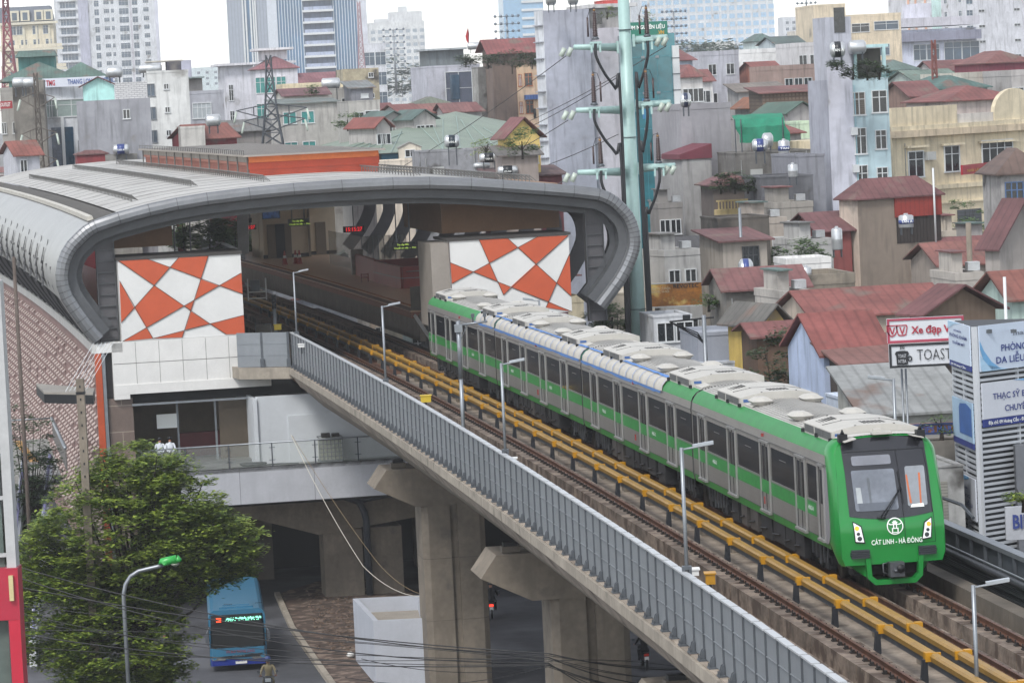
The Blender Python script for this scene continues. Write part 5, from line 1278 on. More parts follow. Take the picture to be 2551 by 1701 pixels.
for k in range(6):
    b = MB(); a_ = q0[0].lerp(q0[1], .42+.07*k)+Vector((0, .4+.3*k, .1)); b.tube([a_, a_+Vector((1.3, 1.0, 2.1))], .012, 4); b.build('tie_rod', galv, t)
# ================================================================ BUS
bus_b = mat('bus_blue', '#306a88', .3, var=.05); bus_d = mat('bus_deep_blue', '#152a7a', .3, var=.05)
p = onz(597, 1672, 0); BY = p.y
t = thing('city_bus', 'light blue city bus with a lit destination board coming out under the tree', 'bus', p, .09)
w = 1.25
b = MB(); 
def sect(x0, zz, y0, y1, mb, m=0):
    k = len(zz); vs = [(sx, yy, z) for yy in (y0, y1) for sx, z in zz]; mb.add(vs, [(i, (i+1) % k, k+(i+1) % k, k+i) for i in range(k)]+[tuple(range(k)), tuple(range(2*k-1, k-1, -1))], m)
pr = [(-w, .35), (w, .35), (w, 2.75), (w-.1, 3.0), (w-.25, 3.1), (-w+.25, 3.1), (-w+.1, 3.0), (-w, 2.75)]
sect(0, pr, .25, 11.0, b, 0); body = b.build('body', [bus_b], t, world=False); body.scale = (1, 1, .88)
b = MB(); b.prism([(-w+.02, .25, .3), (w-.02, .25, .3), (w-.1, 0, .35), (-w+.1, 0, .35)], (0, 0, 0), (0, 0, .35)); b.build('bumper', bus_d, body, world=False)
b = MB(); b.prism([(-w+.02, .25, .65), (w-.02, .25, .65), (w-.12, -.02, .65), (-w+.12, -.02, .65)], (0, 0, 0), (0, 0, .58)); b.build('front_panel', bus_b, body, world=False)
b = MB(); b.prism([(-w+.04, .25, 1.235), (w-.04, .25, 1.235), (w-.14, .0, 1.235), (-w+.14, .0, 1.235)], (0, 0, 0), (0, .12, 1.2)); b.build('windscreen', mat('bus_glass', '#0e1114', .25, var=.2, spec=.25), body, world=False)
b = MB(); b.prism([(-w+.06, .3, 2.44), (w-.06, .3, 2.44), (w-.2, .06, 2.44), (-w+.2, .06, 2.44)], (0, 0, 0), (0, .04, .42)); brd_ = b.build('destination_board', blackm, body, world=False)
b = MB()
rnd = random.Random(2)
for k in range(34):
    x = -.55+k*.05
    if rnd.random() < .82: b.box((x, .035, 2.68+rnd.choice((-.02, .0, .02))), (.035, .02, rnd.uniform(.05, .12)))
for k in range(26):
    x = -.5+k*.06
    if rnd.random() < .5: b.box((x, .035, 2.58), (.04, .02, .03))
b.build('green_digits', mat('led_mint', '#7fe8c0', .5, emit=1.6), brd_, world=False)
b = MB(); [b.box((-.8+.0, .035, 2.56+k*.08), (.22, .02, .045)) for k in range(3)]; b.build('red_digits', mat('led_orange', '#f04a28', .5, emit=2.0), brd_, world=False)
b = MB(); [b.box((-.73+x, .25, 2.5), (.1, .1, .1)) for x in ()]
b.box((0, 1.6, 3.14), (1.5, 1.9, .1)).box((0, 1.7, 3.2), (1.2, 1.4, .06)); b.build('roof_hatch', bus_b, body, world=False)
b = MB(); [b.prism([(-.55+k*.08+(1.0 if k > 4 else 0), .66, 3.2), (-.51+k*.08+(1. if k > 4 else 0), .66, 3.2), (-.46+k*.08+(1. if k > 4 else 0), .9, 3.2), (-.50+k*.08+(1. if k > 4 else 0), .9, 3.2)], (0, .35, .03), (0, .35, .04)) for k in range(9)]; b.build('roof_vents', blackm, body, world=False)
for sg in (1, -1):
    b = MB(); b.prism([(sg*1.18, .02, .62), (sg*.62, -.02, .62), (sg*.55, -.03, .70), (sg*1.17, .03, .84)], (0, -.03, 0), (0, .05, 0)); b.build('headlight', mat('bus_lamp', '#9a9c9e', .2, .5, var=.3, scale=8), body, world=False)
    b = MB(); b.tube([(sg*1.22, .2, 2.3), (sg*1.36, 0, 2.0), (sg*1.33, 0, 1.4)], .03, 5).box((sg*1.36, 0, 1.75), (.12, .08, .38)); b.build('mirror', galv_d, body, world=False)
    b = MB(); b.tube([(sg*.25, -.03, 1.28), (sg*.85, 0, 1.22)], .02, 5); b.build('wiper', blackm, body, world=False)
    b = MB(); [b.box((sg*1.255, 1.6+k*1.5, 1.95), (.02, 1.35, 1.0)) for k in range(6)]; b.build('side_windows', glassd, body, world=False)
    for yy in (2.2, 8.4): b = MB(); b.lathe((sg*1.14-.12, yy, .48), [(.48, 0), (.48, .24)], 18, 0, 'X'); b.build('wheel', blackm, body, world=False)
b = MB(); b.prism([(-.6, -.035, .73), (.9, -.035, .73), (1.1, -.03, .9), (-1.0, -.03, .80)], (0, -.005, 0), (0, 0, 0)); b.build('grille', blackm, body, world=False)
Rb = Matrix.Rotation(.09, 3, 'Z')
text('bus_lettering', 'XN BUS THĂNG LONG', p+Rb @ Vector((-.55, -.06, .86)), Rb @ Vector((1, 0, 0)), (0, 0, 1), .12, mat('letter_red', '#8d2233', .5), body, w=1.25, bold=.015, thick=.02)
text('bus_maker', 'AEROBUS', p+Rb @ Vector((-.28, -.08, .70)), Rb @ Vector((1, 0, 0)), (0, 0, 1), .06, galv, body, w=.55, thick=.02)
b = MB(); b.box((.1, -.045, .48), (.5, .02, .13)); b.build('number_plate', white, body, world=False)
text('plate_number', '29B-153.27', p+Rb @ Vector((-.12, -.055, .455)), Rb @ Vector((1, 0, 0)), (0, 0, 1), .06, blackm, body, w=.42, thick=.01)
# ================================================================ PEOPLE on motorbikes
skin = mat('skin', '#9a6b52', .6, var=.03)
def body_mesh(name, J, E, mats, parent, R):
    """continuous body grown over a joint graph; J = {name:(x,y,z,r)}, E = edges; R rotation about z, world offset given by parent"""
    me = bpy.data.meshes.new(name); names = list(J); me.from_pydata([J[k][:3] for k in names], [(names.index(a), names.index(c)) for a, c in E], []); me.update()
    o = bpy.data.objects.new(name, me); COL.objects.link(o)
    sk = o.modifiers.new('s', 'SKIN'); sk.use_smooth_shade = True; su = o.modifiers.new('u', 'SUBSURF'); su.levels = 1
    for i, k in enumerate(names): me.skin_vertices[0].data[i].radius = (J[k][3],)*2; me.skin_vertices[0].data[i].use_root = (i == 0)
    dg = bpy.context.evaluated_depsgraph_get(); dg.update(); m2 = bpy.data.meshes.new_from_object(o.evaluated_get(dg)); bpy.data.objects.remove(o)
    m2.materials.clear(); [m2.materials.append(m) for m in mats[0]]
    for p_ in m2.polygons: p_.material_index = mats[1](p_.center); p_.use_smooth = True
    o = bpy.data.objects.new(name, m2); COL.objects.link(o); o.parent = parent; return o
def rider(loc, rz, label, shirt, helmet, bikecol, bike_label, rear=False, trous='#3a3a35'):
    mb = thing('motorbike', bike_label, 'motorbike', loc, rz)     # local: front towards -y
    b = MB()
    for yy in (-.62, .62):
        vs = MB(); vs.lathe((-.05, yy, .29), [(.29, 0), (.29, .1)], 18, 0, 'X'); w_ = vs.build('wheel', blackm, mb, world=False)
        v2 = MB(); v2.lathe((-.06, yy, .29), [(.17, 0), (.17, .12)], 14, 0, 'X'); v2.build('rim', galv, w_, world=False)
    b.prism([(-.12, -.45, .35), (-.12, .7, .45), (-.12, .75, .72), (-.12, -.05, .66), (-.12, -.2, .42)], (0, 0, 0), (.24, 0, 0)); b.prism([(-.17, -.62, .55), (-.2, -.5, .98), (-.1, -.46, 1.02), (-.08, -.42, .45)], (0, 0, 0), (.05, 0, 0)); b.prism([(-.17, -.5, .35), (.17, -.5, .35), (.2, -.47, .9), (.1, -.45, 1.02), (-.1, -.45, 1.02), (-.2, -.47, .9)], (0, 0, 0), (0, -.07, 0)); b.build('fairing', mat('bike_'+bikecol.strip('#'), bikecol, .3, var=.05), mb, world=False)
    b = MB(); b.prism([(-.13, -.02, .70), (-.13, .72, .74), (-.13, .74, .80), (-.13, .0, .78)], (0, 0, 0), (.26, 0, 0)); b.build('seat', blackm, mb, world=False)
    b = MB(); b.tube([(-.34, -.35, 1.0), (-.12, -.45, .98), (.12, -.45, .98), (.34, -.35, 1.0)], .022, 6).tube([(0, -.6, .3), (0, -.46, 1.0)], .04, 6).tube([(-.3, -.42, 1.0), (-.36, -.42, 1.18)], .012, 4).tube([(.3, -.42, 1.0), (.36, -.42, 1.18)], .012, 4).box((-.38, -.42, 1.2), (.12, .02, .08)).box((.38, -.42, 1.2), (.12, .02, .08)); b.build('handlebar', galv_d, mb, world=False)
    b = MB(); b.box((0, -.57, .86), (.24, .06, .14)); b.build('headlight', mat('bike_lamp', '#c8cdd0', .2), mb, world=False)
    b = MB(); b.box((0, .78, .70), (.2, .05, .1)); b.build('tail_light', mat('tail_red_'+('on' if rear else 'off'), '#c22a1c', .4, emit=2.5 if rear else 0), mb, world=False)
    b = MB(); b.box((0, .80, .55), (.19, .02, .15)); b.build('number_plate', white, mb, world=False)
    pt = thing('person', label, 'person', loc, rz)
    J = dict(pel=(0, .22, .86, .145), ch=(0, .16, 1.22, .16), nk=(0, .13, 1.46, .065), hd=(0, .10, 1.60, .10), hd2=(0, .10, 1.68, .095))
    E_ = [('pel', 'ch'), ('ch', 'nk'), ('nk', 'hd'), ('hd', 'hd2')]
    for s_, n_ in ((1, 'a'), (-1, 'b')):
        J.update({'sh'+n_: (s_*.19, .15, 1.38, .065), 'el'+n_: (s_*.30, -.02, 1.14, .05), 'wr'+n_: (s_*.32, -.27, 1.04, .036), 'ha'+n_: (s_*.31, -.35, 1.03, .035), 'hp'+n_: (s_*.11, .18, .84, .095), 'kn'+n_: (s_*.2, -.22, .80, .07), 'an'+n_: (s_*.2, -.12, .40, .045), 'ft'+n_: (s_*.2, -.28, .34, .045)})
        E_ += [('ch', 'sh'+n_), ('sh'+n_, 'el'+n_), ('el'+n_, 'wr'+n_), ('wr'+n_, 'ha'+n_), ('pel', 'hp'+n_), ('hp'+n_, 'kn'+n_), ('kn'+n_, 'an'+n_), ('an'+n_, 'ft'+n_)]
    sm_ = mat('cloth_'+shirt.strip('#'), shirt, .8, var=.1, scale=8); tm = mat('cloth_'+trous.strip('#'), trous, .8, var=.1, scale=8)
    body_mesh('body', J, E_, ([skin, sm_, tm], lambda c: 0 if c.z > 1.47 or (c.y < -.30 and c.z > .95) else (1 if c.z > .93 else 2)), pt, 0)
    b = MB()
    for s_ in (1, -1):
        for f in range(5): b.tube([(s_*(.27+f*.025), -.36, 1.03), (s_*(.27+f*.025), -.40, 1.01), (s_*(.27+f*.025), -.38, .98)], .009, 5)
        b.box((s_*.035, .0, 1.60), (.02, .015, .012), 0, 1)
    b.tube([(0, .0, 1.59), (0, -.02, 1.56)], .014, 5).box((0, .005, 1.52), (.045, .012, .01), 0, 1)
    b.build('fingers', [skin, blackm], pt, world=False)
    b = MB(); b.lathe((0, .10, 1.60), [(.128, 0), (.132, .05), (.115, .12), (.07, .165), (.01, .18)], 14); b.box((0, -.03, 1.64), (.16, .1, .02)); b.build('helmet', mat('helmet_'+helmet.strip('#'), helmet, .35), pt, world=False)
q = onz(672, 1738, 0); rider(q, .02, 'person in tan shirt and blue helmet riding towards the viewer beside the bus', '#8f8468', '#2c4680', '#3a3c40', 'motorbike ridden towards the viewer right of the bus', trous='#6b644e')
q = onz(1226, 1538, 0); rider(q, math.pi, 'person in dark clothes and helmet seen from behind between the two tall piers', '#17181c', '#15161a', '#1c1d22', 'motorbike with a lit red tail lamp between the two tall piers', True, '#1c1d24')
q = onz(1606, 1664, 0); rider(q, math.pi+.1, 'person in black seen from behind, riding right of the second pier', '#131418', '#191a20', '#1a1a20', 'dark motorbike right of the second pier at the bottom edge', False, '#16171c')
q = onz(1282, 1462, 0); rider(q, math.pi, 'person whose upper half is hidden by the pier cap above the road', '#1b1c22', '#1b1c22', '#1a1b20', 'motorbike far along the road under the second pier cap', False, '#1b1c22')
q = onz(416, 1668, 0); rider(Vector((q.x, q.y, 0)), math.pi, 'person with light helmet half hidden by branches left of the bus', '#3c4650', '#8d99a5', '#7d1c1f', 'red motorbike half hidden by the tree left of the bus', False, '#26282e')
# people sitting in the concourse
for i, (o_, lab) in enumerate(((-13.1, 'person in white shirt seated nearest the brown column behind the glass'), (-12.6, 'person in white shirt seated second from the brown column behind the glass'))):
    pt = thing('person', lab, 'person', G(o_, 7.42, -.6), SH)
    J = dict(pel=(0, 0, .5, .14), ch=(0, 0, .9, .16), nk=(0, -.02, 1.12, .06), hd=(0, -.04, 1.25, .1))
    E_ = [('pel', 'ch'), ('ch', 'nk'), ('nk', 'hd')]
    for s_, n_ in ((1, 'a'), (-1, 'b')):
        J.update({'sh'+n_: (s_*.18, 0, 1.04, .06), 'el'+n_: (s_*.24, -.1, .8, .05), 'ha'+n_: (s_*.12, -.35, .68, .04), 'hp'+n_: (s_*.1, -.05, .5, .09), 'kn'+n_: (s_*.12, -.45, .5, .07), 'an'+n_: (s_*.12, -.45, .1, .05)})
        E_ += [('ch', 'sh'+n_), ('sh'+n_, 'el'+n_), ('el'+n_, 'ha'+n_), ('pel', 'hp'+n_), ('hp'+n_, 'kn'+n_), ('kn'+n_, 'an'+n_)]
    body_mesh('body', J, E_, ([skin, mat('shirt_white', '#c9ced4', .8), mat('cloth_dark', '#25272d', .8)], lambda c: 0 if c.z > 1.13 else (1 if c.z > .6 else 2)), pt, 0)
    b = MB(); b.lathe((0, -.02, 1.27), [(.11, 0), (.10, .07), (.03, .115)], 10); b.build('hair', blackm, pt, world=False)
t = thing('bench', 'low dark bench under the two seated people', 'bench', G(-12.9, 7.42, -.5), SH)
b = MB(); b.box((0, .1, .36), (1.6, .4, .06)); b.build('seat', galv_d, t, world=False)
b = MB(); b.box((-.7, .1, .17), (.05, .35, .33)); b.build('leg', galv_d, t, world=False)
b = MB(); b.box((.7, .1, .17), (.05, .35, .33)); b.build('leg', galv_d, t, world=False)
# ================================================================ PIT, PAVEMENT, DEBRIS
A0, B0, C0, D0 = at(886, 1499, 158), at(936, 1545, 151), at(1062, 1540, 151), at(1046, 1487, 158)
zp = B0.z
t = thing('walled_pit', 'white walled open top box standing against the left tall pier', 'wall box', (B0.x, B0.y, 0))
wp = mat('pit_white', '#b2b6bf', .6, var=.05, streak=.12)
fr_ = [Vector((p_.x, p_.y, 0)) for p_ in (A0, B0, C0, D0)]
for a_, c_ in ((0, 1), (1, 2), (2, 3), (3, 0)):
    b = MB(); P_, Q_ = fr_[a_], fr_[c_]; tt_ = (Q_-P_).normalized(); nn = Vector((-tt_.y, tt_.x, 0))*.11; b.prism([P_-nn-tt_*.1, Q_-nn-tt_*.12, Q_+nn-tt_*.12, P_+nn-tt_*.1], (0, 0, -.2), (0, 0, zp)); b.build('side_wall', wp, t)
b = MB(); b.prism(fr_, (0, 0, zp-.75), (0, 0, zp-.62)); b.build('inner_slab', mat('pit_floor', '#9b948a', .9, var=.12), t)
b = MB(); b.box(((fr_[0]+fr_[1])/2+Vector((.05, -.12, 1.2))), (.05, .05, .7)); b.build('hinge', blackm, t)
pv = [onz(x, y, .06) for x, y in ((700, 1480), (735, 1560), (835, 1701), (1000, 1760), (1090, 1500), (860, 1430))]
b = MB(); b.prism(pv, (0, 0, -.05), (0, 0, .09)); tag(b.build('pavement', mat('pavement_brown', '#5a4a41', .9, var=.35, scale=1.5, dirt=('#7a6a5e', 1.8, .52), bump=.3)), kind='structure')
kerb = [onz(x, y, .2) for x, y in ((690, 1475), (728, 1560), (830, 1703), (880, 1760))]
t = thing('kerb', 'pale concrete kerb between the dark road and the brown pavement', 'kerb', kerb[1])
b = MB()
for a_, c_ in zip(kerb, kerb[1:]):
    tt_ = (c_-a_).normalized(); nn = Vector((-tt_.y, tt_.x, 0))*.13; b.prism([a_-nn, c_-nn, c_+nn, a_+nn], (0, 0, -.2), (0, 0, .03))
b.build('kerb_stone', conc_l, t)
rnd = random.Random(8); b = MB()
for k in range(240):
    u, v = rnd.random(), rnd.random(); q = onz(760+u*110+v*30, 1470+v*150, .17); s_ = rnd.uniform(.03, .12); b.box(q, (s_*rnd.uniform(.6, 2), s_, s_*.6), rnd.uniform(0, 3))
tag(b.build('rubble', mat('rubble', '#8a7565', .9, var=.4, scale=5)), 'loose brick rubble scattered over the brown pavement', 'rubble', kind='stuff')
q = onz(874, 1637, .15); t = thing('plastic_bag', 'small white plastic bag on the pavement left of the white pit', 'bag', q); b = MB(); b.lathe((0, 0, .03), [(.14, 0), (.2, .1), (.12, .2), (.03, .24)], 9); b.build('bag', white, t, world=False)
# lane paint and far kerb of the road right of the pier
b = MB(); a_, c_ = onz(1205, 1433, .03), onz(1242, 1436, .03); b.prism([a_, c_, c_+Vector((0, .5, 0)), a_+Vector((0, .5, 0))], (0, 0, 0), (0, 0, .004)); tag(b.build('road_marking', mat('road_paint', '#8c9096', .7, var=.2, scale=3)), kind='structure')
# ================================================================ WIRES
wirem = mat('wire_black', '#17181b', .6, var=0)
def wire(pts, r, label, sag=0., name='overhead_wire', m=wirem, group=None, n=16):
    P_ = []
    for a_, c_ in zip(pts, pts[1:]):
        A, B_ = (at(*q) if len(q) == 3 and q[2] > 20 else Vector(q) for q in (a_, c_))
        for i in range(n): f = i/n; p_ = A.lerp(B_, f); p_.z -= sag*4*f*(1-f); P_.append(p_)
    P_.append(B_); b = MB(); b.tube(P_, r, 5); o = b.build(name, m); tag(o, label, 'wire', group); return o
W0 = 'cables strung across the lower foreground'
wl = [((-60, 1440, 121), (1368, 1627, 112), .35), ((-60, 1490, 121), (1368, 1632, 112), .2), ((-60, 1530, 121), (1366, 1641, 112), .4), ((-60, 1380, 122), (1366, 1636, 112), .6), ((-60, 1600, 120), (1366, 1637, 112), .3), ((-60, 1570, 120), (1366, 1646, 112), -.3), ((-60, 1560, 121), (1366, 1655, 112), .5), ((860, 1686, 116), (1366, 1657, 112), .4), ((-60, 1500, 121), (1366, 1652, 112), .7), ((-60, 1400, 122), (1366, 1650, 112), .9), ((900, 1640, 116), (1366, 1660, 112), .3)]
for i, (a_, c_, s_) in enumerate(wl): wire([a_, c_, (1900, 1650+i*11, 112)], .012 if i % 3 else .02, 'black cable in the bundle crossing in front of the tall piers', s_, group=W0)
wire([(725, 1083, 172), (905, 1410, 155), (1046, 1485, 152)], .016, 'pale cable hanging from the terrace down to the white pit', .3, m=mat('wire_pale', '#b8b4a8', .6, var=0))
wire([(728, 1085, 172), (940, 1400, 154), (1046, 1478, 152)], .012, 'brownish cable hanging beside the pale one to the white pit', .2, m=mat('wire_tan', '#7d6a4c', .6, var=0))
# ================================================================ CITY
bld_last = ['']
def wallm(c, k=0, streak=.3):
    return mat('wall_'+c.strip('#')+('_%d' % k if k else ''), tuple(x*min(1.7, .72/max(lin(c))) for x in lin(c)), .85, var=.14, scale=.3, streak=min(.6, streak*1.5), dirt=('#716d68', .3, .64))
def dirtym(c): return mat('dirty_wall_'+c.strip('#'), c, .9, var=.25, scale=.4, streak=.5, dirt=('#3e3b38', .5, .56))
def roofc(c, axis='x', per=.45): return mat('roof_'+c.strip('#')+axis, tuple(x*.52+.055 for x in lin(c)), .75, .0, var=.22, scale=.5, streak=0, dirt=('#6b5a52', .45, .58), wave=((1, 0, 0) if axis == 'x' else (0, 1, 0), per, .22, 1))
RED, RED2, PINK, GRN, GRY = '#8e3a35', '#a8493a', '#a8606a', '#5f7f78', '#7d7c7a'
gl_b = mat('pane_blue', '#40566a', .1, var=.25, scale=.3, spec=.8); gl_d = mat('pane_dark', '#2d3236', .12, var=.25, scale=.4, spec=.8); gl_t = mat('pane_teal', '#35808c', .12, .0, var=.35, scale=.18, spec=.9); frw = mat('frame_white_w', '#c9cccd', .5, var=.03); steel_t = mat('tank_steel', '#c3c6c8', .3, .45, var=.12, scale=2)
_fe = [(178, 1640), (190, 1520), (197, 1455), (225, 1215), (246, 1080), (272, 985), (287, 940)]
def clearY(px, Y):
    """keep everything in the city clear of the station's footprint"""
    if Y >= 290 or px > 1640: return Y
    e = next((a+(b-a)*(Y-y0)/(y1-y0) for (y0, a), (y1, b) in zip(_fe, _fe[1:]) if y0 <= Y <= y1), 940 if Y > 272 else 1700)
    if px >= e: return Y
    for (y0, a), (y1, b) in zip(_fe, _fe[1:]):
        if b <= px <= a: return max(Y, y1-(y1-y0)*(px-b)/(a-b))+1.5
    return 291+(Y-178)*.1
def bld(label, cx, cy, Y, wl, wr, yaw, wall, roof=None, name='building', cat='building', depth=9., wins=(), leftm=None, rise=1.5, over=.35, zb=0., bands=(), group=None, par=.5, dz=0.):
    Y = clearY(cx-wl, Y); th = math.radians(yaw); C_ = at(cx, cy, Y); xr, yr, _ = ray(cx+wr, cy); u = xr/yr; a = (u*Y-C_.x)/(math.cos(th)-u*math.sin(th))
    if wl > 0: xl, yl, _ = ray(cx-wl, cy); u = xl/yl; bb = (C_.x-u*Y)/(math.sin(th)+u*math.cos(th))
    else: bb = depth
    bb = max(1. if yaw > 18 or cy < 0 else 4., min(bb, 60)) if wl > 0 else bb; t = thing(name, label, cat, (C_.x, C_.y, zb), th, group); H = C_.z-zb
    wm = wallm(wall) if isinstance(wall, str) else wall
    lm = wm if leftm is None else (wallm(leftm) if isinstance(leftm, str) else leftm)
    b = MB(); b.add([(0, 0, 0), (a, 0, 0), (a, bb, 0), (0, bb, 0), (0, 0, H), (a, 0, H), (a, bb, H), (0, bb, H)], [(0, 1, 5, 4), (1, 2, 6, 5), (2, 3, 7, 6), (4, 5, 6, 7)], 0).add([(0, 0, 0), (0, bb, 0), (0, bb, H), (0, 0, H)], [(0, 1, 2, 3)], 1)
    b.build('wall', [wm, lm], t, world=False)
    kind, rc = roof or ('flat', None)
    e = over
    if kind == 'flat':
        if par > 0:
            b = MB(); w_ = .18
            for x0, x1, y0, y1 in ((-.03, a+.03, -.03, w_), (-.03, a+.03, bb-w_, bb+.03), (-.03, w_, w_+.002, bb-w_-.002), (a-w_, a+.03, w_+.002, bb-w_-.002)): b.bx(x0, x1, y0, y1, H+.002, H+par)
            b.build('parapet', wallm(rc) if rc else wm, t, world=False)
    else:
        b = MB(); rm = roofc(rc, 'x' if kind in ('gable', 'hip', 'shed') else 'y'); z0 = H+.01; T_ = .08
        if kind == 'gable': P_ = [(-e, -e, z0-e*rise*2/bb), (a+e, -e, z0-e*rise*2/bb), (a+e, bb/2, z0+rise), (-e, bb/2, z0+rise), (a+e, bb+e, z0), (-e, bb+e, z0)]; fs = [(0, 1, 2, 3), (3, 2, 4, 5)]; gab = [[(0, 0, H), (0, bb, H), (0, bb/2, H+rise*.97)], [(a, 0, H), (a, bb, H), (a, bb/2, H+rise*.97)]]
        elif kind == 'gabley': P_ = [(-e, -e, z0-.1), (-e, bb+e, z0-.1), (a/2, bb+e, z0+rise), (a/2, -e, z0+rise), (a+e, bb+e, z0-.1), (a+e, -e, z0-.1)]; fs = [(0, 1, 2, 3), (3, 2, 4, 5)]; gab = [[(0, 0, H), (a, 0, H), (a/2, 0, H+rise*.97)], [(0, bb, H), (a, bb, H), (a/2, bb, H+rise*.97)]]
        elif kind == 'shed': P_ = [(-e, -e, z0), (a+e, -e, z0), (a+e, bb+e, z0+rise), (-e, bb+e, z0+rise)]; fs = [(0, 1, 2, 3)]; gab = [[(0, 0, H), (0, bb, H), (0, bb, H+rise)], [(a, 0, H), (a, bb, H), (a, bb, H+rise)]]
        else:
            r0 = min(a, bb)/2*.8
            if a >= bb: R1, R2 = (r0, bb/2, z0+rise), (a-r0, bb/2, z0+rise); P_ = [(-e, -e, z0), (a+e, -e, z0), (a+e, bb+e, z0), (-e, bb+e, z0), R1, R2]; fs = [(0, 1, 5, 4), (1, 2, 5), (2, 3, 4, 5), (3, 0, 4)]
            else: R1, R2 = (a/2, r0, z0+rise), (a/2, bb-r0, z0+rise); P_ = [(-e, -e, z0), (a+e, -e, z0), (a+e, bb+e, z0), (-e, bb+e, z0), R1, R2]; fs = [(0, 1, 4), (1, 2, 5, 4), (2, 3, 5), (3, 0, 4, 5)]
            gab = []
        n_ = len(P_); top_ = [(x, y, z+T_) for x, y, z in P_]; b.add(P_+top_, fs+[tuple(i+n_ for i in f) for f in fs]); 
        ed = {}
        for f in fs:
            for i in range(len(f)): k_ = tuple(sorted((f[i], f[(i+1) % len(f)]))); ed[k_] = ed.get(k_, 0)+1
        b.add(P_+top_, [(i, j, j+n_, i+n_) for (i, j), c in ed.items() if c == 1])
        b.build('roof', rm, t, world=False)
        if gab: g_ = MB(); [g_.add(p_, [(0, 1, 2)], 0) for p_ in gab]; g_.build('gable', wm, t, world=False)
    if Y < 260 and a > 3.5 and name in ('house', 'building') and cy > 300:
        b = MB(); b.tube([(a*.93, -.06, 0), (a*.93, -.06, H)], .05, 5).tube([(a*.07, -.05, H-.4), (a*.07, -.05, max(.5, H-5))], .03, 5); b.build('drain_pipe', mat('pipe_pale', '#9a9b9a', .5), t, world=False)
        b = MB(); b.bx(a*.18, a*.18+.8, -.35, -.02, H-1.6, H-1.05); b.build('air_conditioner', mat('ac_unit', '#b0b1ae', .5, var=.1), t, world=False)
    if bands:
        for z1, z2, m_ in bands: b = MB(); b.bx(-.08, a+.08, -.1, bb, H-z2, H-z1); b.build('ledge', m_ if not isinstance(m_, str) else wallm(m_), t, world=False)
    cnt = 0; rest = MB(); frest = MB()
    for wn in wins:
        face, u0, u1, n_, zt_, dz_, rows, ww, hh = wn[:9]; gm = wn[9] if len(wn) > 9 else gl_d; fm = wn[10] if len(wn) > 10 else frw; mull = wn[11] if len(wn) > 11 else 1
        Lf = a if face == 'F' else bb
        for r in range(rows):
            for k in range(n_):
                uc = (u0+(u1-u0)*(k/(n_-1) if n_ > 1 else .5))*Lf; zt = H-zt_-r*dz_; zb_ = zt-hh
                if zb_ < .2: continue
                def fb(mb, x0, x1, z0, z1, d0, d1):
                    if face == 'F': mb.bx(x0, x1, -d1, -d0, z0, z1)
                    else: mb.bx(-d1, -d0, x0, x1, z0, z1)
                small = cnt >= 100
                gb_, f_ = (rest, frest) if small else (MB(), MB())
                fb(gb_, uc-ww/2, uc+ww/2, zb_, zt, .0, .02)
                fr_w = .07 if ww > 1 else .05
                for x0, x1, z0, z1 in ((uc-ww/2-fr_w, uc+ww/2+fr_w, zt, zt+fr_w), (uc-ww/2-fr_w-.05, uc+ww/2+fr_w+.05, zb_-.1, zb_), (uc-ww/2-fr_w, uc-ww/2, zb_, zt), (uc+ww/2, uc+ww/2+fr_w, zb_, zt)): fb(f_, x0, x1, z0, z1, .0, .09)
                for q in range(mull): x_ = uc-ww/2+ww*(q+1)/(mull+1); fb(f_, x_-.03, x_+.03, zb_, zt, .02, .06)
                if hh > 1.1: fb(f_, uc-ww/2, uc+ww/2, zb_+hh*.68, zb_+hh*.68+.05, .02, .055)
                if not small: g_o = gb_.build('window', gm, t, world=False); f_.build('frame', fm, g_o, world=False)
                cnt += 1
    if rest.v: g_o = rest.build('window', gm, t, world=False, kind='stuff'); frest.build('frame', fm, g_o, world=False)
    t['_a'] = a; t['_b'] = bb; t['_h'] = H; bld_last[0] = t.name
    return t
def dims(t): return t['_a'], t['_b'], t['_h']
def bpart(t, name, x0, x1, y0, y1, z0, z1, m):
    b = MB(); b.bx(x0, x1, y0, y1, z0, z1); return b.build(name, m if not isinstance(m, str) else wallm(m), t, world=False)
def tank(px, py, Y, label, r=.55, l=1.6, horiz=True, word=None, stand=.5, bandc='#3a4a86'):
    """stainless water tank; px,py = its centre"""
    Y = clearY(px-15, Y-1); p = at(px, py, Y); t = thing('water_tank', label, 'water tank', (p.x, p.y, p.z-r-stand), 0); z = r+stand if horiz else stand
    if not horiz: t.location.z = p.z-l/2-stand; INFO[t.name] = Matrix.Translation(t.location)
    b = MB()
    if horiz: b.lathe((-l/2, 0, z), [(r*.6, -.12), (r*.93, -.02), (r, .05), (r, l-.05), (r*.93, l+.02), (r*.6, l+.12)], 16, 0, 'X')
    else: b.lathe((0, 0, z), [(r*.95, 0), (r, .05), (r, l*.45), (r*1.02, l*.47), (r, l*.49), (r, l*.9), (r*.8, l*.97), (r*.3, l), (r*.3, l+.08)], 16)
    o = b.build('tank_body', steel_t, t, world=False)
    b = MB()
    if horiz: b.lathe((-l*.28, 0, z), [(r+.012, 0), (r+.012, l*.56)], 16, 0, 'X')
    else: b.lathe((0, 0, z), [(r+.012, l*.3), (r+.012, l*.6)], 16)
    if word: b.build('label_band', mat('band_'+bandc.strip('#'), bandc, .4), o, world=False); text('tank_lettering', word, p+Vector((-r*.75, -r-.02, (-.12 if horiz else -l*.1))), (1, 0, 0), (0, 0, 1), r*.36, decal, o, w=r*1.5, bold=.02, thick=.03)
    b = MB()
    for x in (-l*.35, l*.35) if horiz else (-r*.7, r*.7):
        for y in (-r*.6, r*.6): b.tube([(x, y, -.3), (x, y, z-r*.5 if horiz else z)], .035, 4)
    b.build('stand', galv_d, t, world=False)
    return t
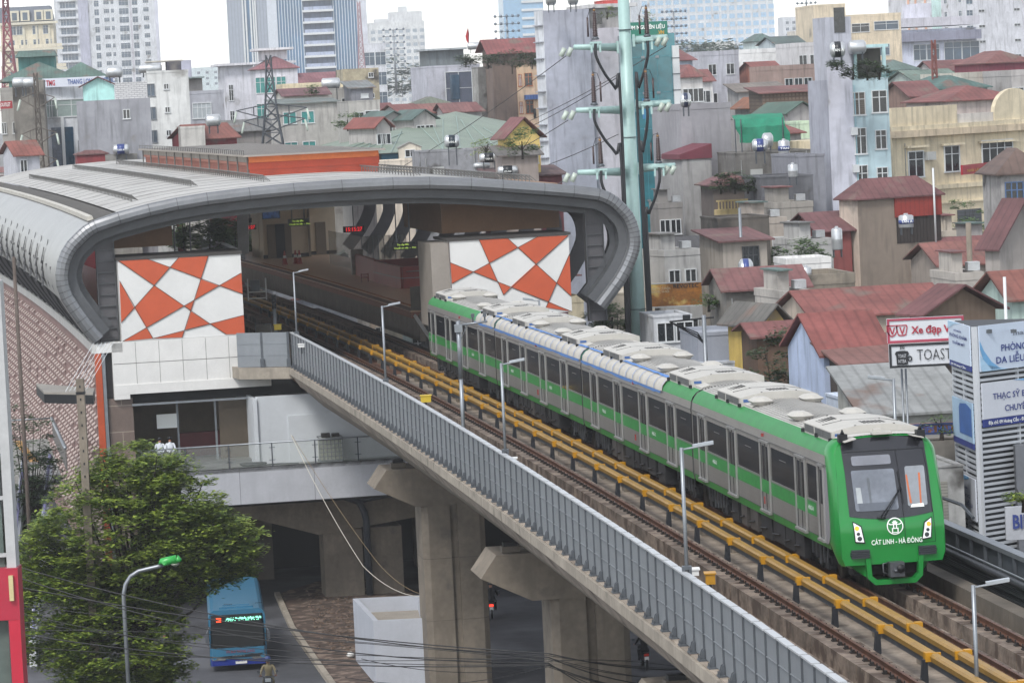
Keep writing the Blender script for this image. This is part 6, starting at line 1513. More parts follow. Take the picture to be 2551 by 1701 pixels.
def sign(name, label, TL, TR, BL, Y, bg, items=(), cat='sign', yR=None, frame=None, thick=.15, posts=False):
    """flat board; items = (text, u, v, height fraction, width fraction, material)"""
    A = at(*TL, Y); YR = yR if yR else Y; xr, yr, _ = ray(*TR); B_ = at(*TR, YR); B_.z = A.z; D_ = at(*BL, Y); h = A.z-D_.z; U = (B_-A); w = U.length; U.normalize(); V = Vector((0, 0, 1)); N_ = U.cross(V)
    D0 = Vector((A.x, A.y, A.z-h)); t = thing(name, label, cat, (D0+U*w/2-N_*.1)); b = MB(); b.prism([D0, D0+U*w, A+U*w, A], (0, 0, 0), -N_*thick); o = b.build('board', bg, t)
    if frame:
        b = MB(); f_ = .07
        for p0, p1, q0, q1 in ((0, w, 0, f_), (0, w, h-f_, h), (0, f_, f_+.001, h-f_-.001), (w-f_, w, f_+.001, h-f_-.001)): b.prism([D0+U*p0+V*q0, D0+U*p1+V*q0, D0+U*p1+V*q1, D0+U*p0+V*q1], (0, 0, 0), N_*.03)
        b.build('frame', frame, t)
    for it in items: s_, u, v, hf, wf, m_ = it[:6]; text('lettering', s_, D0+U*w*u+V*h*v+N_*.02, U, V, h*hf, m_, t, w=w*wf if wf else None, bold=it[6] if len(it) > 6 else .01, thick=.02)
    t['_w'] = w; t['_h'] = h
    return t, D0, U, V, N_, w, h
def bush(px, py, Y, r, label, m=leaf_m, n=1500, z0=None, cat='shrub', sz=.16, seed=1, name='shrub', flat=.8):
    Y = clearY(px-15, Y-1); p = at(px, py, Y); t = thing(name, label, cat, (p.x, p.y, (p.z-r if z0 is None else z0))); b = MB(); B0 = Vector((p.x, p.y, p.z-r if z0 is None else z0)); b.tube([B0, p], .08, 5, 0, .03); [b.tube([B0.lerp(p, .5), p+Vector((random.uniform(-r, r)*.6, random.uniform(-r, r)*.4, random.uniform(-.2, .5)*r))], .03, 4, 0, .01) for _ in range(5)]; b.build('trunk', barkm, t); b = MB(); leaves(b, p, (r*1.15, r, r*flat), n, sz, rnd=random.Random(seed)); b.build('crown', m, t); return t
fcream = '#b9ad93'; sky_b = mat('cream_trim', '#c9c3b0', .7, var=.04)
# ---- far towers; part of the haze is put into their pale colours
t = bld('tall white apartment block with a grey stripe at the far left', 136, -25, 1400, 0, 247, 8, '#d3d6da', par=0, depth=30, wins=[('F', .05, .09, 1, 5, 3.35, 10, 2.0, 2.3, gl_b), ('F', .13, .17, 1, 5, 3.35, 10, 3.8, 2.3, gl_b, frw, 2), ('F', .26, .28, 1, 5, 3.35, 10, 1.9, 1.6, gl_b, frw, 2), ('F', .40, .42, 1, 5, 3.35, 10, 1.7, 2.2, gl_b), ('F', .50, .52, 1, 5, 3.35, 10, 2.0, 1.5, gl_b, frw, 2), ('F', .565, .575, 1, 5, 3.35, 10, 1.0, 1.5, gl_b), ('F', .67, .70, 1, 5, 3.35, 10, 3.6, 2.2, gl_b, frw, 2), ('F', .795, .80, 1, 5, 3.35, 10, 2.0, 2.2, gl_b), ('F', .90, .92, 1, 5, 3.35, 10, 2.0, 1.6, gl_b, frw, 2)])
a, b_, H = dims(t); bpart(t, 'grey_strip', a*.225, a*.325, -.5, 0, 0, H, '#8e8f9c'); bpart(t, 'dark_slot', a*.745, a*.765, -.04, 0, 0, H, '#9a989e')
for k in range(12): bpart(t, 'balcony_slab', a*.02, a*.21, -.9, -.001, H-4.8-3.35*k, H-4.4-3.35*k, '#d8dade')
bpart(t, 'edge_pier', a, a+1.2, -1, 20, 0, H, '#a9aab4')
t = bld('cream classical mansion block with mansard roof and balustraded terraces at left', 0, 60, 900, 0, 132, 5, '#b3ab97', par=0, depth=20, wins=[('F', .24, .36, 2, .9, 3, 1, 1.3, 2.0, gl_b), ('F', .66, .86, 2, .9, 3, 1, 1.3, 2.0, gl_b), ('F', .2, .9, 4, 4.3, 3, 1, 1.4, 1.4, gl_b), ('F', .2, .9, 4, 7.9, 3.9, 4, 1.4, 1.7, gl_b)])
a, b_, H = dims(t); b = MB(); b.prism([(-.3, .2, H), (a+.2, .2, H), (a-.5, 1.4, H+4), (-.3, 1.4, H+4)], (0, 0, 0), (0, 12, 0)); b.build('mansard_roof', mat('slate', '#5d6470', .6), t, world=False)
for u in (.28, .48, .74, .92): bpart(t, 'dormer', a*u-1.1, a*u+1.1, -.2, 1.5, H+.4, H+3.0, sky_b); bpart(t, 'dormer_window', a*u-.6, a*u+.6, -.25, -.201, H+.6, H+2.5, gl_b)
for z in (.0, 6.5, 11.5): bpart(t, 'cornice', -.3, a+1.2+z*.15, -1.0, 0, H-z-.5, H-z+.1, sky_b)
for z in (6.4, 11.4): bpart(t, 'balustrade', -.3, a+1+z*.15, -.95, -.8, H-z+.1, H-z+.9, '#bdb5a2')
for k in range(3): bpart(t, 'pilaster', a*(.42+.24*k), a*(.46+.24*k), -.3, 0, H-6, H-.5, sky_b)
# blue glass tower
t = bld('blue and silver glass office tower with white balcony decks', 562, -60, 1150, 0, 345, 4, mat('tower_glass', '#3c6d94', .12, .1, var=.2, scale=.06, spec=.8), par=0, depth=30)
a, b_, H = dims(t)
sil = mat('tower_silver', '#9aa1ac', .4, .2, var=.06, wave=((1, 0, 0), 1.0, .25, 1)); lt = mat('tower_light', '#c4cad2', .4, .1, var=.05)
bpart(t, 'silver_wall', -.2, a*.105, -.3, -.01, 0, H, sil); bpart(t, 'silver_wall', a*.20, a*.285, -.3, -.01, 0, H, sil); bpart(t, 'silver_wall', a*.285, a*.355, -.6, -.01, 0, H, lt); bpart(t, 'silver_wall', a*.94, a+.2, -.4, -.01, 0, H, '#b9bcc4')
for u in (.11, .13, .165, .185, .2): bpart(t, 'white_fin', a*u-.25, a*u+.25, -.7, 0, 0, H, frw)
for k in range(9): bpart(t, 'mullion', a*(.37+.021*k)-.12, a*(.37+.021*k)+.12, -.3, 0, 0, H, lt)
for k in range(9): bpart(t, 'mullion', a*(.765+.021*k)-.12, a*(.765+.021*k)+.12, -.3, 0, 0, H, lt)
bpart(t, 'balcony_recess', a*.545, a*.755, -.31, -.29, 0, H, mat('recess_blue', '#56657c', .3, var=.2, scale=.4, wave=((1, 0, 0), 1.6, .3, 1)))
for k in range(12): bpart(t, 'balcony_deck', a*.54, a*.765, -1.8, -.32, H-9.2-3.6*k, H-8.5-3.6*k, frw); bpart(t, 'balcony_rail', a*.55, a*.755, -1.75, -1.65, H-8.5-3.6*k, H-7.5-3.6*k, '#8b93a5')
t = bld('pale distant apartment block with a stepped top in the middle of the skyline', 920, 62, 1750, 0, 137, 6, '#d6d8d8', par=.8, depth=24, wins=[('F', .06, .95, 8, 3, 3.3, 12, 2.0, 1.6, mat('pane_pale', '#98a4ae', .3))])
a, b_, H = dims(t); bpart(t, 'top_storeys', a*.38, a*.97, 1, 15, H, H+5.5, '#d3d5d6'); bpart(t, 'top_storeys', a*.12, a*.5, 1.2, 15, H, H+2.5, '#cfd1d2'); bpart(t, 'penthouse', a*.55, a*.7, 1, 8, H+5.5, H+8, '#cfd3d4')
t = bld('pale blue glass tower cut by the frame top behind the grey tower', 1251, -40, 1500, 0, 100, 4, mat('pale_glass', '#8cb0cc', .25, var=.1), par=0, depth=30)
a, b_, H = dims(t)
for k in range(16): bpart(t, 'white_band', a*.45 if k % 1 == 0 else 0, a, -.5, 0, H-5-3.4*k, H-4-3.4*k, frw)
t = bld('huge white and blue hotel slab with a regular window grid behind the pole', 1592, -60, 1500, 0, 332, 10, '#e0e4e8', par=0, depth=20, wins=[('F', .03, .98, 17, 4, 3.35, 13, 2.3, 1.9, mat('pane_sky', '#a3c4de', .2))])
a, b_, H = dims(t)
t = bld('white apartment block at the upper right corner with small windows', 2402, -40, 800, 60, 160, 20, '#cfd0d6', par=0, wins=[('F', .25, .8, 2, 2.5, 3.4, 9, 1.4, .5, gl_d), ('L', .2, .8, 2, 2.5, 3.4, 9, 1.3, 1.5, gl_b), ('F', .05, .08, 1, 2.5, 3.4, 9, 1.5, 2.0, gl_b)])
t = bld('white hotel block with pale orange and mint strips at the upper right', 2255, -40, 1000, 0, 150, 8, '#d8d8dc', par=0, depth=20, wins=[('F', .05, .95, 9, 3, 3.3, 8, .9, 1.7, gl_b)])
a, b_, H = dims(t); bpart(t, 'mint_strip', a*.42, a*.6, -.4, 0, 0, H, '#b4cfcb'); [bpart(t, 'orange_strip', a*u, a*u+.5, -.3, 0, 0, H, '#c99a80') for u in (.02, .14, .3, .66)]
t = bld('cream hotel block with blue glass behind the tall light blue house', 2026, 18, 520, 0, 80, 6, '#aca08c', par=.3, depth=14)
t = bld('long low cream annex with dark windows right of the light blue house', 2104, 45, 540, 0, 140, 6, '#aca08c', par=.4, depth=14, wins=[('F', .25, .3, 1, 1.0, 3, 1, 2.6, 1.2, gl_d), ('F', .72, .75, 1, .8, 3, 1, 3.6, 1.2, gl_b), ('F', .5, .52, 1, 4.2, 4, 2, 4.5, 1.6, gl_b)])
t = bld('blue grey office block with a flat concrete crown at the upper right', 2212, 78, 620, 0, 220, 14, '#b6bac9', par=0, depth=14, wins=[('F', .35, .5, 2, 2.6, 4, 3, 2.2, 2.6, gl_b), ('F', .72, .74, 1, 2.4, 4, 2, 3.2, 3.0, gl_b), ('F', .9, .95, 1, 2.4, 4, 2, 3.2, 3.0, gl_b)])
a, b_, H = dims(t); bpart(t, 'crown_beam', a*.0, a*1.02, -1, 12, H+.5, H+2.0, '#9d9ca3'); bpart(t, 'crown_beam', -.5, a*1.03, -1.2, 12, H-2.0, H-.4, '#6e6f7d'); bpart(t, 'stair_box', a*.38, a*.55, 2, 9, H+2, H+4.5, '#a5a5ad')
# distant skyline, hazy
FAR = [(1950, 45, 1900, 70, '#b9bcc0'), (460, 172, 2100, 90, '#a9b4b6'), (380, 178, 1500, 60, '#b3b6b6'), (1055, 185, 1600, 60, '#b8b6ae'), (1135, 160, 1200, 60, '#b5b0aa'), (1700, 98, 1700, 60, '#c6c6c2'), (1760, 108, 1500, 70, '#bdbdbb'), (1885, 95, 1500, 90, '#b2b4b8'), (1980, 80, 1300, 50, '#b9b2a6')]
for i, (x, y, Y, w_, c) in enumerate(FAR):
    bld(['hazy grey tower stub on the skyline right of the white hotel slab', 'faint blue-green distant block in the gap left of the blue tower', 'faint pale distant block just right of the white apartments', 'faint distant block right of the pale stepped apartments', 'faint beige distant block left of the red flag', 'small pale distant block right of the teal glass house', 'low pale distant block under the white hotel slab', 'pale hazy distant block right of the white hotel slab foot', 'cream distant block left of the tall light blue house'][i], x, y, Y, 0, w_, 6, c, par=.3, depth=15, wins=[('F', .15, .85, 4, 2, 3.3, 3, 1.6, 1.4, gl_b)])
# ---- left group
t = bld('green-roofed hall with a raised square roof left of the shop sign', 22, 205, 430, 0, 150, 5, '#6c8f89', ('hip', '#4f7d70'), depth=16, rise=2.2, over=1.4)
a, b_, H = dims(t); bpart(t, 'upper_box', a*.15, a*.75, 4, 12, H, H+2.9, '#3f6a66'); b = MB(); b.prism([(a*.1, 3, H+2.9), (a*.8, 3, H+2.9), (a*.74, 5, H+3.7), (a*.16, 5, H+3.7)], (0, 0, 0), (0, 6, 0)); b.build('upper_roof', roofc('#4f7d70'), t, world=False)
t = bld('long sage green roof behind the blue lettered sign', 140, 198, 440, 0, 125, 5, '#8a9a92', ('hip', '#5f8d7e'), depth=12, rise=1.9)
t = bld('white electronics shop building with tall dark blue glass strip', 108, 198, 335, 0, 155, 8, '#c6c9cd', par=.0, depth=8, wins=[('F', .35, .5, 1, 2.0, 3, 1, 4.0, 1.5, mat('pane_greygreen', '#8d9c98', .3)), ('F', .10, .12, 1, 2.0, 3, 1, .9, 1.5, mat('pane_greygreen', '#8d9c98', .3))])
a, b_, H = dims(t); bpart(t, 'glass_strip', a*.08, a*.24, -.12, 0, 0, H-4.5, mat('glass_lilac', '#5e6c82', .15, var=.4, scale=.8)); bpart(t, 'glass_strip', a*.29, a*.43, -.12, 0, 0, H-4.5, mat('glass_navy', '#16425c', .1, .1, var=.3, scale=.5)); bpart(t, 'white_pier', a*.24, a*.29, -.3, 0, 0, H-3.5, frw)
for k in range(4): bpart(t, 'side_window', a*.50, a*.60, -.1, 0, H-7.6-2.6*k, H-5.8-2.6*k, gl_d)
sign('shop_sign', 'long pale shop sign with blue capital letters and a red mark', (105, 197), (262, 190), (106, 219), 334.5, mat('sign_pale', '#c4c8d2', .5, var=.03), [('THANG LONG ELECTRIC', .40, .25, .55, .75, mat('letter_blue', '#3e5a9a', .5), .02), ('TMG', .06, .2, .6, .14, mat('letter_redd', '#b03344', .5), .03)])
t = bld('plain mid grey block with one small dark window under the white tiled box', 190, 253, 300, 0, 184, 6, '#77787d', par=.0, depth=10, wins=[('F', .66, .68, 1, .9, 3, 1, .5, .7, gl_d)])
t = bld('turquoise rooftop room with a small brown gabled roof on the grey block', 206, 216, 302, 0, 78, 6, '#86aaa6', ('gabley', '#84443c'), name='rooftop_room', cat='rooftop room', depth=4, rise=.7, zb=13)
t = bld('white patterned-tile rooftop wall beside the turquoise room', 286, 207, 301.5, 0, 80, 6, mat('lattice_tile', '#bdbdbd', .7, var=.05, bricks=(.45, .16, '#8f8f92', .03)), name='rooftop_wall', cat='rooftop room', par=0, depth=3, zb=13)
t = bld('clean white narrow house with three small square windows and blue side windows', 366, 184, 320, 0, 103, 7, '#cbccca', par=.2, depth=10, wins=[('F', .44, .46, 1, 1.0, 2.05, 4, .35, .42, gl_d), ('F', .06, .08, 1, .95, 2.05, 4, .62, 1.0, gl_b, mat('frame_grey', '#7d8288', .5))])
a, b_, H = dims(t); bpart(t, 'roof_box', a*.5, a*.85, 1, 5, H+.2, H+1.0, '#3b3a42'); bpart(t, 'roof_slab', a*.0, a*.9, 1, 6, H+1.0, H+1.1, '#a09c94')
t = bld('grey house with a big white gridded window right of the white house', 465, 236, 345, 0, 92, 8, '#85868c', par=.3, depth=10, wins=[('F', .38, .4, 1, .9, 3.6, 1, 1.7, 1.4, mat('pane_white', '#a9b0b4', .3), frw, 3)])
a, b_, H = dims(t); bpart(t, 'terrace_room', 0, a*.45, .5, 6, H+.3, H+1.5, '#73706e'); bpart(t, 'terrace_roof', -.2, a*.5, -.3, 6, H+1.5, H+1.65, '#6d7777')
t = bld('slate grey wall block behind the white house roof on the left', 430, 152, 420, 0, 46, 6, '#8d8e9b', par=0, depth=8)
t = bld('grey-beige apartment front with tall windows at the left edge', 0, 228, 330, 0, 102, 6, '#82807c', par=.3, depth=12, wins=[('F', .05, .85, 4, 2.9, 1.9, 5, .34, .95, gl_d)])
t = bld('weathered beige tower block carrying two round tanks at the left', 30, 208, 322, 0, 78, 6, dirtym('#8a857d'), par=.2, depth=8)
t = bld('small house with an orange tiled roof at the left edge above the station', 40, 385, 290, 0, 58, 25, '#93949a', ('gable', '#a4472f'), name='house', cat='house', depth=3.5, rise=1.0, wins=[('F', .2, .4, 1, .5, 3, 1, .5, .9, gl_d)])
t = bld('small dark red metal roof cabin on the roof left of the steel tank', 192, 388, 262, 0, 76, 10, '#6e2c30', ('hip', '#7e3a36'), name='cabin', cat='cabin', depth=3, rise=.55, over=.15)
t = bld('low mottled white parapet block beneath the steel tank', 262, 386, 262, 0, 80, 8, dirtym('#9c9a95'), par=0, depth=5)
tank(302, 372, 260, 'steel tank with blue letters on the mottled block above the station roof', .42, 1.1, True, 'TAN A', .2)
tank(285, 180, 318, 'rusty white solar tank left of the white narrow house', .5, 1.2); tank(374, 171, 322, 'long white tank on top of the white narrow house', .38, 1.8, True, None, .1)
tank(47, 206, 320, 'round tank with blue arc, left of the twin pair at left', .45, .9); tank(72, 206, 320, 'round tank with blue arc, right of the twin pair at left', .45, .9)
sign('red_sign', 'small red sign with white letters at the left edge', (0, 253), (30, 251), (0, 272), 328, mat('sign_redm', '#a02c36', .5), [('OUTLET', .05, .3, .5, .8, decal)])
sign('yellow_sign', 'vertical yellow sign between the beige block and the white shop', (98, 278), (112, 277), (100, 330), 330, mat('sign_yellow', '#b09448', .5), [('H', .2, .1, .3, .5, blackm), ('K', .2, .55, .3, .5, blackm)])
t = bld('little house with an orange roof and round gable window behind the station roof', 488, 345, 302, 0, 102, 35, '#6e2f35', ('gable', '#a5503c'), name='house', cat='house', depth=4, rise=1.1, over=.3)
t = bld('grey low block right behind the station roof left of the pylon', 450, 322, 300, 0, 60, 8, '#9c9a96', par=.2, depth=6)
tank(531, 300, 270, 'rusty white tank behind the little orange roofed house', .5, 1.0, True, None, .3, '#7a4038')
t = bld('dark low sheds behind the station roof around the pylon foot', 545, 330, 310, 0, 130, 8, '#6d6a68', ('gable', '#8a8986'), name='shed', cat='shed', depth=8, rise=.9)
# centre-left
t = bld('pale block with a flat overhanging roof left of the pylon top', 560, 165, 470, 0, 70, 10, '#b5b5bb', par=.0, depth=10, wins=[('F', .15, .2, 1, 2.5, 3.4, 4, .5, 2.0, gl_d)])
a, b_, H = dims(t); bpart(t, 'flat_roof', -1.0, a+5.5, -1, 9, H, H+.3, '#bdbcc0')
t = bld('pale green windowed house with a pink hipped roof behind the pylon', 636, 175, 455, 0, 105, 8, '#a9a8ae', ('hip', PINK), depth=9, rise=1.6, wins=[('F', .1, .6, 3, 1.0, 3.3, 4, 1.1, 1.9, mat('pane_green', '#3f8a86', .2))])
a, b_, H = dims(t); bpart(t, 'upper_slab', 0, a*.95, 1, 8, H+2.4, H+2.7, '#bcbbbf'); bpart(t, 'upper_wall', a*.2, a*.8, 2, 8, H+1.2, H+2.4, '#b1b0b5')
t = bld('long house with a dusty pink metal roof right of the pylon', 745, 207, 470, 25, 138, 14, '#8c8a90', ('gable', PINK), depth=9, rise=1.2)
t = bld('cream wall block with two tiny windows right of the blue tower foot', 855, 173, 440, 0, 88, 8, dirtym('#b5ab92'), par=.0, depth=10, wins=[('F', .75, .8, 1, .6, 2.5, 3, .5, .5, gl_d)])
t = bld('cream building below the pink roof with a narrow dark slot', 704, 216, 430, 0, 170, 8, '#bdb195', par=.3, depth=10, wins=[('F', .1, .3, 2, 1.2, 3.0, 3, 1.2, 1.1, gl_d)])
t = bld('grey house with a green awning under the white tank on stilts', 800, 225, 380, 0, 75, 10, '#8f8d89', par=.2, depth=8, wins=[('F', .82, .85, 1, 1.0, 3.4, 2, 1.0, 1.3, gl_d)])
t = bld('slate grey cottage block with an orange door patch right of the white tank', 874, 222, 375, 0, 55, 10, '#67686d', ('shed', '#9aa0a0'), name='house', cat='house', depth=6, rise=.8, wins=[('F', .6, .62, 1, .6, 3, 1, .7, .35, frw)])
t = bld('unfinished grey concrete house with balconies left of the green hall', 868, 255, 330, 0, 78, 10, '#8d8a86', par=.1, depth=8, wins=[('F', .3, .35, 1, 1.0, 3, 2, .8, .8, gl_d), ('F', .72, .75, 1, .9, 3, 2, 1.2, 1.0, gl_d)])
t = bld('grey workshop with a green tarpaulin awning beside the concrete posts', 690, 262, 360, 0, 150, 10, '#8b8884', ('shed', '#7f8c86'), depth=8, rise=.5, wins=[('F', .2, .5, 2, .8, 3, 2, 1.2, 1.1, mat('pane_green', '#3f8a86'))])
t = bld('small house with a maroon arched roof right of the pylon', 708, 240, 372, 0, 110, 12, '#9b978f', ('gable', '#87434c'), name='house', cat='house', depth=6, rise=.7)
tank(824, 208, 378, 'white tank on tall rusty stilts right of the pylon', .55, 1.7, True, None, 1.6); bush(776, 222, 372, .55, 'bright green bush on the rooftop right of the pylon', leaf_m, 300, sz=.2); bush(865, 300, 328, 1.0, 'green climbing plant on the balcony left of the green hall', leaf_m, 900, sz=.16)
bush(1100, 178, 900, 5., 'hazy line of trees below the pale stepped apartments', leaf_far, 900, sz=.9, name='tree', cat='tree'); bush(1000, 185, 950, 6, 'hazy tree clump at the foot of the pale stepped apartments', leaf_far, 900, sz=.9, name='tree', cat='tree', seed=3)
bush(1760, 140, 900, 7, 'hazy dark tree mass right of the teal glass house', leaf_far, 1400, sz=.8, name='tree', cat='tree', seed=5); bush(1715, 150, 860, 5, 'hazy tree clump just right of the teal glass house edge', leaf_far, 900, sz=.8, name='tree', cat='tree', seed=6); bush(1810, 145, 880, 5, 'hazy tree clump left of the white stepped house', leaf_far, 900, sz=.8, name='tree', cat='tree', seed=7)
t = bld('white office block with big blue windows right of the blue tower', 905, 112, 800, 0, 55, 8, '#c6c8ce', par=.2, depth=12, wins=[('F', .25, .75, 2, 1.8, 4.4, 3, 2.2, 2.8, gl_b)])
# centre: grey block with garden roof, hall, peach house
t = bld('big pale grey house with a deep dark balcony opening in the centre', 1063, 170, 400, 0, 132, 10, '#8f9098', par=.2, depth=12, wins=[('F', .58, .6, 1, .6, 4, 1, 2.9, 5.6, mat('recess_dark', '#4e5566', .6)), ('F', .7, .95, 3, 9.2-2, 4, 1, .6, .8, gl_b)])
a, b_, H = dims(t); bpart(t, 'terrace_house', .5, a*.75, 1.5, 8, H+.2, H+1.9, '#565c5e'); bpart(t, 'terrace_roof', 0, a*.8, .8, 9, H+1.9, H+2.1, '#858b8e'); bpart(t, 'balcony_window', a*.42, a*.6, -.12, -.1, H-3.6, H-.9, gl_b); bpart(t, 'balcony_window', a*.42, a*.58, -.12, -.1, H-7.0, H-4.5, gl_b); bpart(t, 'balcony_rail', a*.4, a*.78, -.9, -.8, H-7.6, H-6.4, '#6f7682')
t = bld('grey stained block right of the dark balcony house', 1190, 172, 392, 15, 96, 22, dirtym('#8a8a88'), par=.2, leftm=dirtym('#a3a29e'), depth=10)
t = bld('peach apartment house with orange framed windows and a striped awning', 1287, 166, 388, 0, 60, 8, '#b89f86', par=.1, depth=10, wins=[('F', .42, .5, 1, .8, 2.95, 4, .75, 1.3, gl_d, mat('frame_orange', '#a8603c', .6)), ('F', .1, .12, 1, .9, 2.95, 4, .28, 1.2, frw, mat('frame_orange', '#a8603c'))])
a, b_, H = dims(t); bpart(t, 'striped_awning', a*.25, a*.8, -.7, 0, H-3.6, H-3.1, mat('awning_blue', '#4d6fae', .6, wave=((1, 0, 0), .3, .5, 1))); bpart(t, 'hanging_trousers', a*.6, a*.7, -.2, -.1, H-5.6, H-4.6, blackm)
t = bld('rooftop pavilion with a red metal roof and creepers on the grey block', 1225, 130, 388, 0, 110, 10, '#5c4f48', ('gable', '#a33f3c'), name='pavilion', cat='pavilion', depth=6, rise=1.3, over=.7, zb=20)
for i, (x, y, r) in enumerate(((1160, 150, .8), (1275, 150, 1.5), (1215, 148, 1.0), (1325, 152, .9))): bush(x, y, 385, r, ['small roof garden bush over the dark balcony house', 'biggest roof garden bush under the red pavilion roof', 'roof garden bush at the left end of the red pavilion', 'roof garden bush beside the grey tower under the pavilion'][i], leaf_d, 700, sz=.2, seed=i)
tank(1185, 115, 398, 'pair of pale tanks on the roof under the red flag', .4, 1.6, True, None, .1)
p0 = at(1168, 112, 402); t = thing('red_flag', 'red flag on a thin pole above the grey rooftops', 'flag', p0); b = MB(); b.tube([p0, p0+Vector((0, 0, 1.9))], .03, 4); b.build('pole', galv_d, t); b = MB(); b.add([p0+Vector((x, .05*math.sin(x*9), z)) for x, z in ((0, 1.9), (-.15, 1.5), (-.33, .95), (-.25, .45), (.02, .0), (.05, .6), (.1, 1.2))], [(0, 1, 6), (1, 2, 5, 6), (2, 3, 4, 5)]); b.build('cloth', mat('flag_red', '#b3262e', .7), t)
t = bld('house with a dull green tiled roof in front of the dark balcony house', 1035, 265, 360, 0, 90, 10, '#8f8d90', ('hip', '#75806a'), name='house', cat='house', depth=6, rise=.8)
for i, (x, y, Y, w_, c, yw) in enumerate(((945, 280, 350, 40, RED, 20), (1000, 283, 342, 50, '#9b4a40', 25), (1050, 282, 350, 55, '#a35a4e', 15), (1110, 280, 346, 60, '#96504a', 12), (1160, 278, 352, 40, RED, 20), (945, 302, 325, 70, '#5f837c', 25), (1030, 298, 322, 55, '#557a72', 25), (937, 318, 305, 35, '#a8412c', 30))):
    bld(['small dark red roof left end of the row before the green hall', 'dull red roof second in the row before the green hall', 'brick red roof middle of the row before the green hall', 'faded red roof fourth in the row before the green hall', 'dark red roof right end of the row before the green hall', 'teal metal roof left of the green hall ridge', 'teal metal roof nearest the green hall ridge', 'tiny orange gable roof left of the green hall'][i], x, y, Y, 0, w_, yw, '#8b8886', ('gable' if i < 5 else 'gabley', c), name='house', cat='house', depth=5, rise=.8, wins=[('F', .3, .7, 2, .6, 3, 1, .7, .8, gl_d)])
# the big green-grey hall
t = bld('big hall with a broad grey-green metal roof and a bright blue side wall', 950, 385, 298, 0, 150, 4, mat('hall_blue', '#3c7896', .7, var=.08), par=0, depth=1.0, name='hall', cat='hall')
A_ = [at(868, 388, 294), at(1105, 366, 302), at(1340, 345, 315), at(1135, 280, 341)]
b = MB(); z0 = A_[0].z; e1 = Vector((A_[0].x-3, 294, z0)); e2 = Vector((A_[1].x, 299, z0+.0)); e3 = Vector((at(1345, 350, 320).x, 325, z0)); ap = at(1135, 278, 341)
b.add([e1, e2, e3, ap, Vector((e1.x-4, 375, z0)), Vector((e3.x+3, 390, z0))], [(0, 1, 3), (1, 2, 3), (2, 5, 3), (0, 3, 4)]); ro_ = b.build('roof', mat('hall_roof', '#7d8a7c', .6, .0, var=.1, scale=.3), t)
b = MB()
for k in range(1, 10):
    f = k/10; p1 = e1.lerp(e2, f) if k < 7 else e2; q1 = e1.lerp(ap, f); b.tube([p1+Vector((0, 0, .05)), p1.lerp(ap, .25+.07*k)+Vector((0, 0, .06))] if k < 4 else [p1+Vector((0, 0, .05)), (e1.lerp(ap, min(1, f*1.0))).lerp(p1, .12)+Vector((0, 0, .07))], .04, 4)
for k in range(1, 6): f = k/6; p1 = e2.lerp(e3, f); b.tube([p1+Vector((0, 0, .05)), p1.lerp(ap, 1-f*.8)+Vector((0, 0, .06))], .04, 4)
b.build('roof_seam', mat('seam_mint', '#96aaa2', .6), ro_)
b = MB(); b.add([e2, e3, Vector((e3.x, e3.y, 0)), Vector((e2.x, e2.y, 0))], [(0, 1, 2, 3)]); b.build('side_wall', wallm('#b4aaa2'), t)
t = bld('dormer with an arched cream surround on the blue hall wall', 993, 368, 296.5, 0, 56, 4, '#b0a99c', ('gabley', '#b3b1aa'), name='dormer', cat='dormer', depth=2, rise=.35, over=.08, zb=11, wins=[('F', .5, .5, 1, .25, 1, 1, .75, .52, gl_d)])
t = bld('yellow house with a red roof and grille windows beside the grey tower', 1262, 345, 225, 22, 82, 30, '#b59f62', ('gabley', '#87393a'), name='house', cat='house', depth=6, rise=1.2, wins=[('F', .55, .55, 1, .6, 3, 1, 1.6, 1.0, gl_d, frw, 6)])
t = bld('pale low grey rendered block behind the canopy in the centre', 1050, 381, 215, 0, 140, 8, dirtym('#9b9ca0'), par=.1, depth=6)
t = bld('cream low wall block behind the canopy left of the grey rendered block', 945, 404, 212, 0, 104, 8, '#b2a99c', par=.1, depth=4)
t = bld('brownish roof shed with slanting metal sheet behind the canopy', 1250, 392, 212, 0, 90, 8, '#7a716c', ('shed', '#837d78'), name='shed', cat='shed', depth=3, rise=.6)
t = bld('maroon sheet roof directly behind the canopy right half', 1230, 445, 190, 0, 170, 10, '#5f3438', ('shed', '#6d3a3c'), name='shed', cat='shed', depth=4, rise=.5)
tank(1126, 352, 224, 'steel tank with a dark label on a frame right of the blue dormer', .42, .75, True, 'TAN A', .9, '#23303c'); tank(1218, 393, 210, 'horizontal steel tank with TAN A label over the canopy', .3, 1.0, True, 'TAN A', .2, '#20242a'); tank(1265, 424, 200, 'low steel tank lying close behind the canopy rim', .27, 1.0, True, 'DAI', .1, '#20242a'); tank(1200, 413, 204, 'white solar panel tank behind the canopy', .2, .8, True, None, .1)
bush(1300, 352, 214, 1.1, 'feathery green tree in front of the yellow house', leaf_m, 1500, sz=.11, name='tree', cat='tree', seed=4); bush(1210, 366, 218, .75, 'small pale tree left of the yellow house', leaf_y, 600, sz=.1, name='tree', cat='tree', seed=8)
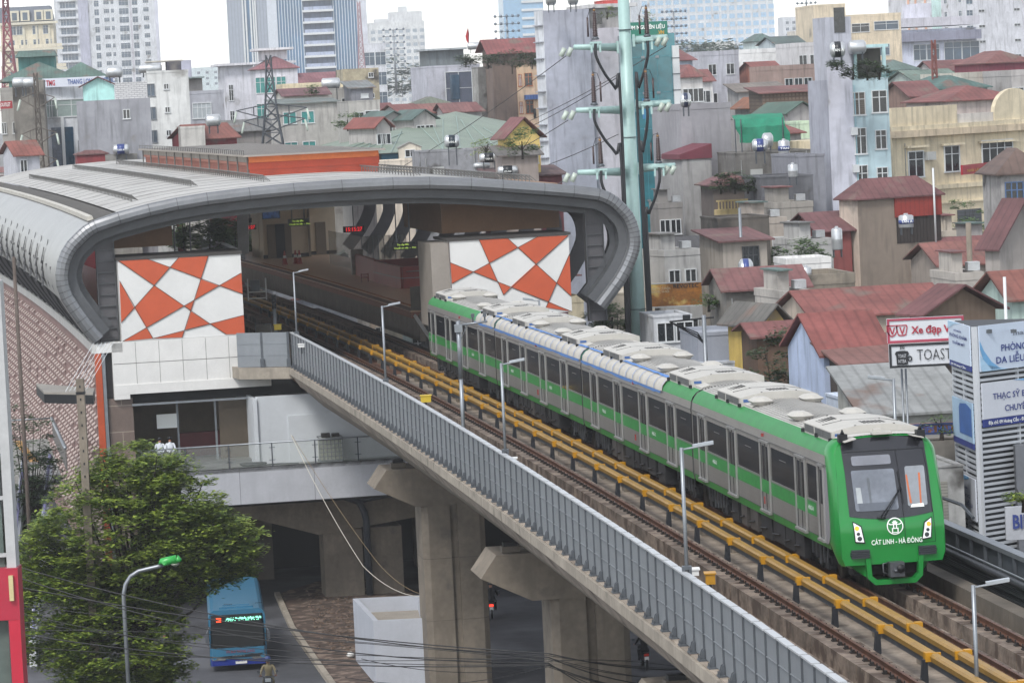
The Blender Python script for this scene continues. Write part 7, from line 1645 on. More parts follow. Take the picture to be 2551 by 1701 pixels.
# ---- tall grey tower and teal glass house
t = bld('tall blank grey tower with a ribbed pale left edge', 1352, 27, 285, 22, 115, 22, '#8c8e98', par=.0, leftm='#9fa2a6', depth=6)  # left face coloured lighter, as the side the light falls on
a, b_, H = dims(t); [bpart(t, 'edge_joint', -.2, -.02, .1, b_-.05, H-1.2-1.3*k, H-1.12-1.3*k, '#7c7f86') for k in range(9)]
t = bld('pale grey slab house joined to the right of the blank grey tower', 1466, 72, 287, 0, 100, 12, '#a09da3', par=0, depth=8)
a, b_, H = dims(t); bpart(t, 'roof_terrace', 0, a*1.1, .5, 6, H, H+1.6, '#82807f'); bpart(t, 'roof_slab', -.1, a*1.25, 0, 7, H+1.6, H+1.9, '#9f9e9e'); bpart(t, 'window', a*.2, a*.35, -.03, 0, H+.3, H+1.2, gl_d)
t = bld('red tank cabin on top of the pale slab house', 1502, 3, 289, 0, 60, 12, '#9a3f3c', par=.05, name='cabin', cat='cabin', depth=3, zb=31.4)
t = bld('teal curtain glass house with a white panel edge beside the big pole', 1558, 88, 283, 0, 122, 6, gl_t, par=0, depth=8)
a, b_, H = dims(t); bpart(t, 'white_edge', a*.93, a+.25, -.4, 0, 0, H-1, frw); [bpart(t, 'edge_joint', a*.92, a+.27, -.43, 0, H-2-1.25*k, H-1.93-1.25*k, '#3f4448') for k in range(14)]
for u in (.33, .62): bpart(t, 'glass_joint', a*u, a*u+.03, -.02, 0, 0, H, '#2f6d78')
for k in range(6): bpart(t, 'glass_joint', 0, a*.92, -.021, 0, H-2.8*k-1.8, H-2.8*k-1.76, '#2f6d78'); bpart(t, 'glass_spider', a*.62-.12, a*.62+.15, -.09, -.03, H-2.8*k-1.88, H-2.8*k-1.7, galv); bpart(t, 'glass_spider', a*.33-.12, a*.33+.15, -.09, -.03, H-2.8*k-1.88, H-2.8*k-1.7, galv)
bpart(t, 'interior_blue', a*.28, a*.40, -.015, 0, H-6.6, H-5.0, mat('blue_inside', '#2c6f9c', .3)); zs_ = at(1640, 655, 283).z; bpart(t, 'red_green_fascia', a*.35, a*.93, -.25, 0, zs_, zs_+.35, mat('fascia_red', '#8c3a40', .6, var=.3, scale=3)); bpart(t, 'dark_fascia', a*.3, a*1.05, -.3, 0, zs_-2.6, zs_-.9, '#1f3038')
sign('shop_sign', 'green roof sign reading TRUM NGUYEN LIEU behind the big pole', (1548, 58), (1662, 49), (1550, 95), 280, mat('sign_green', '#1f6e5c', .5, var=.03), [('TRÙM NGUYÊN LIỆU', .04, .52, .26, .90, decal, .02), ('.VN', .78, .12, .26, .14, mat('letter_gold', '#c99a2c', .5), .03)])
tank(1372, -5, 284, 'round steel tank standing left on the blank grey tower', .6, .6, True, None, .25); tank(1427, -6, 284, 'round steel tank standing right on the blank grey tower', .6, .6, True, None, .25)
bush(1512, 30, 284, .6, 'small pale plant on the slab house terrace left of the pole', leaf_y, 250, sz=.12); bush(1606, 42, 284, .5, 'potted plant on the terrace right of the pole', leaf_y, 250, sz=.12)
# ---- turquoise transmission pole
turq = mat('turquoise_steel', '#a3c0bc', .45, .1, var=.08, scale=.8, streak=.2); por = mat('porcelain_brown', '#3a2727', .3, var=.1); ptop = at(1543, -30, 186); pbot = at(1606, 850, 186)
t = thing('transmission_pole', 'tall turquoise steel pole with three pairs of insulator arms and black cables', 'power pole', (pbot.x, 186, 0)); P0 = Vector((ptop.x*.5+pbot.x*.5, 186, 0))
xm = (at(1543, 0, 186).x+at(1602, 850, 186).x)/2
b = MB(); b.tube([(xm, 186, 0), (xm, 186, ptop.z)], .47, 12, 0, .29); b.build('pole', turq, t)
b = MB()
for z in (at(1560, 75, 186).z, at(1590, 400, 186).z+1.2, at(1595, 770, 186).z): b.tube([(xm, 186, z), (xm, 186, z+.03)], .47 if z < 18 else .38, 12)
b.build('flange', galv_d, t)
def insul(q, h, par_):
    b = MB(); pr_ = [(.09, 0)]
    for k in range(14): z = .05+k*(h-.1)/14; f = 1-.35*k/14; pr_ += [(.15*f, z), (.15*f, z+.02), (.095*f, z+.035)]
    pr_ += [(.06, h), (.05, h+.12), (.015, h+.2)]; b.lathe(q, pr_, 12); o = b.build('insulator', por, par_); b = MB(); b.lathe(q-Vector((0, 0, .16)), [(.16, 0), (.2, .05), (.12, .16)], 10).lathe(q+Vector((0, 0, h)), [(.07, -.02), (.07, .07)], 8, 1); b.build('fitting', [galv_d, mat('cap_amber', '#96703c', .5)], o)
ROWS = [((1430, 118), (1662, 92), 1483, 92, 27, 1612, 85, 22), ((1436, 275), (1670, 255), 1480, 255, 188, 1611, 246, 180), ((1440, 430), (1682, 412), 1497, 408, 350, 1641, 400, 340)]
cabm = mat('cable_black_thick', '#1d1f24', .5)
for ri, (aL, aR, xi, yi, ti, xj, yj, tj) in enumerate(ROWS):
    L_, R_2 = at(*aL, 184.6), at(*aR, 184.6); c_ = Vector((xm, 185.6, (L_.z+R_2.z)/2))
    for E__, nm in ((L_, 'L'), (R_2, 'R')):
        E2 = Vector((E__.x, 184.8, E__.z)); b = MB(); m_ = Vector((xm+(-.42 if nm == 'L' else .42), 185.6, E2.z-.1)); b.tube([m_, E2], .22, 8, 0, .13); b.box(m_+Vector((0, 0, 0)), (.12, .5, .62)); b.build('cross_arm', turq, t)
        for q_ in (0, 1):
            g_ = E2+Vector(((-.35-.35*q_) if nm == 'L' else (-.25-.35*q_), -.3, -.45)); b = MB(); b.tube([g_, g_+Vector((.22, 0, .42))], .13, 8); b.build('string_insulator', mat('glass_green_white', '#b4bfb4', .3), t)
    for (x, y, ty) in ((xi, yi, ti), (xj, yj, tj)):
        q = at(x, y, 184.3); h = at(x, ty, 184.3).z-q.z; insul(q, h, t)
        q2 = q+Vector((.36 if (ri == 1) else -.36, 0, .0)); b = MB(); b.tube([q2, q2+Vector((0, 0, h*.75))], .055, 6); b.build('arrester', por, t); b = MB(); b.tube([q+Vector((0, 0, h+.15)), q.lerp(q2, .6)+Vector((0, 0, h+.1)), q2+Vector((0, 0, h*.75))], .015, 4); b.build('jumper', cabm, t)
        b = MB(); b.box(q-Vector((0, 0, .3)), (.6, .2, .1)).box(q-Vector((.22, 0, .55)), (.1, .1, .5)).box(q-Vector((-.22, 0, .55)), (.1, .1, .5)); b.build('bracket', turq, t)
        sg = -1 if x < 1560 else 1; xe = xm+sg*(.42+.1*ri); pts = [q-Vector((0, 0, .3)), q-Vector((0, 0, 1.0)), q.lerp(Vector((xe, 184.9, q.z)), .35)-Vector((0, 0, 1.9)), q.lerp(Vector((xe, 184.9, q.z)), .8)-Vector((0, 0, 2.7)), Vector((xe, 184.9, q.z-3.6)), Vector((xe+sg*.12, 185, 4))]
        P_ = []
        for i in range(len(pts)-1):
            p_0, p_1, p_2, p_3 = pts[max(i-1, 0)], pts[i], pts[i+1], pts[min(i+2, len(pts)-1)]
            for k in range(6): s_ = k/6; P_.append(.5*((2*p_1)+(p_2-p_0)*s_+(2*p_0-5*p_1+4*p_2-p_3)*s_*s_+(3*p_1-p_0-3*p_2+p_3)*s_**3))
        b = MB(); b.tube(P_+[pts[-1]], .075, 8); b.build('power_cable', cabm, t)
G0 = 'lines running left from the turquoise pole'
for i, (a_, c_) in enumerate((((1410, 140, 184), (870, 480, 330)), ((1415, 300, 184), (1120, 425, 330)), ((1535, 195, 184), (1120, 388, 330)), ((1660, 115, 184), (1130, 372, 330)), ((1418, 442, 184), (1220, 500, 330)), ((1540, 335, 184), (1160, 455, 330)))): wire([a_, c_], .022, 'thin power line running left and down from the turquoise pole arms', .6, 'power_line', group=G0)
# ---- lattice pylons
def lattice(px, pyt, pyb, Y, w0, w1, label, arms=(), name='lattice_pylon', m=galv_d, nseg=12, cat='pylon', r=.05):
    Y = clearY(px-40, Y)+4; T_ = at(px, pyt, Y); Bz = at(px, pyb, Y).z-6; t = thing(name, label, cat, (T_.x, Y, Bz)); b = MB(); H = T_.z-Bz
    def c(k, s): f = k/nseg; w = w0+(w1-w0)*(1-f)**1.6; sx, sy = s; return Vector((T_.x+sx*w/2, Y+sy*w/2, Bz+H*f))
    S_ = ((1, 1), (1, -1), (-1, -1), (-1, 1))
    for s in S_: b.tube([c(k, s) for k in range(nseg+1)], r*1.4, 4)
    b.build('leg_frame', m, t); b = MB()
    for k in range(nseg):
        for i in range(4): s, s2 = S_[i], S_[(i+1) % 4]; b.tube([c(k, s), c(k+1, s2)], r*.8, 4); b.tube([c(k, s2), c(k+1, s)], r*.8, 4); b.tube([c(k, s), c(k, s2)], r*.8, 4)
    b.build('bracing', m, t)
    for (py, l, r_) in arms:
        z = at(px, py, Y).z; b = MB()
        for sg, ll in ((-1, l), (1, r_)):
            e = Vector((T_.x+sg*ll, Y, z-.5)); 
            for yy in (-.5, .5): b.tube([(T_.x, Y+yy, z), e], r, 4); b.tube([(T_.x, Y+yy, z-1.4), e], r, 4); b.tube([(T_.x+sg*ll*.5, Y+yy*.5, z-.25), (T_.x+sg*ll*.5, Y+yy*.5, z-.95)], r*.7, 4)
        b.build('arm', m, t); b = MB()
        for sg, ll in ((-1, l), (1, r_)): e = Vector((T_.x+sg*ll, Y, z-.6)); b.tube([e, e+Vector((sg*.2, -.4, -.9))], .1, 6)
        b.build('insulator_string', mat('glass_green_white', '#b4bfb4'), t)
    return t
lattice(668, 138, 345, 250, .4, 3.6, 'grey steel lattice pylon with spread arms standing behind the station roof', [(258, 2.9, 3.0), (285, 2.3, 2.8)], nseg=12, r=.045)
lattice(88, 182, 430, 255, .3, 1.0, 'slim rusty lattice pylon at the left above the station roof', [(230, 1.4, 1.5), (318, 1.4, 1.5), (385, 1.2, 1.4)], m=mat('rusty_lattice', '#6d665f', .7, .3), nseg=16, r=.03)
lattice(12, -20, 190, 620, .8, 3.2, 'red and white telecom lattice tower at the left edge', name='telecom_tower', m=mat('redwhite_lattice', '#a8606a', .6, var=.4, scale=.2), cat='tower', nseg=10, r=.09)
lattice(893, 5, 175, 700, .5, 2.0, 'thin pink telecom mast at the right edge of the blue tower', name='telecom_mast', m=mat('pink_lattice', '#a98a90', .6), cat='tower', nseg=16, r=.07)
def floodlight(px, pyt, pyb, Y, label, cols=5, rows=5, w=3.0):
    T_ = at(px, pyt, Y); B0 = at(px, pyb, Y); t = thing('floodlight_mast', label, 'floodlight', (T_.x, Y, B0.z-5)); b = MB(); b.tube([(T_.x, Y, B0.z-5), T_], .28, 8, 0, .15); b.build('mast', galv, t)
    b = MB(); g_ = MB()
    for r_ in range(rows):
        z = T_.z-r_*w*.32; b.tube([(T_.x-w/2, Y-.3, z), (T_.x+w/2, Y-.3, z)], .05, 4)
        for c in range(cols): g_.lathe((T_.x-w/2+w*c/(cols-1), Y-.5, z+.1), [(.12, -.2), (.3, .15)], 8, 0, 'Y')
    b.build('cross_bar', galv_d, t); g_.build('lamps', mat('flood_grey', '#6c7884', .5), t)
floodlight(980, 75, 185, 900, 'stadium floodlight mast in front of the pale stepped apartments', 4, 7, 5); floodlight(1262, 42, 110, 700, 'stadium floodlight mast left of the blank grey tower', 5, 6, 4.5); floodlight(1678, 30, 145, 750, 'stadium floodlight mast right of the green roof sign', 6, 6, 4.8); floodlight(2008, -5, 95, 800, 'stadium floodlight mast left of the tall light blue house', 5, 7, 4)
# ---- right: light blue tall house
t = bld('very tall narrow light blue house with a grey side wall', 2062, 200, 232, 44, 150, 14, '#8ea0a5', par=0, leftm='#7f818a', depth=6, wins=[('F', .83, .85, 1, .85, 2.9, 1, .95, 1.35, gl_d), ('F', .83, .85, 1, 3.4, 2.4, 3, .68, 1.15, gl_d), ('F', .5, .5, 1, .9, 2.4, 1, .75, 1.4, mat('louvre_brown', '#6e665c', .6, wave=((0, 0, 1), .14, .5, 1))), ('F', .5, .5, 1, 3.2, 2.4, 4, .72, 1.6, gl_d)])
a, b_, H = dims(t); zc = at(2062, 44, 232).z; bpart(t, 'stair_tower', .0, a*.42, -.02, 2.5, H, H+(zc-t.location.z-H), '#8d8f97'); bpart(t, 'grey_shaft', -.03, a*.40, -.05, 0, 0, H+1.0, '#9fa0a9'); bpart(t, 'tower_window', a*.14, a*.32, -.07, -.03, H+3.0, H+4.6, gl_d); bpart(t, 'terrace_slab', a*.45, a*1.02, -.1, 2.6, H+1.95, H+2.15, '#a7c4c6'); bpart(t, 'terrace_column', a*.45, a*.49, -.1, .1, H, H+1.95, '#a7c4c6'); bpart(t, 'terrace_column', a*.92, a*.97, -.1, .1, H+.2, H+1.95, '#a7c4c6'); bpart(t, 'terrace_back', a*.45, a, 1.2, 2.5, H, H+1.9, '#46443f'); bpart(t, 'air_conditioner', a*.34, a*.44, -.3, -.02, H-3.6, H-3.1, frw); bpart(t, 'air_conditioner', a*.34, a*.44, -.3, -.02, H-6.0, H-5.5, frw); bpart(t, 'vertical_slot', a*.42, a*.44, -.07, -.051, 0, H-.4, '#7d98a0')
for i, (x, y, r, lb) in enumerate(((2160, 172, .75, 'roof garden bush on the light blue house terrace, middle'), (2085, 158, .45, 'small fern at the stair tower foot of the light blue house'), (2190, 180, .5, 'potted plants at the right end of the light blue house terrace'), (2125, 180, .5, 'potted plants at the left end of the light blue house terrace'))): bush(x, y, 230.5, r, lb, leaf_d, 700, sz=.12, seed=20+i)
tank(2086, 124, 231, 'round TAN A tank beside the grey stair tower', .5, .7, True, 'TAN A', .3, '#1d1f24'); tank(2135, 118, 233, 'tank in a rusty frame on the light blue house roof', .45, .9, True, None, .3)
tank(2247, 235, 300, 'big shiny round tank right of the light blue house', .55, .5, True, None, .4)
# yellow public building
t = bld('wide cream yellow building with moulded cornice and white framed windows', 2222, 345, 240, 0, 420, 38, '#b8ac93', par=0, depth=12, wins=[('F', .13, .13, 1, 1.0, 3.4, 2, 1.35, 1.65, gl_d, frw, 1), ('F', .34, .34, 1, .8, 3.4, 1, 1.35, 1.65, gl_d, frw, 1), ('F', .61, .61, 1, .6, 3.4, 1, 2.9, 1.65, gl_d, frw, 3)])
a, b_, H = dims(t); bpart(t, 'cornice', -.15, a, -.45, 0, H+.0, H+.45, '#a59782'); bpart(t, 'cornice', -.1, a, -.3, 0, H+.45, H+.75, '#bbb098'); bpart(t, 'parapet_wall', 0, a*.38, -.05, .3, H+.75, H+2.0, '#b9ad95'); bpart(t, 'parapet_wall', a*.84, a, -.05, .3, H+.75, H+1.8, '#b9ad95'); bpart(t, 'parapet_wall', a*.38, a*.6, -.02, .3, H+.75, H+1.35, '#a7a29c'); bpart(t, 'string_course', -.1, a, -.2, 0, H-3.6, H-3.3, '#bbb098'); bpart(t, 'string_course', -.1, a, -.15, 0, H-4.6, H-4.5, '#bbb098')
for u, w_ in ((.13, 2.0), (.34, 2.0), (.61, 3.6)): bpart(t, 'window_hood', a*u-w_/2, a*u+w_/2, -.35, 0, H-.72, H-.58, '#bbb098')
b = MB(); pts_ = [(a*.72+1.6*math.cos(q*math.pi/12)*1.25, H+1.3+1.6*math.sin(q*math.pi/12)) for q in range(13)]; b.prism([(x, -.12, z) for x, z in pts_+[(a*.72-2.0, H+.76), (a*.72+2.0, H+.76)]], (0, 0, 0), (0, .35, 0)); b.build('arched_gable', wallm('#bbb098'), t, world=False)
bpart(t, 'grey_shutter', a*.36, a*.50, -.06, 0, H-9.5, H-5.1, mat('shutter_grey', '#4a4d52', .5, wave=((0, 0, 1), .22, .5, 1))); bpart(t, 'teal_glazing', a*.60, a*.67, -.06, 0, H-10, H-5.0, gl_t); bpart(t, 'teal_glazing', a*.72, a*.79, -.06, 0, H-10, H-5.0, gl_t); bpart(t, 'lower_pier', a*.67, a*.72, -.15, 0, 0, H-4.7, frw)
sign('red_banner_sign', 'red banner sign with gold letters on the yellow building', (2398, 412), (2500, 402), (2400, 436), 240, mat('banner_red', '#a3182a', .5), [('NHÀ LÀM VIỆC CỦA CÁC', .1, .25, .3, .85, mat('letter_gold', '#c99a2c'))], yR=246)
# right side near houses
t = bld('beige bare rendered tower house with a red sheet roof and caged tank', 2136, 500, 205, 46, 205, 24, mat('beige_render', '#8d8074', .9, var=.12, scale=.3, streak=.35, dirt=('#5f574f', .45, .62)), ('hip', '#7e2f31'), leftm='#a2968a', rise=1.1, over=.25, name='tower_house', cat='house')  # lit left side put into the colour: paler than the front
a, b_, H = dims(t); bpart(t, 'cage_opening', a*.46, a*1.002, -.02, 1.5, H-2.6, H-1.05, '#2c2624'); bpart(t, 'red_panel', a*.44, a*1.01, -.12, -.025, H-1.1, H+.0, mat('red_sheet', '#8c2f26', .6, var=.1, wave=((1, 0, 0), .3, .2, 1))); bpart(t, 'vent_hole', a*.8, a*.88, -.02, 0, H-4.9, H-4.6, '#3a3330')
b = MB(); [b.tube([(a*.46+k*.22, -.04, H-2.6), (a*.46+k*.22, -.04, H-1.1)], .02, 4) for k in range(11)]; b.build('cage_bars', darkfab, t, world=False)
b = MB(); b.tube([(a*.9, -.3, H-2.8), (a*.9, -.3, H+1.6)], .06, 6); b.build('white_pipe', frw, t, world=False)
tank(2257, 551, 203.5, 'TAN A tank inside the cage of the beige tower house', .42, .72, False, 'TAN A', .1)
t = bld('mid grey rendered house behind the green netting at right centre', 1695, 275, 250, 0, 124, 12, wallm('#77767a', 0, .2), par=.4, depth=8)
t = bld('dark grey stained wall block left of the light blue house', 1895, 445, 222, 0, 130, 10, dirtym('#67686d'), par=.1, depth=6); t = bld('taller dark grey wall block touching the light blue house', 1990, 392, 226, 0, 64, 10, wallm('#6a6b71', 1, .3), par=.15, depth=7)
t = bld('rough grey block with a maroon roof beside the teal glass house', 1700, 398, 245, 0, 72, 12, wallm('#7b7a79'), par=0, depth=6)
a, b_, H = dims(t); b = MB(); b.prism([(-.2, -.1, H+.01), (a*1.02, -.1, H+.01), (a*1.02, -.1, H+1.0), (-.2, -.1, H+.35)], (0, 0, 0), (0, 5, 0)); b.build('maroon_roof', mat('maroon_sheet', '#6b2b38', .6), t, world=False)
t = bld('balcony house with arched windows, yellow balusters and hanging plants', 1776, 465, 226, 0, 102, 8, '#4d4642', ('hip', '#7e2f31'), name='house', cat='house', depth=4, rise=.7)
a, b_, H = dims(t); bpart(t, 'balcony_slab', 0, a, -.9, 0, H-1.85, H-1.45, '#9b8a62'); bpart(t, 'balcony_rail', 0, a, -.9, -.8, H-.95, H-.85, '#a39268'); [bpart(t, 'baluster', a*(.04+.077*k), a*(.04+.077*k)+.08, -.88, -.8, H-1.45, H-.95, '#a39268') for k in range(13)]; [bpart(t, 'arched_window', a*u-.28, a*u+.28, -.03, 0, H-3.3, H-2.3, gl_d) for u in (.15, .5, .85)]; bpart(t, 'lower_wall', 0, a, -.02, 0, 0, H-3.6, '#6b6056')
for i, (x, y, r) in enumerate(((1795, 452, .8), (1830, 448, .9), (1862, 455, .7))): bush(x, y, 224.5, r, ['hanging plants at the left of the yellow balcony', 'hanging plants in the middle of the yellow balcony', 'hanging plants at the right of the yellow balcony'][i], leaf_d, 700, sz=.13, seed=30+i)
p = [at(1830, 298, 246), at(1955, 293, 246), at(1964, 352, 246), at(1848, 357, 246)]
t = thing('green_netting', 'bright green netting shelter stretched over a rooftop frame', 'netting', p[3]); b = MB(); zz1, zz0 = p[0].z, p[3].z; x0, x1 = p[0].x, p[1].x
vs = []
for i in range(9):
    for j in range(7): f = j/6; y_ = 246+(0 if j < 3 else (j-2)*.9); z_ = zz0+(zz1-zz0)*min(1, j/3)+(.25*math.sin((j-3)*.8) if j > 3 else 0); vs.append((x0+(x1-x0)*i/8+(.3 if j < 2 else 0), y_+random.uniform(-.05, .05), z_+random.uniform(-.05, .05)))
b.add(vs, [(i*7+j, i*7+j+1, (i+1)*7+j+1, (i+1)*7+j) for i in range(8) for j in range(6)]); b.build('net', mat('net_green', '#1c7f62', .8, var=.15, scale=1.5), t); b = MB(); [b.tube([(x0+(x1-x0)*u, 245.9, zz0-1), (x0+(x1-x0)*u, 245.9, zz1)], .04, 4) for u in (0, .12, .95)]; b.build('frame', galv_d, t)
t = bld('low grey rooftop block carrying tanks under the green netting', 1832, 385, 240, 0, 190, 8, dirtym('#7d7a76'), par=.1, depth=6)
tank(1893, 362, 238, 'round silver tank with a blue label under the green netting', .42, .8, True, 'TAN A', .5); tank(1953, 368, 237, 'upright steel tank under the right end of the green netting', .38, 1.0, False, 'TAN', .3); tank(1975, 425, 221, 'small steel tank in front of the dark grey wall', .3, .8, False, None, .2); tank(1912, 350, 242, 'dark round tank behind the silver tank under the netting', .5, .5, True, None, .3)
tank(1708, 250, 248, 'round tank with a blue and white arc beside the white edge of the glass house', .5, .5, True, 'SON HA', .3, '#2b3550')
t = bld('small white and pale green house right of the green netting', 1992, 310, 262, 0, 54, 10, '#a4b39c', par=.2, depth=6, bands=[(1.0, 1.1, '#c9d2c0')])
t = bld('wooden lattice screened terrace with a rusty red roof left of the light blue house', 1898, 235, 285, 0, 145, 8, mat('lattice_wood', '#7d6a5c', .8, var=.2, scale=1, bricks=(.3, .3, '#55473d', .05, 0)), ('shed', '#8e3f34'), name='terrace', cat='terrace', depth=5, rise=.5)
RO = [(1840, 232, 330, 120, '#9c8f82', 8, 'shed', 'striped pale green and red roof left of the wooden lattice terrace'), (1905, 268, 292, 55, '#b2683a', 25, 'gabley', 'orange brown gable roof behind the green netting'), (1962, 283, 276, 70, '#4d7a68', 25, 'gabley', 'green gable roof with an open truss before the light blue house'), (1750, 300, 262, 60, '#708a88', 15, 'gable', 'grey blue roof left of the green netting'), (1955, 335, 258, 40, '#a5402f', 18, 'shed', 'steep orange red roof right of the green netting')]
for x, y, Y, w_, c, yw, k_, lb in RO: bld(lb, x, y, Y, 0, w_, yw, '#8b8886', (k_, c), name='house', cat='house', depth=5, rise=.8)
# middle distance right of the pole and right of the light blue house
MD = [(1834, 135, 430, 100, '#d0d0cf', None, 'white stepped modern house with a red roof box left of the blue house'), (1890, 180, 400, 60, '#8e5b4c', RED2, 'little orange roofed brick house on the white stepped house'), (1750, 140, 400, 90, '#8f9097', None, 'grey block with a pale narrow fin right of the teal glass house'), (1700, 205, 360, 75, '#a9a7a6', '#a34d42', 'white house with a red roof right of the teal glass house'), (1985, 118, 420, 55, '#a1a0a1', None, 'plain grey block left of the light blue house'), (1940, 175, 390, 95, '#7c6a63', None, 'half plastered brick house left of the light blue house'), (1880, 105, 520, 50, '#a5b1b0', '#5f837c', 'pale blue-green roofed block under the distant hotel slab'), (1935, 112, 500, 70, '#8d979b', '#55716c', 'dark teal roofed block above the brick house'), (2205, 178, 380, 80, '#61807f', '#6f8d84', 'teal metal shed right of the light blue house'), (2330, 178, 400, 90, '#93918f', RED, 'red hipped roof house under the blue grey office'), (2460, 160, 330, 110, '#6d3440', '#9a5048', 'maroon panelled rooftop house at the right edge'), (2395, 195, 330, 60, '#9a988f', None, 'grey concrete rooftop box with an orange awning at right'), (2520, 190, 300, 60, '#8d8a88', None, 'open concrete rooftop frame at the right edge'), (2285, 205, 350, 110, '#8b958f', '#7f9a8a', 'sage green roof right of the light blue house'), (2340, 225, 300, 120, '#7d8a88', '#4c8078', 'teal roof with an open truss gable at right'), (2270, 240, 285, 70, '#6e5a52', '#8e3a35', 'small dark red open gable roof behind the shiny round tank'), (2360, 255, 275, 180, '#9a8f8a', '#9c4238', 'long red roof behind the yellow building parapet'), (1690, 150, 330, 35, '#8a93a0', '#9c4a48', 'tiny red roofed glazed rooftop room right of the green sign'), (1700, 195, 320, 50, '#a3a19f', '#9a4640', 'small brick red roof above the round blue arc tank')]
for i, (x, y, Y, w_, c, rf, lb) in enumerate(MD): bld(lb, x, y, Y, 0, w_, 8+(i*7) % 20, c, ('gable' if i % 2 else 'hip', rf) if rf else None, name='house', cat='house', depth=7, rise=1.1, wins=[('F', .25, .75, 2+(i % 2), 1.0, 3.2, 2, .9, 1.1, gl_d)])
a_ = at(2325, 118, 300); lattice(2325, 100, 235, 300, .3, 1.0, 'rusty lattice mast in front of the teal roofs at right', name='lattice_mast', m=mat('rust_lattice', '#7d4a44', .7), nseg=10, cat='mast', r=.04)
NB = [(1640, 520, 240, 60, '#6f6c69', 'dark grey flat roofed block left of the yellow baluster balcony'), (1930, 520, 214, 95, '#7c7872', 'grey flat roofed block under the dark stained wall'), (1880, 560, 204, 80, '#857d75', 'tan flat roofed low block left of the bright green tree'), (2005, 612, 200, 70, '#8b8a88', 'pale grey flat block behind the bright green tree'), (2350, 590, 214, 70, '#938b80', 'cream flat block at the foot of the yellow building'), (2425, 612, 208, 80, '#7c7a78', 'grey flat block right of the feathery tree'), (1655, 640, 200, 90, '#8d8c8a', 'pale flat block just above the advertising board'), (2380, 700, 160, 70, '#8f8a84', 'tan flat block right of the long orange red roof'), (1950, 745, 160, 70, '#8c8883', 'low grey block between the two red roofs')]
for i, (x, y, Y, w_, c, lb) in enumerate(NB):
    t = bld(lb, x, y, Y, 0, w_, 6+(i*5) % 16, c, name='house', cat='house', par=.35, depth=4, wins=[('F', .25, .7, 2, .8, 2.8, 2, .6, .9, gl_d)]); a, b_, H = dims(t); bpart(t, 'stair_box', a*.1, a*.5, 1, 3, H, H+1.2, c); bpart(t, 'tin_roof', a*.02, a*.58, .7, 3.2, H+1.2, H+1.27, roofc(('#8a8986', RED, '#5f837c')[i % 3])); bpart(t, 'roof_tank', a*.7, a*.7+.55, 1, 1.5, H+.36, H+.75, steel_t)
# ---- near right: roofs along the street behind the train
t = bld('long old wall with a brick red metal roof behind the front car', 1808, 722, 165, 12, 200, 8, dirtym('#86827c'), ('gable', '#8e4340'), name='house', cat='house', rise=.8, over=.3)
t = bld('dirty beige low wall joining the beige tower house', 2000, 712, 172, 0, 130, 8, dirtym('#8d8477'), ('flat', None), name='house', cat='house', depth=5)
t = bld('pale blue-grey roof tower with peeling white paint behind the train', 1738, 838, 152, 18, 138, 8, mat('peeling_bluegrey', '#8f939c', .8, var=.06, streak=.2, dirt=('#c4c6c8', .35, .6)), name='house', cat='house', par=.15)
t = bld('pale blue-grey lower block with cable brackets below the peeling tower', 1700, 912, 150, 0, 180, 8, '#8e939c', name='house', cat='house', par=.1, depth=5)
t = bld('large orange red roof, the upper one behind the bicycle shop sign', 2030, 790, 150, 0, 330, 10, '#93887c', ('gable', '#a34334'), name='house', cat='house', depth=6, rise=.9, over=.3)
t = bld('blue house with a steep bright red roof beside the toast sign', 2052, 880, 128, 16, 155, 14, '#9aa6bd', ('gable', '#a23a2d'), name='house', cat='house', rise=1.25, over=.25, wins=[('L', .5, .5, 1, 1.5, 3, 1, .5, 1.6, gl_d)])
t = bld('dark caged balcony with hanging washing under the red roof', 2105, 912, 126, 20, 270, 10, '#3b3430', ('shed', '#9a5a4c'), name='balcony', cat='balcony', rise=.7, over=.3, zb=5)
a, b_, H = dims(t); b = MB(); [b.tube([(k*.28, -.06, H-2.1), (k*.28, -.06, H-.1)], .014, 4) for k in range(15)]; [b.tube([(0, -.06, H-.5*q), (a, -.06, H-.5*q)], .014, 4) for q in (1, 2, 3, 4)]; b.build('cage_bars', galv_d, t, world=False)
for k, (u, c) in enumerate(((.28, '#b9b4c0'), (.34, '#8d7a84'), (.42, '#3a3f5c'), (.7, '#b4a8a8'), (.78, '#2f4a50'))): bpart(t, 'washing', a*u, a*u+.22, -.03, -.01, H-1.9, H-1.1, c)
t = bld('white and pale blue parapet below the caged balcony', 2095, 996, 124, 0, 300, 10, '#a9b2bf', name='house', cat='house', par=.1, depth=2)
t = bld('rusty white corrugated roof below the toast sign', 2160, 1040, 116, 20, 250, 8, '#8f8f8a', ('shed', '#b0b3b2'), name='shed', cat='shed', rise=1.3, over=.3)
t = bld('dark red pitched roof with a pale skylight strip and open truss', 2305, 782, 138, 20, 175, 30, '#5a4c40', ('gabley', '#7f2b2e'), name='shed', cat='shed', rise=.95, over=.4)
t = bld('black mouldy wall below the orange mart sign', 2262, 1098, 108, 0, 130, 8, dirtym('#8f8b85'), name='house', cat='house', par=.05, depth=3)
t = bld('white wall with a louvred vent right behind the train nose', 2290, 1168, 104, 0, 110, 8, dirtym('#a8a8a6'), name='house', cat='house', par=.05, depth=3)
a, b_, H = dims(t); bpart(t, 'louvre_vent', a*.42, a*.62, -.03, 0, H-1.6, H-.4, mat('vent_grey', '#8a8880', .6, wave=((0, 0, 1), .09, .5, 1)))
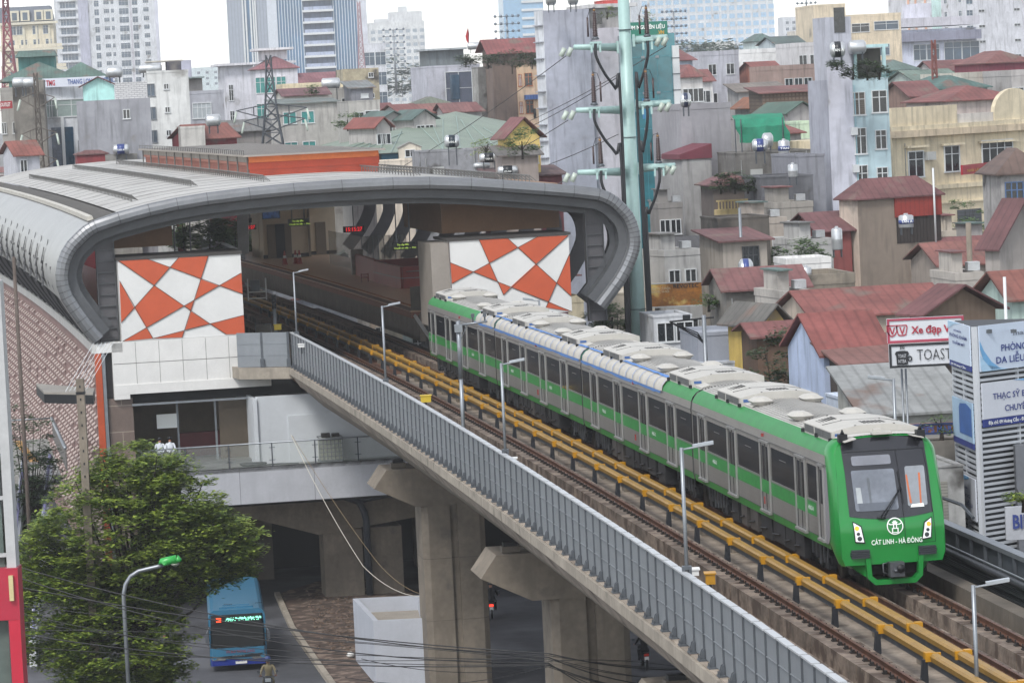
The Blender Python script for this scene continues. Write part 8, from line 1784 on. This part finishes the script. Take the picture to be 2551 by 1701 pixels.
t = bld('white peeling old house at the right edge beside the yellow building', 2492, 438, 190, 0, 110, 6, dirtym('#a9a6a4'), ('hip', '#6e4a38'), name='house', cat='house', depth=4, rise=1.3, wins=[('F', .3, .75, 2, .4, 2, 1, .9, 1.3, gl_d, mat('frame_blue', '#4d6a94', .6), 2)])
t = bld('grey gabled house with a dark red tiled roof at the right edge', 2490, 620, 168, 10, 120, 35, '#7b7672', ('gabley', '#74272c'), name='house', cat='house', depth=6, rise=2.2)
t = bld('pale green hut with an orange roof at the right edge', 2520, 742, 142, 0, 80, 10, '#8a9a94', ('gable', '#a04a32'), name='house', cat='house', depth=4, rise=.9)
t = bld('low grey workshop with a dark red roof left of the green tree', 1800, 605, 185, 40, 110, 14, '#827b73', ('shed', '#7c3433'), name='house', cat='house', rise=.5, wins=[('F', .62, .62, 1, .3, 3, 1, .8, 1.4, gl_d, mat('frame_dark', '#3a3d40', .5), 2)])
t = bld('stained old concrete box with a white dish above the low workshop', 1788, 548, 190, 26, 128, 10, dirtym('#66605a'), name='house', cat='house', par=.1)
t = bld('dull red roof in front of the light blue house foot', 2040, 575, 205, 0, 80, 14, '#6e3a38', ('gable', '#7d3034'), name='house', cat='house', depth=5, rise=.9)
t = bld('white rooftop parapet block behind the long red roof', 1960, 660, 180, 0, 110, 8, '#b2b1af', name='house', cat='house', par=.3, depth=3)
t = bld('dark corrugated shed roof behind the advertising board', 1690, 640, 215, 0, 95, 12, '#4a4848', ('gable', '#3f3d42'), name='shed', cat='shed', depth=6, rise=1.0)
t = bld('orange red long roof right of the beige tower house', 2345, 660, 178, 0, 150, 8, '#7d746c', ('gable', '#a0503e'), name='house', cat='house', depth=6, rise=.9)
t = bld('salmon tin roof lane right of the beige tower house, higher up', 2340, 640, 205, 0, 150, 8, '#857a72', ('gable', '#974440'), name='house', cat='house', depth=5, rise=.9)
t = bld('small yellow gabled house with mossy roof behind the peeling tower', 1900, 812, 148, 0, 60, 25, '#9a8446', ('gabley', '#6e6a62'), name='house', cat='house', depth=3, rise=.8)
t = bld('low red tin canopy over the yellow house yard', 1885, 838, 144, 0, 120, 8, '#4c3a2e', ('gable', '#9a4038'), name='shed', cat='shed', depth=3, rise=.4)
t = bld('white shop front with pink awning right of the pole foot', 1628, 792, 176, 0, 95, 8, '#9a9c9f', name='shop', cat='shop', par=.1, depth=4, wins=[('F', .3, .8, 2, .3, 2, 1, .8, .9, gl_d)])
t = bld('beige low building under the canopy tip left of the pole foot', 1520, 735, 200, 0, 110, 8, '#a29a8c', name='shop', cat='shop', par=.1, depth=6)
tank(1858, 672, 182, 'round tank with a blue ring label on the white parapet block', .55, .5, True, 'SON HA', .1); tank(2008, 680, 178, 'small upright tank on the white parapet block', .28, .6, False, None, .1); tank(2085, 595, 196, 'upright tank with a blue band left of the beige tower house', .3, 1.2, False, None, .1); tank(1792, 662, 205, 'dark upright tank beside the bush left of the workshop', .35, .7, False, None, .1)
B = at(1985, 655, 192); tree('tree', 'bright green tree between the low workshop and the beige tower house', 'tree', (B.x, 192, 0), 12, (0, 0, B.z, 2.1, 1.6, 1.3), 5000, .13, leaf_m, 8, seed=12, tr=.15); B = at(1965, 935, 136); tree('tree', 'dark bushy tree behind the train beside the blue house', 'tree', (B.x, 136, 0), 9, (0, 0, B.z, 1.7, 1.3, 1.9), 6500, .11, leaf_d, 8, seed=13, tr=.14)
B = at(1525, 790, 196); tree('tree', 'green tree below the right tip of the canopy', 'tree', (B.x, 196, 0), 8, (0, 0, B.z, 1.5, 1.2, .8), 3000, .13, leaf_m, 6, seed=14, tr=.12); B = at(2390, 570, 222); tree('tree', 'feathery green tree in front of the yellow building', 'tree', (B.x, 222, 0), 9, (0, 0, B.z, 1.9, 1.3, 1.8), 2600, .12, leaf_m, 8, seed=15, tr=.1)
bush(1740, 690, 205, 1.3, 'dark bush between the advertising board and the workshop', leaf_d, 1500, sz=.13, seed=40); bush(1765, 745, 168, .6, 'small bush left of the long old wall', leaf_m, 600, sz=.1, seed=41); bush(2550, 1235, 98, .45, 'bright leaves above the white sign at the right edge', leaf_y, 400, sz=.07, seed=42); bush(2345, 1055, 108, .5, 'thin climbing plant by the steel frame left of the clinic sign', leaf_m, 160, sz=.08, seed=43)
def spole(px, py0, Y, label, r=.07, m=galv, arm=None):
    p = at(px, py0, Y); t = thing('street_pole', label, 'pole', (p.x, p.y, 0)); b = MB(); b.tube([(p.x, p.y, 0), p], r, 7); b.build('post', m, t)
    if arm: b = MB(); b.tube([p-Vector((arm, 0, .2)), p+Vector((arm*.3, 0, -.1))], .04, 5); b.box(p-Vector((arm*.5, 0, .05)), (.3, .2, .2)); [b.tube([p-Vector((arm, 0, .2)), p-Vector((arm*.2, 0, .7+.1*k)), p-Vector((0, 0, 1.2))], .025, 4) for k in range(3)]; b.build('cross_arm', blackm, t)
spole(1753, 785, 146, 'street pole with a black cross arm behind the train before the peeling tower', .09, galv, 1.4); spole(1842, 518, 186, 'thin grey pole in front of the stained concrete box', .08); spole(2412, 555, 176, 'brown concrete pole right of the beige tower house', .14, conc); spole(2352, 535, 215, 'pale pole in front of the yellow building shutter', .09, conc_l); spole(2502, 690, 134, 'white bent pipe pole near the pale green hut', .06, frw)
# ---- signs on the near right
wsg = mat('sign_white', '#c3c6cb', .5, var=.02); navy = mat('letter_navy', '#23357f', .5); inkr = mat('letter_crimson', '#a3283c', .5); ink = mat('letter_black', '#24262a', .5)
sign('advertising_board', 'bright orange and yellow motor oil advertising board', (1613, 706), (1752, 701), (1616, 768), 190, mat('ad_orange', '#c9832f', .5, var=.35, scale=1.1, dirt=('#e8cf7a', .8, .52)), [('REVOTEC', .46, .76, .16, .45, ink, .02), ('CÔNG TY CỔ PHẦN', .04, .72, .09, .36, mat('letter_pale', '#e3dcb8', .5)), ('REVOTEC HÀ NỘI', .06, .6, .09, .32, mat('letter_pale', '#e3dcb8'))], frame=frw, cat='billboard')
s1 = sign('shop_sign', 'white bicycle shop sign with a crimson frame, upper of the two', (2209, 795), (2400, 783), (2214, 855), 112, wsg, [('Xe đạp Việt Nhật', .31, .36, .30, .95, inkr, .03)], frame=mat('frame_crimson', '#a03a50', .5))
t, D0, U, V, N_, w, h = s1
for u, kd in ((.06, 0), (.19, 1)):
    b = MB(); c = D0+U*w*u+V*h*.52+N_*.03; s = h*.22; out = [(-1, 1), (1, 1), (1, -.2), (.6, -.9), (0, -1.25), (-.6, -.9), (-1, -.2)] if kd == 0 else [(-.9, 1), (.9, 1), (1.1, .6), (.8, -.9), (.5, -1.1), (-.5, -1.1), (-.8, -.9), (-1.1, .6)]
    P_ = [c+U*x*s+V*y*s for x, y in out]; Q_ = [c+U*x*s*.8+V*y*s*.8 for x, y in out]; k = len(P_); b.add(P_+Q_, [(i, (i+1) % k, k+(i+1) % k, k+i) for i in range(k)]); b.add([c+U*x*s+V*y*s for x, y in ((-.5, .6), (-.2, .6), (.05, -.4), (.4, .6), (.6, .6), (.15, -.8), (-.05, -.8))], [(0, 1, 2, 6), (2, 3, 4, 5), (2, 5, 6)]); b.build('emblem', inkr, t)
s2 = sign('shop_sign', 'white cafe sign with a black toast shaped cup, lower of the two', (2214, 858), (2400, 846), (2220, 917), 111.8, wsg, [("TOAST 'N TEA", .37, .28, .48, .95, ink, -.01)], frame=ink); t, D0, U, V, N_, w, h = s2
b = MB(); c = D0+U*w*.17+V*h*.40+N_*.03; s = h*.27; b.prism([c+U*x*s+V*y*s for x, y in ((-.85, -1), (.85, -1), (.9, .35), (1.1, .7), (.9, 1.05), (.4, 1.15), (-.4, 1.15), (-.9, 1.05), (-1.1, .7), (-.9, .35))], (0, 0, 0), N_*.01)
b.tube([c+U*(s*1.2+s*.3*math.cos(q))+V*s*(-.1+.35*math.sin(q)) for q in [k*math.pi/4 for k in range(9)]], .02, 5); [b.tube([c+U*s*x+V*s*1.4, c+U*s*(x+.12)+V*s*1.7, c+U*s*x+V*s*2.0], .012, 4) for x in (-.25, 0, .25)]; b.build('cup_emblem', ink, t)
text('cup_lettering', 'TOAST', c-U*s*.62+V*s*.1+N_*.03, U, V, s*.55, wsg, t, w=s*1.25, thick=.02); text('cup_lettering', "N'TEA", c-U*s*.6-V*s*.7+N_*.03, U, V, s*.55, wsg, t, w=s*1.2, thick=.02)
for x in (2246, 2256): p = at(x, 920, 112.2); spole(x, 918, 112.3, ['thin steel post under the left part of the cafe sign', 'second thin steel post just right of it under the cafe sign'][x > 2250], .035)
# clinic building with louvres and boards
q0 = at(2383, 812, 104); t = thing('clinic_building', 'clinic block clad in white louvres with blue lettered boards', 'building', (q0.x, 104, 0)); R_c = at(2428, 814, 104); 
edge = Vector((R_c.x, 104, 0)); Lf = Vector((at(2376, 812, 107).x, 107, 0)); Rt = Vector((at(2620, 805, 106).x, 106, 0)); zt = R_c.z
b = MB(); b.prism([Lf, edge, Rt, Rt+Vector((.1, .8, 0)), Lf+Vector((Lf.x*.8/107+.05, .8, 0))], (0, 0, 0), (0, 0, zt-.05)); b.build('wall', mat('clinic_dark', '#34373c', .7), t)
def face_frame(A, B): U = (B-A).normalized(); return U, U.cross(Vector((0, 0, 1)))
for A, B, nm in ((Lf, edge, 0), (edge, Rt, 1)):
    U, N_ = face_frame(A, B); w = (B-A).length; z = 0.3; b = MB(); n_ = 0
    lou = mat('louvre_white', '#b4b8bd', .5, .1, var=.04)
    while z < zt-.4: b.prism([A+N_*.02, B+N_*.02, B+N_*.1, A+N_*.1], (0, 0, z), (0, 0, z+.075)); z += .16
    b.build('louvre_blades', lou, t); b = MB(); [b.prism([A+U*(w*u)-U*.02, A+U*(w*u)+U*.02, A+U*(w*u)+U*.02+N_*.11, A+U*(w*u)-U*.02+N_*.11], (0, 0, 0), (0, 0, zt)) for u in (0, .5, 1)]; b.build('louvre_frame', lou, t)
def cboard(A, B, pT, pB, u0, u1, items, bg, nm='board', extra=()):
    """board on a face; pT,pB are photo y at the corner edge x"""
    U, N_ = face_frame(A, B); w = (B-A).length; zT, zB = pT, pB; D0 = A+U*w*u0+N_*.13; D0.z = zB; W_ = w*(u1-u0); h = zT-zB; V = Vector((0, 0, 1))
    b = MB(); b.prism([D0, D0+U*W_, D0+U*W_+V*h, D0+V*h], (0, 0, 0), N_*.04); o = b.build(nm, bg, t); D0 = D0+N_*.045
    for pts, m_ in extra: b = MB(); b.prism([D0+U*W_*x+V*h*y for x, y in pts], (0, 0, 0), N_*.006); b.build('graphic', m_, o)
    for s_, x, y, hf, wf, m_ in items: text('lettering', s_, D0+U*W_*x+V*h*y+N_*.012, U, V, h*hf, m_, o, w=W_*wf, bold=.015, thick=.003)
zz = lambda y: at(2430, y, 104).z
swl = mat('swoosh_blue', '#6fa9d6', .5); swp = mat('swoosh_pale', '#a9cbe4', .5); nv = mat('board_navy', '#25357c', .5)
cboard(edge, Rt, zz(812), zz(926), 0, 1, [('maia&maia', .43, .72, .10, .5, mat('letter_grey', '#6d7484', .5)), ('PHÒNG KHÁM', .27, .40, .15, .62, navy), ('DA LIỄU THẨM MỸ', .20, .14, .15, .86, navy)], mat('board_paleblue', '#bac6d6', .5, var=.03), extra=[([(0, .68), (.05, .45), (.14, .2), (.26, .02), (.14, .02), (.04, .25), (0, .5)], swl), ([(0, .35), (.1, .12), (.35, .0), (.02, .0), (0, .1)], swp)])
cboard(edge, Rt, zz(955), zz(1045), 0.01, 1, [('THẠC SỸ BÁC SỸ', .13, .52, .17, .66, navy), ('CHUYÊN NGÀNH', .28, .16, .17, .66, navy)], mat('board_white2', '#bfc3cb', .5, var=.03), extra=[([(.4, 1), (.6, .93), (.8, .88), (1, .85), (1, 1)], swl)])
cboard(edge, Rt, zz(1045)-.01, zz(1065), 0.01, 1, [('Địa chỉ: 09 Hoàng Cầu - Đống Đa - Hà Nội', .06, .3, .45, .75, decal)], nv)
cboard(Lf, edge, zz(812), zz(912), 0, 1, [('PHÒNG KHÁM', .08, .62, .09, .8, navy), ('maia', .3, .78, .06, .35, navy), ('THẨM MỸ', .2, .45, .07, .6, navy)], mat('board_paleblue', '#bac6d6'), extra=[([(0, .8), (.3, .95), (.6, 1), (0, 1)], swp)])
cboard(Lf, edge, zz(912)-.01, zz(926), 0, 1, [('09 Hoàng Cầu', .1, .3, .4, .7, decal)], nv)
cboard(Lf, edge, zz(1005), zz(1105), 0.05, 1, [], mat('board_sky', '#9fb9cf', .5, var=.1), extra=[([(.35, .15), (.95, .15), (.95, .85), (.7, .95), (.4, .9), (.35, .8)], mat('panel_blue', '#3b64a4', .5))]); cboard(Lf, edge, zz(1105)-.01, zz(1120), 0.05, 1, [], nv)
cboard(Lf, edge, zz(1195), zz(1300), 0.05, 1, [('maia', .25, .7, .07, .4, navy), ('PHÒNG', .25, .5, .08, .5, navy), ('DA LIỄU', .15, .3, .09, .7, navy)], mat('board_white2', '#bfc3cb'), extra=[([(0, .9), (.3, .85), (.7, .95), (.7, 1), (0, 1)], swl)])
for x in (2458, 2519): p = at(x, 822, 104.6); b = MB(); b.box(p+Vector((0, -.5, .0)), (.16, .12, .1)).tube([p, p+Vector((0, -.5, .05))], .015, 4); b.build('spotlight', galv_d, t)
b = MB(); b.bx(at(2534, 1200, 104.2).x, Rt.x, 104.3, 105.2, 3, zz(1118)); b.build('grey_panel', mat('grey_flat', '#65686e', .5), t)
sign('shop_sign', 'orange brown mart sign with blue letters above the mouldy wall', (2255, 1057), (2390, 1048), (2262, 1085), 107, mat('sign_brown', '#8e5f3e', .6, var=.12), [("TIF'S MART", .26, .22, .52, .68, mat('letter_blue2', '#4a5fa4', .5), .03)], frame=mat('frame_navy', '#2c3a66', .5))
sign('bank_sign', 'white board with dark blue letters cut by the right edge', (2504, 1263), (2600, 1275), (2508, 1345), 99, mat('sign_white3', '#b4b7be', .5), [('BIDV', .18, .35, .42, .75, mat('letter_bidv', '#2b3f86', .5), .03)])
# pipes and rails behind the nose
wire([(2350, 1240, 99), (2395, 1256, 98), (2425, 1290, 97)], .05, 'curved grey pipe rail behind the train nose', 0, 'pipe_rail', m=galv_d)
# ---- greenery and the line beyond the station, seen through its far opening
for i, (x, y, Y, r) in enumerate(((455, 560, 291, 2.4), (520, 568, 292, 2.4), (585, 590, 291, 2.0), (490, 595, 290.5, 1.7), (545, 606, 290.5, 1.8), (612, 622, 290.5, 1.7))): bush(x, y, Y, r, ['leafy tree farthest left seen through the far end of the station', 'leafy tree second from the left beyond the far station opening', 'leafy tree right of the thin posts beyond the far station opening', 'low tree crown just above the curving far barrier', 'rounded tree crown in the middle beyond the far barrier', 'tree crown beside the white column at the far opening'][i], leaf_m, 1600, sz=.3, name='tree', cat='tree', seed=60+i)
ft = [at(x, y, Y) for x, y, Y in ((385, 572, 330), (440, 580, 315), (500, 593, 300), (560, 610, 288), (610, 632, 276))]
t = thing('noise_barrier', 'curved grey barrier of the line beyond the station, seen under the canopy', 'barrier', ft[0]); b = MB()
for p_, q_ in zip(ft, ft[1:]): b.prism([p_, q_, q_-Vector((0, 0, 1.2)), p_-Vector((0, 0, 1.2))], (0, 0, 0), (0, .2, 0))
b.build('panel_run', dpan, t); b = MB(); b.tube([p_+Vector((0, 0, .06)) for p_ in ft], .12, 6); b.build('top_rail', panel_t, t)
# ---- filler houses between the named ones
rnd = random.Random(21); LM = [(0, 'left edge'), (110, 'blue lettered shop'), (300, 'plain grey block'), (470, 'white narrow house'), (668, 'grey pylon'), (860, 'cream wall block'), (1000, 'green hall left end'), (1135, 'green hall ridge'), (1300, 'yellow gabled house'), (1700, 'teal glass house'), (1830, 'green netting'), (1960, 'green truss roof'), (2240, 'shiny round tank'), (2400, 'red banner sign'), (2520, 'right edge')]
cols = ['#a9a7a3', '#94938f', '#b0a78f', '#8b8e96', '#b5b5b3', '#a39384', '#8e8c88', '#9fadab']; rcs = [RED, RED2, '#a05a52', '#5f837c', '#7c8a80', '#8a8986', None, None, None]; rn = {RED: 'dark red roofed', RED2: 'orange red roofed', '#a05a52': 'faded red roofed', '#5f837c': 'teal roofed', '#7c8a80': 'grey green roofed', '#8a8986': 'grey roofed', None: 'flat roofed'}
wn = {'#a9a7a3': 'light grey', '#94938f': 'grey', '#b0a78f': 'cream', '#8b8e96': 'blue grey', '#b5b5b3': 'off-white', '#a39384': 'tan', '#8e8c88': 'dusty grey', '#9fadab': 'pale green'}; seen = {}
dist = lambda Y: 'near' if Y < 330 else ('middle distance' if Y < 520 else ('far' if Y < 850 else 'very far'))
ordn = ['', 'second ', 'third ', 'fourth ', 'fifth ', 'sixth ', 'seventh ', 'eighth ']
for Y, n_, hmin, hmax in ((1300, 24, 9, 24), (980, 24, 9, 19), (760, 24, 8, 17), (620, 24, 8, 15.5), (510, 24, 7, 14.5), (425, 22, 7, 13.5), (355, 20, 6, 12.5), (300, 16, 6, 11.5), (262, 13, 5, 10.5)):
    for k in range(n_):
        px = -60+2680*(k+rnd.uniform(.1, .9))/n_; h = rnd.uniform(hmin, hmax); YY = Y*rnd.uniform(.94, 1.06); X = (px-CX)/FP*YY
        if YY < 300 and (px < 330 or 1560 < px < 1700): continue
        py = project((X, YY, h))[1]; w_ = rnd.uniform(4, 8.5)*FP/YY; c = rnd.choice(cols); rf = rnd.choice(rcs); near = min(LM, key=lambda q: abs(q[0]-px)); sd = 'left' if px < near[0] else 'right'
        base = '%s %s %s house %s of the %s' % (dist(YY), wn[c], rn[rf], sd, near[1]) if 'edge' not in near[1] else '%s %s %s house near the %s' % (dist(YY), wn[c], rn[rf], near[1])
        i = seen.get(base, 0); seen[base] = i+1; lb = ((ordn[i]+base) if i else base).replace('middle distance', 'midway')
        bld(lb, px-w_/2, py, YY, 0, w_, rnd.uniform(-4, 28), c, (rnd.choice(('gable', 'gabley', 'hip')), rf) if rf else None, name='house', cat='house', depth=rnd.uniform(6, 11), rise=rnd.uniform(.7, 1.5), wins=[('F', .2, .8, rnd.choice((2, 3)), 1.1, 3.2, 2, .8, 1.2, gl_d)])
        t = COL.objects[bld_last[0]]; a, b_, H = dims(t)
        if rf is None:
            bpart(t, 'stair_box', a*.1, a*rnd.uniform(.4, .6), 2.0, 4.6, H, H+rnd.uniform(1.6, 2.6), c); bpart(t, 'roof_tank', a*.7, a*.7+1.1, 1.0, 1.8, H+.6, H+1.3, steel_t)
            if rnd.random() < .6: bpart(t, 'tin_roof', a*.45, a*1.02, .6, 5, H+1.9, H+2.0, roofc(rnd.choice([RED, '#5f837c', '#8a8986', RED2])))
        elif YY < 700: bpart(t, 'balcony', a*.15, a*.85, -.8, -.03, H-3.6, H-2.6, wn and c)
        if rnd.random() < .5: bpart(t, 'awning', a*.1, a*.6, -.7, -.03, H-.9, H-.8, roofc(rnd.choice(['#5f837c', RED, '#8a8986'])))
for k in (o for o in list(COL.objects) if '_a' in o or '_w' in o):
    for q in ('_a', '_b', '_h', '_w'):
        if q in k: del k[q]
# ================================================================ HAZE
hz = MB(); hz.bx(-900, 900, -60, 2600, -1.2, 190)
ho = hz.build('haze', bpy.data.materials.new('haze')); tag(ho, kind='stuff')
hm = ho.data.materials[0]; hm.use_nodes = True; t = hm.node_tree; t.nodes.remove(t.nodes['Principled BSDF'])
v = t.nodes.new('ShaderNodeVolumePrincipled'); v.inputs['Color'].default_value = (.95, .97, 1, 1); v.inputs['Density'].default_value = HAZE; v.inputs['Anisotropy'].default_value = 0
t.links.new(v.outputs[0], t.nodes['Material Output'].inputs['Volume'])
